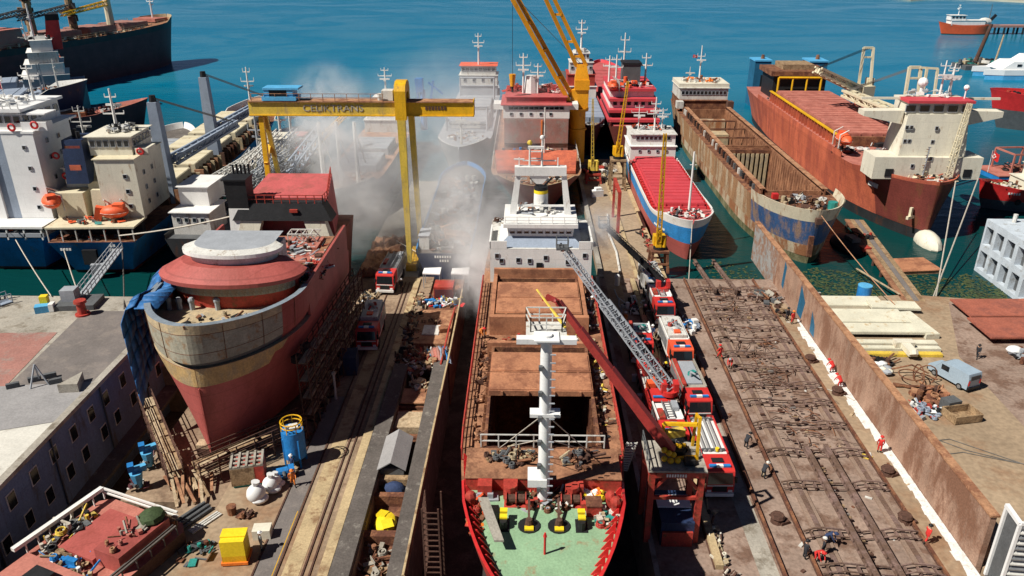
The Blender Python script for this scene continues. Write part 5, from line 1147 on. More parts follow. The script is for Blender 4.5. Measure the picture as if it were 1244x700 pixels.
# --- vessels along the left quay
def ship_w3():
    t = ship('blue sterned ship with a tall white bridge house at the left frame edge', 'ship', -75.5, 137, -HD)
    h = Hull(t, 66, 13.5, 5.4, z0=-2, zw=.5, bands=((.5, 'hull_maroon'), (99, 'hull_blue')), rake=4, srake=3, bs=.78, st=.92, bulw_all=.15, bulw=(.85, 1.2), deck='concrete_dark', rail_m='white', sheer_s=.3)
    b = MB('white'); b.box(-33.2, -29, -6.6, 6.6, 5.9, 6.5, 'grey_paint')
    for i in range(6): b.box(-33.2, -33, -6.4 + i * 2.5, -6.2 + i * 2.5, 5.5, 7.2)
    b.box(-33.3, -29.5, -6.7, 6.7, 7.2, 7.5); b.build('stern_gallery', t, smooth=False)
    b = MB('white_clean'); b.box(-29.4, -20, -6.2, -1.6, 7.0, 20.0); b.box(-29.4, -27.6, -1.6, .4, 7, 20, 'grey_blue'); b.box(-29.8, -20, .4, 6.4, 7, 20); b.build('superstructure', t, smooth=False)
    b = MB('white_clean'); b.box(-29.5, -18, -6.4, 6.4, 20, 20.3); b.box(-28.6, -19, -4.6, 5.4, 20.3, 22.9, 'white'); b.box(-29.4, -18.5, -5.2, 6, 22.9, 23.3); b.box(-29, -27.4, -8.2, -4.6, 20.3, 21.5); b.box(-29, -26, -8.3, -4.4, 22.5, 22.7); wh = b.build('wheelhouse', t, smooth=False)
    winrow(wh, 'x', -28.66, -4, 4.8, 21.8, 8, .85, .9); winrow(wh, 'y', -4.66, -27.6, -20, 21.8, 5, 1.0, .9)
    for z in (9.2, 12, 15, 18): win(t, -29.46, -4.6 + ru(-.1, .1), z, 'x', .45, .5, 'porthole')
    for z in (9.6, 13, 16, 18.4): win(t, -26.5, -6.26, z, 'y', .5, .6, 'porthole'); win(t, -23.5, -6.26, z, 'y', .5, .6, 'porthole')
    for x, y, z in ((-29.3, -6.8, 21.2), (-29.45, -3.6, 20.9)): b = MB('bright_red'); b.ring((x - .15, y, z), .45, .16, None, 'x', 12); b.build('lifebuoy', t)
    mast(t, -25, 1, 23.3, 8, 'white', .3, ((.4, 3.8), (.8, 2))); mast(t, -22, -3, 23.3, 5, 'white', .2)
    gear(t, -24, .5, 23.35, 4, 4.5, 60, ['white', 'white_grimy', 'grey_paint'], .3, .9, .4); railing(t, [(-29.3, -5, 23.3), (-29.3, 5.8, 23.3)], 1.0, 'white', 1, .05); flag(t, -27, -2, 25.6, 1.1)
    gear(t, -31.5, 0, 6.6, 1.2, 6, 40, ['grey_dark', 'black', 'teal', 'orange_red'], .3, .8, .4)
    b = MB('white'); block(b, -19, -15, -5, 5, 5.4, 9, 'white_grimy'); hatch(t, -14, 22, 5, 5.4, 7.2, 'grey_paint', 6); b.build('casing', t, smooth=False)
ship_w3()
def ship_w4():
    t = ship('blue sterned cargo ship with cream bridge, navy funnel and grey crane posts', 'ship', -64.3, 151.5, -HD + .05)
    h = Hull(t, 97, 13.2, 5.2, z0=-2, zw=.5, bands=((.5, 'hull_maroon'), (99, 'hull_blue')), rake=4, srake=3, bs=.8, st=.92, bulw_all=.0, bulw=(.84, 1.4), deck='rust', rail_m='white', sheer_s=.3, sheer_b=2)
    b = MB('black'); b.ob((-48.35, .6, 3.2), (.5, 2.0, 2.2)); b.build('stern_port', t)
    b = MB('grey_paint'); b.ob((-48.6, -.2, 1.6), (1.2, 1.6, 1.4), .2); b.ob((-48.4, .4, .6), (1, .8, 1.4), .1); b.build('fender', t)
    b = MB('white'); name_strokes(b, [((-48.36, y, 4.4), (-48.36, y - .3, 4.4)) for y in (4.6, 4.2, 3.8, 3.4)] + [((-48.36, y, 4.9), (-48.36, y - .3, 4.9)) for y in (-2.4, -2.9)] + [((-48.36, y, 4.25), (-48.36, y - .3, 4.25)) for y in (-2.2, -2.6, -3.0, -3.4)], .36); b.build('stern_lettering', t)
    b = MB('cream'); 
    for i in range(7): b.box(-48.1, -47.9, -6 + i * 2, -5.85 + i * 2, 5.2, 7.4, 'white_grimy')
    b.box(-48.2, -43.5, -6.3, 6.2, 7.4, 7.65); b.box(-45, -44, -6, 6, 5.2, 7.4, 'black'); b.build('stern_gallery', t, smooth=False)
    gear(t, -46.6, 0, 5.3, 1.2, 5.4, 40, ['black', 'rust', 'grey_dark', 'orange_red'], .3, .8, .5); gear(t, -46, 0, 7.7, 1.6, 5.4, 30, ['teal', 'grey_dark', 'rust', 'white_grimy', 'orange_red'], .3, .7, .3)
    b = MB('cream'); block(b, -44, -34, -6.2, -.6, 7.65, 16.4, 'cream_pale', 'cream', .2); b.box(-44, -36, 2.0, 6.2, 7.65, 11.4); block(b, -42, -35, -.6, 2.0, 7.65, 12.6, 'cream'); block(b, -41, -34, 2.0, 5.6, 11.4, 14.4, 'cream_pale'); b.hexa([(-44.2, -1, 7.65), (-43.2, -1, 7.65), (-43.2, 1, 7.65), (-44.2, 1, 7.65), (-43.9, -.8, 11.8), (-43.2, -.8, 11.8), (-43.2, .8, 11.8), (-43.9, .8, 11.8)]); b.build('superstructure', t, smooth=False)
    b = MB('cream_pale'); block(b, -42, -35, -5.4, .6, 16.4, 19.2, 'cream_pale', 'cream_pale', .4); b.box(-42, -39, -7.6, -5.8, 16.4, 17.4); wh = b.build('wheelhouse', t, smooth=False)
    winrow(wh, 'x', -42.06, -4.8, 0, 18.1, 6, .62, .85); winrow(wh, 'y', -5.46, -41, -36, 18.1, 5, .7, .85)
    for z in (9.4, 11.6, 13.8): win(t, -44.06, -4.6, z, 'x', .5, .55, 'porthole'); win(t, -41.5, -6.26, z, 'y', .5, .6, 'porthole'); win(t, -38.5, -6.26, z, 'y', .5, .6, 'porthole')
    b = MB('hull_navy'); b.hexa([(-42, 1.0, 12.6), (-43.4, 1.0, 12.6), (-43.4, 4.2, 12.6), (-42, 4.2, 12.6), (-38, 1.2, 18.8), (-42.6, 1.2, 18.8), (-42.6, 4.0, 18.8), (-38, 4.0, 18.8)]); b.box(-42.75, -42.6, 1.5, 3.7, 17, 18, 'hull_darkred'); b.ob((-43.1, 2.6, 14.6), (.1, 1.6, 1.4), 0, 'hull_redlead'); b.ob((-40.5, .95, 16.2), (1.4, .2, 1.4), .7, 'yellow'); fu = b.build('funnel', t)
    b = MB('black'); b.cone((-41.6, 2, 18.8), (-41.6, 2, 19.8), .3, n=8); b.cone((-40.6, 3, 18.8), (-40.6, 3, 20), .35, n=8); b.build('exhaust_pipe', fu)
    for x, y, z in ((-44.1, 5.5, 10.6), (-42.2, 5.4, 16.5), (-41.1, 5.3, 13.2), (-42.1, -6.6, 17.0)): b = MB('bright_red'); b.ring((x - .1, y, z), .42, .15, None, 'x', 12); b.build('lifebuoy', t)
    lifeboat(t, -45.2, -2.6, 9.0, 4.0, 'orange_red', PI / 2 + .1); lifeboat(t, -44.5, 6.4, 10.4, 4.2, 'orange_red', .6)
    b = MB('orange_red'); b.ob((-45.4, -.4, 8.8), (1.2, 1.0, 2.0), .3, None, .3); b.build('rescue_boat_chute', t)
    mast(t, -38, -2, 19.2, 6, 'white', .25, ((.4, 3), (.8, 1.6))); mast(t, -36, 4, 14.4, 8, 'white_grimy', .2); gear(t, -38, -2.5, 19.25, 3, 2.6, 40, ['white', 'white_grimy', 'grey_paint', 'black'], .3, .9, .5)
    gear(t, -38, 4, 14.5, 3, 2, 30, ['white', 'white_grimy', 'grey_paint', 'black'], .3, .9, .8)
    for i in range(5): hatch(t, -30 + i * 12.2, -20 + i * 12.2, 4.8, 5.4, 8.6, 'cream', 2)
    b = MB('rust_dark'); b.box(-31, 30, -4.6, 4.6, 5.2, 6.4); 
    for i in range(30): b.box(-30 + i * 2, -29.7 + i * 2, -6.2, -4.6, 5.2, 7.6, RND.choice(['rust', 'rust_dark', 'rust_light', 'primer_tan']))
    b.build('coaming', t, smooth=False)
    for x, y in ((-29.0, -4.2), (-5.0, -4.2)):
        b = MB('grey_blue'); b.hexa([(x - 1.1, y - 1.1, 5.2), (x + 1.1, y - 1.1, 5.2), (x + 1.1, y + 1.1, 5.2), (x - 1.1, y + 1.1, 5.2), (x - .8, y - .7, 21.6), (x + .8, y - .7, 21.6), (x + .8, y + .7, 21.6), (x - .8, y + .7, 21.6)]); b.cone((x, y, 21.6), (x, y, 22.6), .6, .5, 'black', 8); po = b.build('crane_post', t)
        b = MB('grey_blue'); lattice(b, (x + 1, y - 1, 12), (x + 17, y - 7, 14.5), 1.4, .9, 1.2, .9, bays=10, ch=.4, br=.16); b.bar((x + 1, y - 1, 12), (x + 17, y - 7, 14.5), .9, .5); b.build('crane_jib', po, smooth=False)
        b = MB('rope_dark')
        for s in (0, .4, .8): b.tube([(x, y + s - .4, 22.2), (x + 16.5, y - 7 + s, 14.9)], .06, n=3)
        b.build('crane_wire', po)
    gear(t, 38, 0, 6.6, 5, 4, 50, ['hull_darkred', 'rust', 'white_grimy', 'black'], .4, 1.2, .8); mast(t, 36, 0, 6.4, 11, 'white', .3)
ship_w4()
def ship_s2():
    t = ship('grey work vessel crowded with lattice booms and white pipes beyond the quay', 'ship', -46.6, 137, -HD - .03, name='work_vessel')
    h = Hull(t, 62, 11, 4.6, z0=-2, zw=.5, bands=((.5, 'hull_maroon'), (99, 'hull_black')), rake=3, bs=.8, st=.95, deck='grey_dark', bulw_all=.6, bulw=(.84, 1.2), sheer_b=1.5)
    b = MB('white'); block(b, -29, -23, -1, 4.6, 4.6, 8.4, 'white_grimy', 'white', .3); block(b, -26, -20, 0, 4.4, 8.4, 11.4, 'white', 'white', .3); b.build('deckhouse', t, smooth=False); winrow(t, 'x', -29.05, 0, 3.6, 7.2, 4, .5, .6)
    b = MB('white_grimy')
    for i in range(15): p = (-12 + ru(-8, 14), ru(-5, 5), ru(6, 13)); lattice(b, p, (p[0] + ru(8, 16), p[1] + ru(-3, 1), p[2] + ru(-1, 4)), .9, .8, .9, .8, bays=9, ch=.16, br=.1, m=RND.choice(['white_grimy', 'grey_paint', 'steel', 'cream_pale']))
    b.build('lattice_boom', t, smooth=False)
    b = MB('grey_blue'); lattice(b, (-12, -4.6, 6), (10, -7.5, 12), 2.2, 1.6, 1.6, 1.4, bays=12, ch=.3, br=.16, m='grey_blue'); b.build('loading_boom', t, smooth=False)
    b = MB('yellow'); lattice(b, (6, -6, 9), (18, -10, 13), .9, .6, .9, .6, bays=8, ch=.2, br=.12, m='yellow'); b.build('yellow_boom', t, smooth=False)
    for x in (-8, 2, 12, 20): mast(t, x, ru(-3, 3), 4.6, ru(9, 15), RND.choice(['white_grimy', 'grey_paint']), .35)
    for i in range(5): gear(t, -16 + i * 9, 0, 4.8, 4.5, 4.6, 60, ['grey_dark', 'white_grimy', 'teal', 'black', 'rust', 'grey_paint', 'red_paint'], .4, 1.5, 2.2)
    b = MB('cream_pale'); block(b, 2, 7, -3, 2, 4.6, 12, 'cream_pale'); block(b, 9, 12, -4, -1, 4.6, 11, 'red_paint'); b.build('cargo_tower', t, smooth=False)
ship_s2()
def ship_far_dark():
    t = ship('high sided dark maroon bulk carrier riding empty in the bay at upper left', 'ship', -155.4, 273.8, 1.3)
    h = Hull(t, 100, 18, 14.5, z0=-2, zw=1.2, bands=((1.2, 'hull_maroon'), (12, 'hull_maroon'), (99, 'hull_black')), rake=2.5, bs=.84, bq=.6, sheer_b=2.2, bulw=(.9, 1.2), deck='deck_brown', rail_m='primer_tan', bot=.96, bsb=.75, bqb=.8)
    for i in range(4): x = -28 + i * 16; hatch(t, x, x + 12, 5.8, 14.6, 17.0, 'roof_pink', 4)
    h.rail(-40, 38, 'primer_tan', 1.3, step=3)
    gear(t, 0, -7.9, 14.6, 38, .7, 120, ['primer_tan', 'rust', 'rust_light', 'white_grimy'], .5, 1.3, .4); gear(t, 0, 7.9, 14.6, 38, .7, 90, ['primer_tan', 'rust', 'rust_light'], .5, 1.3, .4)
    for x, m in ((-14, 'wood'), (3, 'wood'), (20, 'cream')):
        b = MB(m); b.cone((x, 0, 14.5), (x, 0, 27), 1.4, 1.2, n=10); 
        if m == 'wood': 
            for k in range(16): b.ob((x + ru(-1.6, 1.6), ru(-1.6, 1.6), ru(18, 29)), (ru(.8, 2), ru(.8, 2), ru(1, 2.4)), ru(0, 3), RND.choice(['rust_dark', 'grey_dark', 'wood']))
        cp = b.build('crane_pedestal', t); b = MB('yellow' if m == 'cream' else 'grey_dark'); lattice(b, (x, 0, 24), (x - 24, -3, 22), 1.6, 1.2, 1.4, 1, bays=10, ch=.3, br=.16); b.build('crane_jib', cp, smooth=False)
    mast(t, 42, 0, 16, 10, 'white', .4); b = MB('hatch_salmon'); b.box(37, 44, -5, 5, 16, 17.2); b.build('forecastle_house', t, smooth=False)
    b = MB('roof_pink'); b.box(-36, -25, -7.5, 4, 14.5, 19.5); b.box(-36.2, -24.8, -7.7, 4.2, 19.5, 19.9, 'hatch_salmon'); b.build('stern_house', t, smooth=False)
    b = MB('orange_red'); b.ball((-39, -8, 17), 1.8, sc=(1.4, .8, .8)); b.build('lifeboat', t)
ship_far_dark()
def ship_white(label, cx, cy, rz, hullm, L, B, D, seed, fun='bright_red', stripes=False, name='cargo_ship'):
    R = random.Random(seed); t = ship(label, 'ship', cx, cy, rz, name=name)
    h = Hull(t, L, B, D, z0=-2, zw=.8, bands=((.8, 'hull_maroon'), (99, hullm)), rake=5, bs=.72, bq=.75, sheer_b=2.4, bulw=(.84, 1.4), deck='grey_blue', rail_m='white_grimy')
    x0 = -L * .42; w = B * .44
    b = MB('white')
    for k in range(4): block(b, x0 + k * .8, x0 + L * .24 - k * 1.2, -w + k * .5, w - k * .5, D + k * 3, D + k * 3 + 3, ['grey_paint', 'white', 'white_grimy', 'white'][k], 'white', .3)
    b.build('superstructure', t, smooth=False)
    for k in range(4): winrow(t, 'x', x0 + L * .24 - k * 1.2 + .03, -w + 1.2 + k * .5, w - 1.2 - k * .5, D + k * 3 + 1.8, 7, .8, .9); winrow(t, 'y', -w + k * .5 - .03, x0 + 2 + k, x0 + L * .22 - k * 1.2, D + k * 3 + 1.8, 6, .8, .8)
    b = MB(fun); b.hexa([(x0, -1.6, D + 9), (x0 + 4, -1.6, D + 9), (x0 + 4, 1.6, D + 9), (x0, 1.6, D + 9), (x0 - .5, -1.3, D + 18), (x0 + 2.6, -1.3, D + 18), (x0 + 2.6, 1.3, D + 18), (x0 - .5, 1.3, D + 18)]); b.box(x0 - .6, x0 + 2.7, -1.4, 1.4, D + 16.6, D + 18.2, 'black'); b.build('funnel', t, smooth=False)
    mast(t, x0 + L * .14, 0, D + 12, 9, 'white', .35); mast(t, x0 + L * .18, 2, D + 12, 5, 'white', .2); gear(t, x0 + L * .1, 0, D + 12, 4, 4, 40, ['white', 'white_grimy', 'grey_paint', 'black'], .5, 1.6, .8)
    for i in range(3): hatch(t, -L * .14 + i * L * .15, -L * .02 + i * L * .15, B * .34, D, D + 1.6, 'grey_blue', 2)
    gear(t, L * .36, 0, D + 1.6, L * .07, B * .2, 40, ['white_grimy', 'rust', 'orange', 'black', 'grey_paint'], .4, 1.2, .6); gear(t, 0, -B * .42, D + .1, L * .3, .8, 50, ['white_grimy', 'white', 'orange', 'grey_dark'], .4, 1.2, .5)
    lifeboat(t, x0 + 3, -w - .4, D + 5, 5); mast(t, L * .4, 0, D + 2, 7, 'white_grimy', .22)
    if stripes:
        b = MB('white_grimy')
        for z in (3.2, 4.4, 5.6):
            ts = [.9 + .1 * i / 14 for i in range(15)]
            for i in range(13): p, q = h.P(ts[i], z), h.P(ts[i + 1], z); b.bar((p[0], -p[1] - .03, p[2]), (q[0], -q[1] - .03, q[2]), .08, .4)
        b.build('hull_stripe', t)
    return t
ship_white('navy hulled ship with pale stripes curving round its bow near the left edge', -138, 184, .35, 'hull_navy', 62, 17, 9.5, 3, 'grey_blue', True)
ship_white('white house ship with a crimson funnel behind the navy hulled bow', -146, 214, PI + .5, 'hull_grey', 46, 15, 8, 5, 'bright_red')
def ship_brown():
    t = ship('small brown wooden decked ship with orange bow rim and grey lattice masts at upper left', 'ship', -114, 189, .42)
    h = Hull(t, 40, 10, 5, z0=-2, zw=.5, bands=((.5, 'hull_maroon'), (99, 'hull_maroon')), rake=3, bs=.66, sheer_b=2.4, bulw=(.7, 1.0), bulw_all=.6, deck='deck_brown', rail_m='hatch_salmon')
    hatch(t, -10, 6, 3, 5, 6.4, 'hatch_brown', 4); b = MB('white_grimy'); block(b, -18, -12, -3.6, 3.6, 5, 8, 'white_grimy', 'white', .3); b.build('deckhouse', t, smooth=False)
    for x, hh in ((-2, 13), (-14, 8)): b = MB('grey_paint'); lattice(b, (x, 0, 5), (x, 0, 5 + hh), 1.2, .5, 1.2, .5, bays=9, ch=.16, br=.1); b.build('lattice_mast', t, smooth=False)
    gear(t, 10, 0, 6, 4, 3, 50, ['rust', 'white_grimy', 'grey_paint', 'hatch_salmon'], .3, 1, .5); gear(t, -6, -3.8, 5.1, 9, .6, 40, ['rust', 'white_grimy', 'grey_paint'], .3, 1, .4)
ship_brown()
# --- right hand edge
def ship_right_red():
    t = ship('dark bottomed ship with a bright red bow and cream foredeck at the right edge', 'ship', 140, 203, PI - .15)
    h = Hull(t, 42, 15, 7.4, z0=-2, zw=5, bands=((5, 'grey_dark'), (99, 'bright_red')), rake=4, bs=.6, sheer_b=1.2, bulw=(.5, 1.3), deck='cream', rail_m='bright_red')
    gear(t, 13, 0, 8, 4, 3.6, 34, ['bright_red', 'black', 'red_paint'], .8, 1.8, .8); mast(t, 12, -1, 8, 9, 'white', .3); b = MB('black'); b.box(-8, 6, -3.6, 3.6, 7.5, 8.6); b.build('hatch_opening', t, smooth=False)
    t = thing('floating_work_raft', 'rusty red framed work raft with a blue edge moored below the red bow', 'raft', (104, 160, -1), .1)
    b = MB('blue'); b.box(-9, 9, -4, 4, -.6, 1.0); b.box(-9.1, 9.1, -4.1, 4.1, 1.0, 1.2, 'hatch_salmon'); b.build('pontoon', t, smooth=False)
    b = MB('hatch_salmon'); 
    for x in (-6, 0, 6):
        for y in (-3, 3): b.bar((x, y, 1.2), (x, y, 5.2), .3)
    for y in (-3, 3): b.bar((-6, y, 5.2), (6, y, 5.2), .3)
    for x in (-6, 0, 6): b.bar((x, -3, 5.2), (x, 3, 5.2), .3)
    b.build('frame', t, smooth=False); gear(t, 0, 0, 1.2, 6, 3, 40, ['rust', 'hatch_salmon', 'black', 'rust_dark'], .4, 1.4, .5)
ship_right_red()
def tug():
    t = ship('red and dark green tug with cream wheelhouse beside the big cream bridge ship', 'tug', 94, 139, PI + .05, name='tug_boat')
    h = Hull(t, 24, 8, 3.2, z0=-2, zw=1.9, bands=((1.9, 'grey_dark'), (99, 'bright_red')), rake=2, bs=.5, bq=.6, sheer_b=1.4, bulw=(.05, .7), bulw_all=.7, deck='cream', rail_m='bright_red', st=.9)
    b = MB('cream_pale'); block(b, -5, 5, -2.6, 2.6, 3.2, 5.6, 'cream_pale', 'cream_pale', .2); block(b, -2, 3.4, -1.9, 1.9, 5.6, 8, 'cream_pale', 'cream', .3); b.build('wheelhouse', t, smooth=False)
    winrow(t, 'y', 1.95, -1, 2.6, 7.2, 4, .7, .7); winrow(t, 'x', 3.45, -1.3, 1.3, 7.2, 3, .8, .7); mast(t, -.5, 0, 8, 5, 'cream', .18)
    gear(t, 7, 0, 4, 3, 2.2, 44, ['cream', 'rust', 'primer_tan', 'white_grimy', 'black'], .3, .9, .5); gear(t, -8, 0, 3.3, 3, 2.6, 50, ['grey_paint', 'cream', 'primer_tan', 'grey_blue', 'yellow_bright'], .3, .9, .5)
    b = MB('white'); name_strokes(b, [((8.2 - i * .4, h.yd(8.2 - i * .4) + .1, 3.4), (7.95 - i * .4, h.yd(7.95 - i * .4) + .1, 3.4)) for i in range(5)], .4); b.build('bow_lettering', t); b = MB('rubber')
    for i in range(8): x = -9 + i * 2.2; b.ring((x, h.yd(x) + .15, 1.9), .4, .16, None, 'y', 10)
    b.build('tyre_fender', t); flag(t, 9, -3.2, 8.2, 1.4)
tug()
def catamaran():
    t = ship('white passenger catamaran with a bright blue waterline band at the right edge', 'catamaran', 175, 286, PI, name='catamaran')
    b = MB('white_clean')
    for s in (-1, 1): b.prism([(-16, s * 4 - 1.6), (10, s * 4 - 1.6), (15.5, s * 4 - .1), (15.5, s * 4 + .1), (10, s * 4 + 1.6), (-16, s * 4 + 1.6)], -.8, 1.6, 'blue_light'); b.prism([(-16, s * 4 - 1.7), (10, s * 4 - 1.7), (16.2, s * 4 - .1), (16.2, s * 4 + .1), (10, s * 4 + 1.7), (-16, s * 4 + 1.7)], 1.6, 3.4)
    b.box(-16, 10, -2.3, 2.3, 1.9, 3.35); b.build('hull', t, smooth=False)
    b = MB('white_clean'); b.hexa([(-15, -5, 3.4), (11, -5, 3.4), (11, 5, 3.4), (-15, 5, 3.4), (-15, -4.6, 6), (7, -4.6, 6), (7, 4.6, 6), (-15, 4.6, 6)]); b.hexa([(-9, -3.4, 6), (4, -3.4, 6), (4, 3.4, 6), (-9, 3.4, 6), (-9, -3, 8), (1.5, -3, 8), (1.5, 3, 8), (-9, 3, 8)]); b.build('cabin', t, smooth=False)
    winrow(t, 'y', 4.85, -13, 5, 4.8, 8, 1.5, .8); winrow(t, 'y', 3.3, -7, 1, 7, 4, 1.4, .7); mast(t, -4, 0, 8, 5, 'white', .2); gear(t, -10, 0, 6.1, 4, 3.6, 34, ['white', 'white_grimy', 'grey_paint', 'rust'], .5, 1.4, .8)
catamaran()
def pilot():
    t = ship('orange hulled rescue vessel with white upper works at the end of the far jetty', 'boat', 222, 424, PI, name='rescue_boat')
    h = Hull(t, 24, 6.5, 4.2, z0=-1, zw=.4, bands=((.4, 'black'), (99, 'orange_red')), rake=3, bs=.6, sheer_b=1.6, bulw_all=.5, bulw=(1.1, 0), deck='white_grimy', rail_m='orange_red')
    b = MB('white'); block(b, -10, 7, -2.8, 2.8, 4.6, 7, 'white', 'white', .2); block(b, 0, 7.5, -2.4, 2.4, 7, 9.4, 'white', 'white', .4); b.build('wheelhouse', t, smooth=False); winrow(t, 'y', 2.46, 1, 6.4, 8.4, 4, 1.0, .8); mast(t, 3, 0, 9.4, 5, 'white', .2)
    b = MB('white_grimy'); b.ball((-11, 0, 6), 2.4, sc=(1.5, 1, .9)); b.build('workboat', t); mast(t, -13, 0, 4.6, 10, 'grey_dark', .3, (), False)
    t = thing('jetty', 'long dark red jetty on piles running off the right edge of the bay', 'jetty', (232, 426, -1), 0)
    b = MB('roof_pink'); b.box(0, 120, -3, 3, 3.4, 4.4); b.build('walkway', t, smooth=False); b = MB('black')
    for i in range(25):
        for y in (-2.5, 2.5): b.cone((2 + i * 4.8, y, -4), (2 + i * 4.8, y, 3.4), .5, n=7)
    b.build('pile', t); b = MB('black'); b.bar((-1, -1, 0), (6, -2, 9.5), 1.2); b.build('loading_arm', t)
    b = MB('white'); block(b, 34, 44, -2.4, 2.4, 4.4, 7, 'white', 'orange_red', .2); b.build('jetty_shed', t, smooth=False)
    t = thing('floating_pontoon', 'dark cluttered pontoon with a leaning brown mast left of the white catamaran', 'pontoon', (173, 308, -1), .05)
    b = MB('grey_dark'); b.box(-10, 12, -5, 5, -.5, 1.6); b.build('deck', t, smooth=False); gear(t, -2, 0, 1.7, 9, 4, 70, ['grey_dark', 'primer_tan', 'grey_paint', 'white_grimy', 'black', 'teal'], .6, 2.2, 1.2)
    b = MB('rust_dark'); b.cone((-4, 0, 1.6), (-1, 0, 16), .8, .6, n=8); b.build('leaning_mast', t)
    b = MB('wood_pale'); b.cone((5, 2, 1.6), (6, 2, 12), .4, .3, n=6); b.build('pole', t)
pilot()
for x, y, z1, lab in ((67.6, 235, 12.8, 'blue steel dock tower rising behind the gutted rusty ship'), (76.2, 215, 15.4, 'taller blue steel dock tower behind the red ship crane')):
    t = thing('dock_tower', lab, 'tower', (x, y, -1), 0, 'blue dock towers')
    b = MB('dolphin_blue'); b.box(-2.3, 2.3, -3, 3, -2, z1); b.box(-2.5, 2.5, -3.2, 3.2, z1, z1 + .4, 'blue_light'); b.build('casing', t, smooth=False)
    b = MB('black'); b.box(-.35, .35, -3.06, -3.0, 5.5, 9); b.build('slot', t, smooth=False); b = MB('rust'); b.cone((.5, 0, z1 + .4), (.5, 0, z1 + 1.5), .6, .4, n=8); b.build('winch_head', t)
# ================================================================== cranes
def text_mesh(s, size, m, depth=.04):
    c = bpy.data.curves.new('letters', 'FONT'); c.body = s; c.size = size; c.extrude = depth; c.align_x = 'CENTER'; c.align_y = 'CENTER'
    o = bpy.data.objects.new('letters', c); COL.objects.link(o); dg = bpy.context.evaluated_depsgraph_get()
    me = bpy.data.meshes.new_from_object(o.evaluated_get(dg)); bpy.data.objects.remove(o); me.materials.clear(); me.materials.append(MATS[m]); return me
def gantry():
    t = thing('gantry_crane', 'yellow gantry crane with a long box girder spanning the smoky dock', 'crane', (-16.8, 106, 0))
    b = MB('yellow_pale'); b.box(-20.6, 9.6, -.9, .9, 22.3, 24.0); b.box(-20.6, 9.6, -1.15, 1.15, 24.0, 24.12, 'rust_light'); b.box(-20.6, 9.6, -1.1, 1.1, 22.15, 22.3, 'yellow'); b.box(9.6, 9.7, -1, 1, 22.1, 24.3, 'yellow'); b.box(.7, 9.61, -.93, -.905, 22.3, 24.0, 'yellow')
    g = b.build('girder', t, smooth=False)
    railing(g, [(-20, -1.1, 24.12), (-2.4, -1.1, 24.12)], 1.0, 'rust_light', 1.6, .035)
    lm = text_mesh('CELIKTRANS', 1.25, 'concrete'); o = inst('lettering', lm, g, (-9.2, -.93, 23.15)); o.rotation_euler = (PI / 2, 0, 0); o.scale = (1.15, 1, 1)
    b = MB('rust_dark'); 
    for i in range(7): b.box(3.2 + i * .42, 3.48 + i * .42, -.99, -.93, 23.0, 23.5)
    b.build('faded_lettering', g, smooth=False)
    b = MB('yellow_pale')
    # outer leg, a tall pair of columns with a rounded head over the girder
    b.hexa([(-.3, -1.5, 0), (.3, -1.5, 0), (.3, -1.0, 0), (-.3, -1.0, 0), (-.55, -1.9, 21.8), (.55, -1.9, 21.8), (.55, -1.2, 21.8), (-.55, -1.2, 21.8)], 'yellow_pale')
    b.hexa([(.5, 4.8, 0), (1.1, 4.8, 0), (1.1, 5.4, 0), (.5, 5.4, 0), (.5, 1.1, 21.8), (1.3, 1.1, 21.8), (1.3, 2.0, 21.8), (.5, 2.0, 21.8)], 'yellow_pale')
    prof = [(-1.9, 21.8), (-1.9, 25.6), (-1.5, 26.3), (-.6, 26.7), (.9, 26.7), (1.8, 26.3), (2.2, 25.6), (2.2, 21.8), (1.1, 21.8), (1.1, 25.2), (-1.0, 25.2), (-1.0, 21.8)]
    vs = [(x, y, z) for x in (-.75, .75) for y, z in prof]; n = len(prof); b.add(vs, [tuple(range(n)), tuple(range(n, 2 * n))[::-1]] + [(i, (i + 1) % n, n + (i + 1) % n, n + i) for i in range(n)], 'yellow')
    b.box(-.5, 1.0, -2, 5.6, 0, 1.0, 'yellow'); b.build('outer_leg', t, smooth=False)
    b = MB('yellow'); b.bar((-19.2, -1.1, 0), (-19.2, -.4, 21.9), .65, .65); b.bar((-18.6, 5.4, 0), (-18.9, .4, 21.9), .55, .55, 'yellow_pale'); b.box(-19.8, -18.6, -1.2, 5.8, 0, .9); b.bar((-19.2, -.9, 15.5), (-19.2, 1.5, 17.5), .5); b.build('inner_leg', t, smooth=False)
    b = MB('blue_light'); b.box(-18.6, -14.0, -1.2, 1.4, 24.2, 24.7); b.box(-17.8, -15, -.9, 1.1, 24.7, 25.6, 'glass'); b.box(-18.4, -13.6, -1.1, 1.3, 25.6, 25.85); b.box(-18.3, -17.6, -1, 1.2, 24.7, 25.6); b.box(-15.2, -14.4, -1, 1.2, 24.7, 25.6); b.build('trolley', t, smooth=False)
    b = MB('white_grimy'); b.box(-2.6, -1.1, -.8, .8, 24.2, 25.5); b.cone((-3, 0, 24.1), (-3, 0, 25.0), .3, n=8); b.build('hoist_box', t)
gantry()
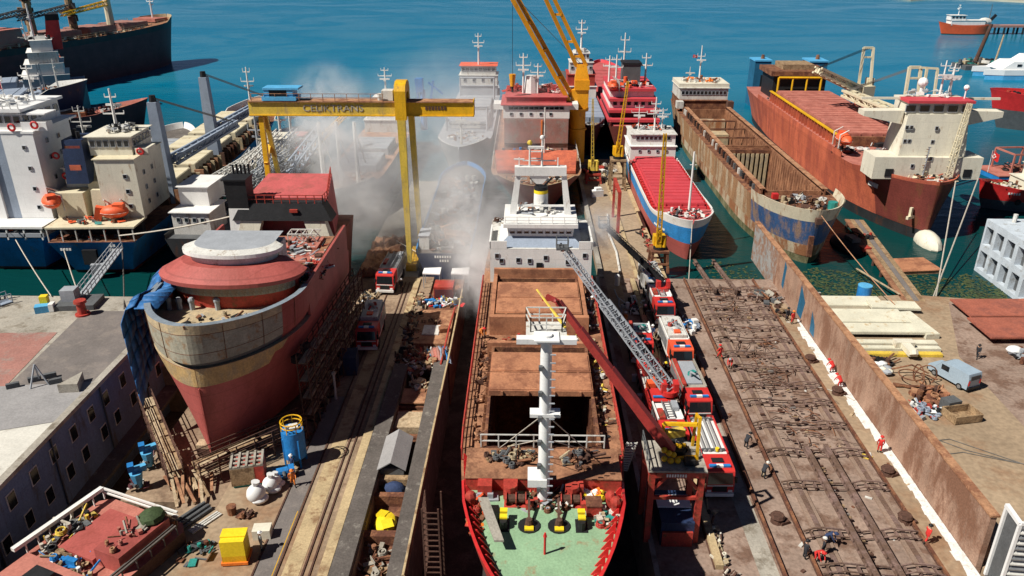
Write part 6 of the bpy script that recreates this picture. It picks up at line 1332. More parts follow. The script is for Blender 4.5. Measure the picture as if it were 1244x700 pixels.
def jib_crane(label, loc, rz, s, m, portal, ph, tip, jibw=.9, hook=None, group='yellow yard cranes'):
    """machinery house, tower head and slewing jib on a four legged portal"""
    t = thing('yard_crane', label, 'crane', loc, rz, group)
    b = MB(portal); w = 1.6 * s
    for x in (-w, w):
        for y in (-w, w): b.bar((x, y, 0), (x * .8, y * .8, ph), .45 * s)
    b.box(-w, w, -w, w, ph, ph + .35 * s); b.bar((-w, -w, ph * .45), (w, -w, ph * .45), .3 * s); b.bar((-w, w, ph * .45), (w, w, ph * .45), .3 * s); b.build('portal', t, smooth=False)
    z = ph + .36 * s
    b = MB(m); b.cone((0, 0, z), (0, 0, z + .6 * s), 1.1 * s, n=12, m='black'); b.box(-1.1 * s, 1.0 * s, -.2 * s, 1.6 * s, z + .6 * s, z + 2.4 * s); b.hexa([(-.8 * s, -1.0 * s, z + .6 * s), (.2 * s, -1.0 * s, z + .6 * s), (.2 * s, 0, z + .6 * s), (-.8 * s, 0, z + .6 * s), (-.6 * s, -.7 * s, z + 3.6 * s), (0, -.7 * s, z + 3.6 * s), (0, -.1 * s, z + 3.6 * s), (-.6 * s, -.1 * s, z + 3.6 * s)]); b.cone((.7 * s, -.6 * s, z + .6 * s), (.7 * s, -.6 * s, z + 2.6 * s), .42 * s, .35 * s, n=10); b.build('machinery_house', t, smooth=False)
    b = MB('black'); b.box(.25 * s, 1.0 * s, -.26 * s, -.2 * s, z + 1.3 * s, z + 2.1 * s); b.build('cab_window', t, smooth=False)
    b = MB(m); lattice(b, (-.3 * s, -.6 * s, z + 1.5 * s), tip, jibw, jibw * .5, jibw, jibw * .5, bays=16, ch=jibw * .22, br=jibw * .12); b.build('jib', t, smooth=False)
    b = MB('rope_dark'); b.tube([(-.3 * s, -.4 * s, z + 3.6 * s), tip], .04, n=3)
    if hook: b.tube([tip, (tip[0], tip[1], hook)], .035, n=3); b.ob((tip[0], tip[1], hook), (.4, .4, .8), 0, 'yellow')
    b.build('wires', t); return t
jib_crane('slender yellow jib crane beside the blue and white coaster bow', (19.2, 105.5, -.1), 0, .8, 'yellow', 'rust', 3.0, (-.9, -2.4, 20.5), .62)
jib_crane('yellow crane on a tall rusty portal straddling the dock road', (17.4, 146, -.1), 0, .9, 'yellow', 'wood', 5.6, (.8, -1.5, 20.5), .6)
jib_crane('yellow crane on a low red base behind the big red ship bow', (13.2, 150.5, -.1), 0, .9, 'yellow_pale', 'red_paint', 1.6, (-.8, -1.2, 16.5), .5)
def luffer():
    t = thing('luffing_crane', 'tall orange yellow luffing crane with twin beam jib leaning over the red ship', 'crane', (11.2, 165, -.1), 0, 'yellow yard cranes')
    b = MB('crane_orange'); b.cone((-.6, 0, 0), (-.6, 0, 11.4), 1.75, 1.7, n=16); b.cone((-.6, 0, 11.2), (-.6, 0, 11.8), 2.3, n=16); b.cone((-.6, 0, 7.2), (-.6, 0, 7.5), 2.0, n=16); b.build('tower', t)
    b = MB('crane_orange'); b.box(-2.0, 1.5, -1.3, 1.6, 11.9, 15.6); b.box(-1.4, 1.6, -1.6, 1.2, 15.6, 17.6); b.hexa([(-1.4, -1.3, 17.6), (1.5, -1.3, 17.6), (1.5, 1, 17.6), (-1.4, 1, 17.6), (-1.0, -.8, 20.6), (.9, -.8, 20.6), (.9, .6, 20.6), (-1.0, .6, 20.6)]); b.ob((-3.4, -.6, 13.0), (2.4, 1.2, 1.4)); b.build('slewing_house', t, smooth=False)
    b = MB('crane_orange')
    T = (-14.2, -3, 34.2)
    for s in (-1, 1): b.bar((-1.6 + s * .6, -1.2 + s * .9, 12.8), (T[0] + s * .5, T[1] + s * .9, T[2]), .85, .85)
    for f in (.25, .5, .75, .97):
        p = Vector((-1.6, -1.2, 12.8)).lerp(Vector(T), f); b.bar(p - Vector((.6, .95, 0)), p + Vector((.6, .95, 0)), .6, .6)
    b.build('jib', t, smooth=False)
    b = MB('crane_orange'); Q = (-8.6, -2, 36.5)
    for s in (-1, 1): b.bar((-.1 + s * 1.0, -.3, 20.2), (Q[0] + s * .8, Q[1] + s * .3, Q[2]), .7, .7)
    for f in (.12, .3, .62): p = Vector((-.1, -.3, 20.2)).lerp(Vector(Q), f); b.bar(p - Vector((.9, 0, 0)), p + Vector((.9, 0, 0)), .45)
    b.build('tie_beam', t, smooth=False)
    b = MB('rope_dark'); 
    for s in (-.4, 0, .4): b.tube([(0, -.2, 20.4), (T[0], T[1] + s, T[2])], .05, n=3)
    b.tube([T, (T[0], T[1], 19)], .06, n=3); b.build('wires', t)
    b = MB('crane_orange'); b.cone((T[0], T[1], 19), (T[0], T[1], 16.6), .7, .45, n=8); b.cone((T[0], T[1], 16.6), (T[0], T[1], 15.4), .25, .2, 'black', 6); b.build('hook_block', t)
luffer()
def portal_crane():
    t = thing('portal_crane', 'red portal crane with yellow machinery and a long dark red boom over the burning ship', 'crane', (11.7, 50.6, 0), 0)
    T = 6.9
    for x in (-1.9, 1.9):
        for y in (-1.5, 1.8): b = MB('red_paint'); b.box(x - .24, x + .24, y - .24, y + .24, .005, T - .6); b.build('leg', t, smooth=False)
    b = MB('red_paint')
    b.box(-2.15, 2.15, -1.75, -1.3, T - .6, T); b.box(-2.15, 2.15, 1.6, 2.05, T - .6, T); b.box(-2.15, -1.7, -1.295, 1.595, T - .6, T); b.box(1.7, 2.15, -1.295, 1.595, T - .6, T); b.bar((-1.66, -1.5, 4.3), (1.66, -1.5, 4.3), .26)
    for s in (-1, 1): b.bar((s * 1.66, -1.5, 5.2), (s * .8, -1.5, T - .6), .26)
    b.build('portal', t, smooth=False)
    b = MB('concrete'); b.box(-2.25, 2.25, -1.85, 2.15, T, T + .14); b.box(-1.6, 1.6, -1.84, -1.76, T - .5, T - .02, 'red_paint'); b.build('platform', t, smooth=False)
    b = MB('white')
    for i in range(8): b.box(-.85 + i * .2, -.72 + i * .2, -1.88, -1.84, T - .4, T - .14)
    b.build('faded_lettering', t, smooth=False)
    z = T + .14
    b = MB('yellow'); b.cone((.3, .6, z), (.3, .6, z + .5), .7, n=12, m='black'); b.bar((1.7, -.3, z), (1.7, .1, z + 3.6), .22); b.bar((1.7, 1.5, z), (1.7, 1.2, z + 3.2), .2); b.bar((-.6, 1.6, z + .3), (-.7, 1.7, z + 1.9), .22); b.bar((-.7, 1.7, z + 1.9), (1.7, .6, z + 2.6), .26); b.bar((1.7, .1, z + 3.5), (1.7, 1.2, z + 3.1), .18); b.ob((.2, 1.9, z + .9), (1.8, .6, .6), .3, 'yellow_pale'); b.bar((1.6, -.2, z + .15), (.2, -.4, z + .15), .22)
    b.build('machinery_tower', t, smooth=False)
    b = MB('black'); junk(b, .6, .8, z, .5, .5, 16, ['black', 'grey_dark', 'yellow'], .25, .6, .9); b.ob((1.0, -.9, z + .25), (.8, .6, .5)); b.build('engine', t)
    for x, y, zz in ((-.9, -.4, .9), (-.55, -.6, .75), (-.9, -.75, .35), (-.45, -.95, .3), (.1, -.9, .3), (-.2, -.6, .6)): b = MB('yellow'); b.ball((x, y, z + zz), .25, seg=10, rings=6); b.build('counterweight', t)
    tip = Vector((-9.2, 3.2, 18.8)); base = Vector((-.3, -.1, z + .6))
    b = MB('boom_red'); b.bar(base, base.lerp(tip, .55), .7, .8, None, .62, .7); b.bar(base.lerp(tip, .5), base.lerp(tip, .82), .52, .6); b.bar(base.lerp(tip, .78), tip, .42, .46); bo = b.build('boom', t, smooth=False)
    b = MB('boom_red'); b.bar(tip, tip + Vector((-.9, .5, .25)), .3); b.bar(tip + Vector((-.2, 0, .2)), tip + Vector((-1.2, .6, -.1)), .18); b.bar(tip, tip + Vector((-.3, -.6, .4)), .18); b.build('jib_head', bo, smooth=False)
    railing(t, [(-2.2, -1.8, z), (-2.2, 2.1, z)], 1.0, 'grey_dark', 1.2, .04)
portal_crane()

# ================================================================== vehicles
def wheel_set(t, xs, w, r, wd=.32):
    tm = MB('rubber'); tm.cone((0, -wd / 2, 0), (0, wd / 2, 0), r, n=16)
    tm = tm.mesh('tyre'); rm = MB('steel'); rm.cone((0, -wd / 2 - .02, 0), (0, wd / 2 + .02, 0), r * .58, n=12); rm = rm.mesh('rim')
    for x in xs:
        for s in (-1, 1): o = inst('wheel', tm, t, (x, s * (w / 2 - wd / 2), r)); inst('rim', rm, o)
def fire_truck(label, loc, rz=HD, L=8.2, cab='fire_red', body='fire_red', roof='white', kit='rack', z=0.004):
    t = thing('fire_truck', label, 'fire truck', (loc[0], loc[1], z), rz, 'fire engines along the dock road')
    h = L / 2; w = 1.22
    b = MB('black'); b.box(-h + .1, h - .2, -.9, .9, .55, .85); b.build('chassis', t, smooth=False)
    wheel_set(t, [h - 1.5, -h + 1.9] + ([-h + 3.0] if L > 9 else []), 2.4, .52)
    b = MB(cab); b.prof([(h - 2.5, .75), (h - .05, .75), (h, 1.55), (h - .28, 2.72), (h - .55, 2.86), (h - 2.5, 2.9)], -w, w); b.build('cab', t, smooth=False)
    b = MB('glass'); b.hexa([(h + .025, -1.08, 1.62), (h + .025, 1.08, 1.62), (h - .02, 1.08, 1.6), (h - .02, -1.08, 1.6), (h - .22, -1.0, 2.6), (h - .22, 1.0, 2.6), (h - .28, 1.0, 2.6), (h - .28, -1.0, 2.6)]); b.build('windscreen', t, smooth=False)
    for s in (-1, 1):
        b = MB('glass'); b.box(h - 1.25, h - .4, s * w - .02, s * w + .02, 1.65, 2.5); b.build('side_window', t, smooth=False)
        b = MB('black'); b.box(h - .2, h - .02, s * 1.32 - .1, s * 1.32 + .1, 1.7, 2.3); b.bar((h - .1, s * 1.2, 2.2), (h - .1, s * 1.35, 2.2), .06); b.build('mirror', t, smooth=False)
        b = MB('white_clean'); b.box(h - .02, h + .07, s * .9 - .18, s * .9 + .18, .82, 1.02); b.build('headlight', t, smooth=False)
    b = MB('white'); b.box(h - .05, h + .18, -1.2, 1.2, .45, .76); b.build('bumper', t, smooth=False)
    b = MB('black'); b.box(h - .01, h + .03, -.62, .62, .85, 1.4); b.build('grille', t, smooth=False)
    for s in (-1, 1):
        b = MB('white'); b.box(-h + .02, h - .15, s * w - .012, s * w + .012, 1.02, 1.2); b.build('side_stripe', t, smooth=False)
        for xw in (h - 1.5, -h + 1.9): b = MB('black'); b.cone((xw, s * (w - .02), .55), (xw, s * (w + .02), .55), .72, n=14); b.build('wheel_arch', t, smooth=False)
    b = MB('white'); b.box(h + .0, h + .035, -1.1, 1.1, 1.42, 1.52); b.build('front_stripe', t, smooth=False)
    b = MB('blue'); b.box(h - .9, h - .62, -.9, .9, 2.9, 3.06); b.box(h - .92, h - .6, -.28, .28, 2.89, 3.07, 'white'); b.build('light_bar', t, smooth=False)
    b = MB('black'); b.box(h - 1.9, h - 1.3, -.5, .5, 2.9, 2.97); b.build('roof_hatch', t, smooth=False)
    b = MB(body); b.box(-h, h - 2.62, -w, w, .8, 2.75); b.box(-h + .1, h - 2.7, -w + .12, w - .12, 2.75, 2.8, roof)
    for s in (-1, 1): b.box(-h, h - 2.62, s * (w - .06) - .06, s * (w - .06) + .06, 2.75, 3.0, roof if kit != 'rack' else body)
    b.build('body', t, smooth=False)
    for s in (-1, 1):
        n = 3
        for i in range(n): b = MB('steel'); x0 = -h + .15 + i * (L - 2.9) / n; b.box(x0, x0 + (L - 2.9) / n - .15, s * w - .03, s * w + .03, 1.25, 2.6); b.build('locker_door', t, smooth=False)
    if kit == 'rack':
        b = MB('roof_grey'); 
        for y in (-.75, -.35, .2, .6): b.cone((-h + .3, y, 2.92), (h - 2.9, y, 2.92), .13, n=8)
        b.box(-h + .4, -h + .6, -1, 1, 2.8, 3.05, 'grey_dark'); b.box(h - 3.2, h - 3.0, -1, 1, 2.8, 3.05, 'grey_dark'); b.build('hose_rack', t)
        b = MB('yellow_bright'); b.cone((h - 3.0, .3, 2.9), (h - 3, .3, 3.2), .18, n=8); b.build('beacon', t)
    elif kit == 'ladder':
        b = MB('steel')
        for y in (-.35, .35): b.bar((-h + .2, y, 3.1), (h - 2.8, y, 3.1), .08, .14)
        for i in range(12): b.bar((-h + .4 + i * .42, -.35, 3.1), (-h + .4 + i * .42, .35, 3.1), .06)
        b.build('ladder', t, smooth=False); b = MB('grey_paint'); b.box(-h + .3, -h + 1.6, .5, 1.05, 2.8, 3.25); b.ob((-.6, -.75, 2.95), (1.6, .5, .3), 0, 'red_paint'); b.build('roof_box', t)
    elif kit == 'monitor':
        b = MB('grey_paint'); b.box(-h + .5, h - 3.2, -.9, .9, 2.8, 2.98); b.ob((-.7, .2, 3.2), (.5, .8, .4), .6, 'teal'); b.cone((-.4, 0, 3.0), (-.4, 0, 3.5), .14, n=8); b.cone((-.4, 0, 3.5), (.6, .2, 3.8), .12, .08, n=8); b.build('water_monitor', t)
        b = MB('red_paint'); b.box(-h + .2, h - 2.8, -1.16, -.8, 2.81, 3.15); b.build('roof_box', t)
    elif kit == 'tank':
        b = MB('white_grimy'); b.box(-h + .2, h - 2.9, -1.0, 1.0, 2.8, 3.2); b.ob((.3, 0, 3.3), (.7, .7, .2), 0, 'orange_red'); junk(b, -1.2, 0, 3.2, 1.2, .7, 12, ['red_paint', 'grey_paint', 'white_grimy', 'steel'], .2, .5, .2); b.build('tank_top', t)
    return t
def loc2(t, p):
    return Matrix.Rotation(-t.rotation_euler.z, 3, 'Z') @ (Vector(p) - Vector(t.location))
fire_truck('red fire engine with brown pipe racks on its roof, frontmost of the dock road row', (16.6, 58.4), HD + .02, 8.4, kit='rack')
fire_truck('red fire engine with grey topped body and teal water monitor on its roof', (17.0, 69.4), HD + .04, 8.2, body='fire_red', roof='concrete', kit='monitor')
fire_truck('orange roofed fire engine with white tank body midway along the dock road row', (17.2, 79.6), HD + .03, 8.0, cab='fire_orange', body='white_grimy', kit='tank')
t4 = fire_truck('red fire engine with a long black boom, rearmost of the dock road row', (17.2, 90.4), HD + .02, 6.6, kit='ladder', body='red_paint')
def aerial(t, base, tip, m, w=1.0, basket=True, lab=None, ch=.13, solid=False):
    p, q = loc2(t, base), loc2(t, tip)
    b = MB('fire_red'); b.cone((p.x, p.y, 2.8), (p.x, p.y, 3.3), .9, n=12); b.ob((p.x, p.y - .6, 3.6), (1.0, .5, 1.0)); b.ob((p.x, p.y + .6, 3.6), (1.0, .5, 1.0)); b.build('turntable', t)
    b = MB(m)
    if solid:
        b.bar(p, p.lerp(q, .6), .55, .6, m); b.bar(p.lerp(q, .55), q, .4, .42, m)
        lattice(b, p + Vector((0, 0, .5)), q + Vector((0, 0, .4)), .5, .4, .3, .3, m, 20, .06, .05)
    else:
        lattice(b, p, p.lerp(q, .62), w, w * .85, w * .7, w * .6, m, 16, ch, .08); lattice(b, p.lerp(q, .35), q, w * .72, w * .55, w * .5, w * .4, m, 22, ch * .8, .07); b.bar(p + Vector((0, 0, -.15)), p.lerp(q, .6) + Vector((0, 0, -.15)), w * .45, .08, m)
    b.build('boom' if solid else 'aerial_ladder', t, smooth=False)
    if basket:
        b = MB('grey_dark'); d = (q - p).normalized()
        b.ob(q + d * .7 + Vector((0, 0, -.1)), (1.5, 1.3, .15)); 
        for sx_ in (-.7, .7):
            for sy_ in (-.6, .6): c = q + d * .7 + Vector((sx_, sy_, -.1)); b.bar(c, c + Vector((0, 0, 1.1)), .07)
        for z in (.55, 1.05): b.tube([q + d * .7 + Vector((x, y, z - .1)) for x, y in ((-.7, -.6), (.7, -.6), (.7, .6), (-.7, .6))], .04, n=4, closed=True)
        junk(b, q.x + d.x * .7, q.y + d.y * .7, q.z, .5, .5, 10, ['black', 'cloth_orange', 'grey_dark', 'yellow_pale'], .2, .5, .4); b.build('basket', t, smooth=False)
aerial(t4, (17.6, 92.0, 3.9), (10.6, 96.4, 9.4), 'black', .6, True, solid=True)
def ladder_truck():
    t = thing('ladder_truck', 'fire brigade ladder truck whose long grey ladder leans over to the burnt bridge house', 'fire truck', (13.4, 70.2, .012), HD + .02, 'fire engines along the dock road')
    h = 4.6
    b = MB('black'); b.box(-h, h - .3, -.9, .9, .55, .95); b.build('chassis', t, smooth=False); wheel_set(t, [h - 1.5, -h + 1.5, -h + 2.7], 2.4, .52)
    b = MB('fire_red'); b.prof([(h - 2.3, .75), (h - .05, .75), (h, 1.5), (h - .3, 2.5), (h - 2.3, 2.6)], -1.22, 1.22); b.build('cab', t, smooth=False)
    b = MB('glass'); b.hexa([(h + .025, -1.05, 1.55), (h + .025, 1.05, 1.55), (h - .03, 1.05, 1.5), (h - .03, -1.05, 1.5), (h - .24, -1, 2.4), (h - .24, 1, 2.4), (h - .3, 1, 2.4), (h - .3, -1, 2.4)]); b.build('windscreen', t, smooth=False)
    b = MB('white'); b.box(h - .05, h + .15, -1.2, 1.2, .45, .75); b.build('bumper', t, smooth=False)
    b = MB('white'); b.box(-h, h - 2.4, -1.22, 1.22, .95, 1.5, 'fire_red'); b.box(-h + .1, h - 2.5, -1.1, 1.1, 1.5, 1.6, 'white_grimy'); b.box(-h, -h + 1.2, -1.2, 1.2, 1.6, 2.3, 'fire_red'); b.box(1.4, 2.1, -1.2, 1.2, 1.6, 2.2, 'fire_red'); b.build('body', t, smooth=False)
    for x, y in ((.4, 1.5), (.4, -1.5), (-3.6, 1.5), (-3.6, -1.5)): b = MB('white'); b.bar((x, y * .7, .8), (x, y, .75), .2); b.box(x - .2, x + .2, y - .2, y + .2, .0, .8); b.build('outrigger', t, smooth=False)
    b = MB('orange_red'); b.ob((-.2, .5, 2.3), (1.2, .9, 1.3), .2); b.ob((.8, -.5, 2.1), (.9, .8, 1.0), .1); b.ob((-2.2, -.6, 2.2), (.6, .6, 1.2), 0, 'fire_red'); b.build('operator_seat', t)
    b = MB('blue'); b.box(h - .9, h - .65, -.8, .8, 2.6, 2.75); b.build('light_bar', t, smooth=False)
    aerial(t, (14.3, 66.8, 3.2), (4.2, 76.0, 14.2), 'grey_paint', 1.15)
ladder_truck()
fire_truck('small red fire engine with white front parked in front of the ladder truck', (13.7, 62.3), HD + .05, 5.6, kit='ladder', z=.012)
fire_truck('fire engine with a dark grey roof standing alone on the shaded road', (-18.5, 83.6), HD + .04, 8.0, body='fire_red', roof='roof_grey', kit='tank')
fire_truck('silver topped fire engine on the smoky pier beside the brown tarpaulin heap', (-18.7, 99.8), HD - .06, 8.2, body='white_grimy', roof='steel', kit='ladder')
fire_truck('short red fire vehicle on the dock strip behind the ladder truck', (13.2, 79.8), HD - .03, 5.2, kit='monitor', z=.012)
fire_truck('white fire truck partly hidden behind the black boom', (17.0, 97.6), HD + .06, 6.2, cab='white', body='white', kit='tank')
# van
def van():
    t = thing('van', 'pale blue van parked on the dusty yard', 'van', (46.5, 74.6, .012), 1.98)
    b = MB('van_blue'); b.prof([(-2.5, .4), (2.3, .4), (2.5, .75), (2.4, 1.1), (1.5, 1.25), (.9, 2.0), (.5, 2.15), (-2.4, 2.15), (-2.55, 1.6)], -.95, .95); b.build('body', t, smooth=False)
    wheel_set(t, [1.55, -1.6], 1.9, .36, .24)
    b = MB('glass'); b.hexa([(1.53, -.84, 1.27), (1.53, .84, 1.27), (1.47, .84, 1.25), (1.47, -.84, 1.25), (.97, -.8, 1.97), (.97, .8, 1.97), (.91, .8, 1.95), (.91, -.8, 1.95)]); b.build('windscreen', t, smooth=False)
    for s in (-1, 1):
        b = MB('glass'); b.box(-.1, .85, s * .95 - .015, s * .95 + .015, 1.25, 1.85); b.build('side_window', t, smooth=False)
        b = MB('white_clean'); b.box(2.44, 2.52, s * .7 - .14, s * .7 + .14, .72, .92); b.build('headlight', t, smooth=False); b = MB('bright_red'); b.box(-2.6, -2.5, s * .8 - .07, s * .8 + .07, .9, 1.4); b.build('tail_light', t, smooth=False)
    b = MB('grey_dark'); b.box(-2.58, -2.5, -.7, .7, 1.45, 1.95); b.build('rear_window', t, smooth=False); b = MB('black'); b.box(-2.62, -2.45, -.9, .9, .35, .6); b.box(2.4, 2.58, -.9, .9, .35, .62); b.build('bumper', t, smooth=False)
van()
# ================================================================== people
POSES = {
 'stand': dict(neck=(0, 0, 1.46), head=(.03, 0, 1.64), sh=.2, elL=(.02, .27, 1.14), haL=(.1, .26, .88), elR=(.0, -.27, 1.14), haR=(.12, -.24, .9), knL=(.02, .12, .5), ftL=(0, .13, .06), knR=(.0, -.12, .5), ftR=(-.02, -.13, .06), hip=(0, 0, .92)),
 'walk': dict(neck=(.06, 0, 1.44), head=(.1, 0, 1.62), sh=.2, elL=(.16, .26, 1.14), haL=(.34, .22, .98), elR=(-.12, -.26, 1.14), haR=(-.16, -.25, .88), knL=(.2, .1, .52), ftL=(.3, .11, .07), knR=(-.05, -.1, .5), ftR=(-.34, -.11, .08), hip=(0, 0, .9)),
 'bend': dict(neck=(.42, 0, 1.2), head=(.58, 0, 1.28), sh=.2, elL=(.5, .25, .9), haL=(.62, .18, .66), elR=(.5, -.25, .9), haR=(.62, -.18, .66), knL=(.1, .13, .48), ftL=(.02, .15, .06), knR=(.06, -.13, .48), ftR=(-.05, -.15, .06), hip=(-.08, 0, .9)),
 'point': dict(neck=(0, 0, 1.46), head=(.03, 0, 1.64), sh=.2, elL=(.25, .28, 1.3), haL=(.5, .24, 1.36), elR=(0, -.28, 1.14), haR=(.14, -.22, .94), knL=(.04, .13, .5), ftL=(.03, .16, .06), knR=(0, -.13, .5), ftR=(-.06, -.15, .06), hip=(0, 0, .92)),
}
PM = {}
def person_mesh(pose):
    if pose in PM: return PM[pose]
    P = POSES[pose]; hip = Vector(P['hip']); nk = Vector(P['neck']); ch = hip.lerp(nk, .72); wa = hip.lerp(nk, .35)
    V = []; E = []; Rr = []; K = []
    def v(p, r, k, par=None):
        V.append(tuple(p)); Rr.append(r); K.append(k)
        if par is not None: E.append((par, len(V) - 1))
        return len(V) - 1
    h = v(hip, .155, 0); w = v(wa, .15, 0, h); c = v(ch, .175, 0, w); n = v(nk, .075, 1, c); hd = Vector(P['head']); a = v(hd - Vector((0, 0, .06)), .1, 1, n); v(hd + Vector((.005, 0, .1)), .105, 1, a); v(hd + Vector((.1, 0, -.01)), .025, 1, a)
    for s, L in ((1, 'L'), (-1, 'R')):
        sh = v(ch + Vector((0, s * P['sh'], .1)), .085, 0, c); el_ = v(P['el' + L], .058, 0, sh); ha = Vector(P['ha' + L]); wr = v(ha, .04, 0, el_); d = (ha - Vector(P['el' + L])).normalized()
        pm = v(ha + d * .07, .042, 1, wr)
        for k in range(4): f = v(ha + d * (.12 + .01 * (k in (1, 2))) + Vector((0, (k - 1.5) * .022, 0)), .011, 1, pm); v(ha + d * (.165 + .012 * (k in (1, 2))) + Vector((.01, (k - 1.5) * .023, -.008)), .009, 1, f)
        v(ha + d * .09 + Vector((.05, -s * .03, 0)), .012, 1, pm)
        hp = v(hip + Vector((0, s * .1, -.06)), .12, 0, h); kn = v(P['kn' + L], .075, 0, hp); ft = Vector(P['ft' + L]); an = v(ft + Vector((-.02, 0, .05)), .055, 2, kn); v(ft + Vector((.17, 0, -.01)), .045, 2, an)
    me = bpy.data.meshes.new('sk'); me.from_pydata(V, E, []); o = bpy.data.objects.new('sk', me); COL.objects.link(o)
    o.modifiers.new('s', 'SKIN'); 
    for i, r in enumerate(Rr): me.skin_vertices[0].data[i].radius = (r, r)
    me.skin_vertices[0].data[0].use_root = True
    sb = o.modifiers.new('b', 'SUBSURF'); sb.levels = 1; sb.render_levels = 1
    dg = bpy.context.evaluated_depsgraph_get(); out = bpy.data.meshes.new_from_object(o.evaluated_get(dg)); bpy.data.objects.remove(o)
    idx = []
    for p in out.polygons:
        c = p.center; best = min(range(len(V)), key=lambda i: (Vector(V[i]) - c).length - Rr[i] * .6); k = K[best]
        idx.append(k)
    PM[pose] = (out, idx, hd); return PM[pose]
BM = {}
HM = {}
def person(label, x, y, rz, suit, helmet, pose='stand', z=0.01, group='workers and firefighters on the docks', s=1.0):
    base, idx, hd = person_mesh(pose)
    if (pose, suit) not in BM:
        me = base.copy(); me.name = 'person_body'; me.materials.clear()
        for m in (suit, 'skin', 'rubber'): me.materials.append(MATS[m])
        me.polygons.foreach_set('material_index', idx); me.shade_smooth(); BM[(pose, suit)] = me
    o = bpy.data.objects.new('person', BM[(pose, suit)]); COL.objects.link(o); o.location = (x, y, z); o.rotation_euler = (0, 0, rz); o.scale = (s, s, s)
    tag(o, label, 'person', group)
    if helmet:
        if (pose, helmet) not in HM:
            b = MB(helmet); b.ball((hd.x, 0, hd.z + .07), .155, None, 10, 6, (1.05, .9, .85)); b.cone((hd.x + .02, 0, hd.z + .05), (hd.x + .02, 0, hd.z + .075), .185, n=10); HM[(pose, helmet)] = b.mesh('helmet')
        inst('helmet', HM[(pose, helmet)], o)
    return o
ppl = [
 ('worker in dark navy clothes and white helmet beside the blue tank', -20.9, 57.4, -2, 'cloth_navy', 'white_clean', 'stand'),
 ('worker in an orange suit just below the one in navy near the white sacks', -20.3, 55.3, -1, 'cloth_orange', 'cloth_orange', 'walk'),
 ('worker in grey clothes and white helmet on the sand near the yellow skid', -20.6, 47.4, .6, 'cloth_grey', 'white_clean', 'stand'),
 ('worker in a bright red suit in the huddle at the end of the cradle frames', 22.6, 47.0, -1.2, 'cloth_red', 'cloth_red', 'bend'),
 ('worker in black clothes left in the huddle at the end of the cradle frames', 21.8, 47.3, .2, 'cloth_dark', 'black', 'stand'),
 ('worker in dark clothes with a pale helmet in the huddle on the slipway', 23.3, 47.6, 2.6, 'cloth_dark', 'white_grimy', 'stand'),
 ('worker in navy clothes bending over a cradle frame end', 24.0, 48.9, -.6, 'cloth_navy', 'cloth_navy', 'bend'),
 ('worker in red trousers and dark helmet walking on the wall side lane near the bottom', 32.0, 49.2, .4, 'cloth_red', 'black', 'walk'),
 ('firefighter in red standing at the foot of the tall wall beside the white strip', 33.2, 61.2, 1.2, 'cloth_red', 'cloth_red', 'stand'),
 ('firefighter in red where the pale hose meets the white strip', 33.7, 72.8, 2, 'cloth_red', 'cloth_red', 'bend'),
 ('firefighter in dark red crouched on the white strip above the pale hose end', 34.0, 76.0, 2, 'cloth_red', 'bright_red', 'bend'),
 ('firefighter in orange red at the top end of the white strip', 33.3, 88.0, -1, 'cloth_red', 'cloth_orange', 'stand'),
 ('firefighter in dark clothes at the scrap heap by the white strip', 32.9, 88.9, -1, 'cloth_dark', 'black', 'stand'),
 ('worker in red left of the cradle frames, standing behind another', 22.3, 78.9, 2.4, 'cloth_red', 'cloth_red', 'walk'),
 ('worker in red left of the cradle frames with a grey helmet', 23.0, 76.9, -2, 'cloth_red', 'grey_paint', 'bend'),
 ('worker in black walking across the dusty yard above the van', 51.8, 79.6, -2.4, 'cloth_dark', 'black', 'walk'),
 ('worker in black on the track bed beside the thin rail', 20.9, 61.7, .8, 'cloth_dark', 'black', 'bend'),
 ('worker in dark clothes on the track bed below the other dark worker', 21.3, 57.2, .8, 'cloth_dark', 'white_grimy', 'bend'),
 ('firefighter in red suit near the ladder truck on the dock strip', 12.6, 84.2, 0, 'cloth_red', 'bright_red', 'stand'),
 ('firefighter in red bending over a hose by the dock strip', 13.4, 82.6, 0, 'cloth_red', 'bright_red', 'bend'),
 ('firefighter in orange with a pale helmet on the shaded dock strip', 12.4, 87.3, 1, 'cloth_orange', 'white_clean', 'stand'),
 ('firefighter in dark coat standing by the rearmost fire engine', 15.1, 89.4, 1, 'cloth_dark', 'white_clean', 'stand'),
 ('firefighter in dark coat with yellow helmet between two fire engines', 15.4, 74.8, -2, 'cloth_dark', 'yellow_bright', 'point'),
 ('firefighter in navy coat near the orange roofed engine', 15.3, 83.9, -2, 'cloth_navy', 'white_clean', 'walk'),
 ('firefighter in dark coat beside the silver topped engine on the pier', -16.9, 97.0, -2, 'cloth_dark', 'white_clean', 'stand'),
 ('worker in a dark jacket beside the shaded fire engine on the left road', -21.3, 88.4, -2, 'cloth_grey', 'white_clean', 'stand'),
 ('worker in a black jacket at the far left road in the shade', -20.8, 90.0, -1, 'cloth_dark', 'white_clean', 'point'),
]
for lab, x, y, r, s_, h_, p_ in ppl: person(lab, x, y, r, s_, h_, p_, s=1.04)
person('firefighter in yellow on the brown deck beside the white foremast of the burning ship', 3.1, 67.2, -1, 'yellow', 'yellow_bright', 'stand', 8.05)
person('firefighter in dark coat at the port rail of the burning ship', 7.0, 74.4, 2, 'cloth_dark', 'white_clean', 'point', 8.05)
person('worker in orange on the red bow rail side of the burning ship', -4.3, 68.2, -1, 'cloth_orange', 'bright_red', 'bend', 8.05)

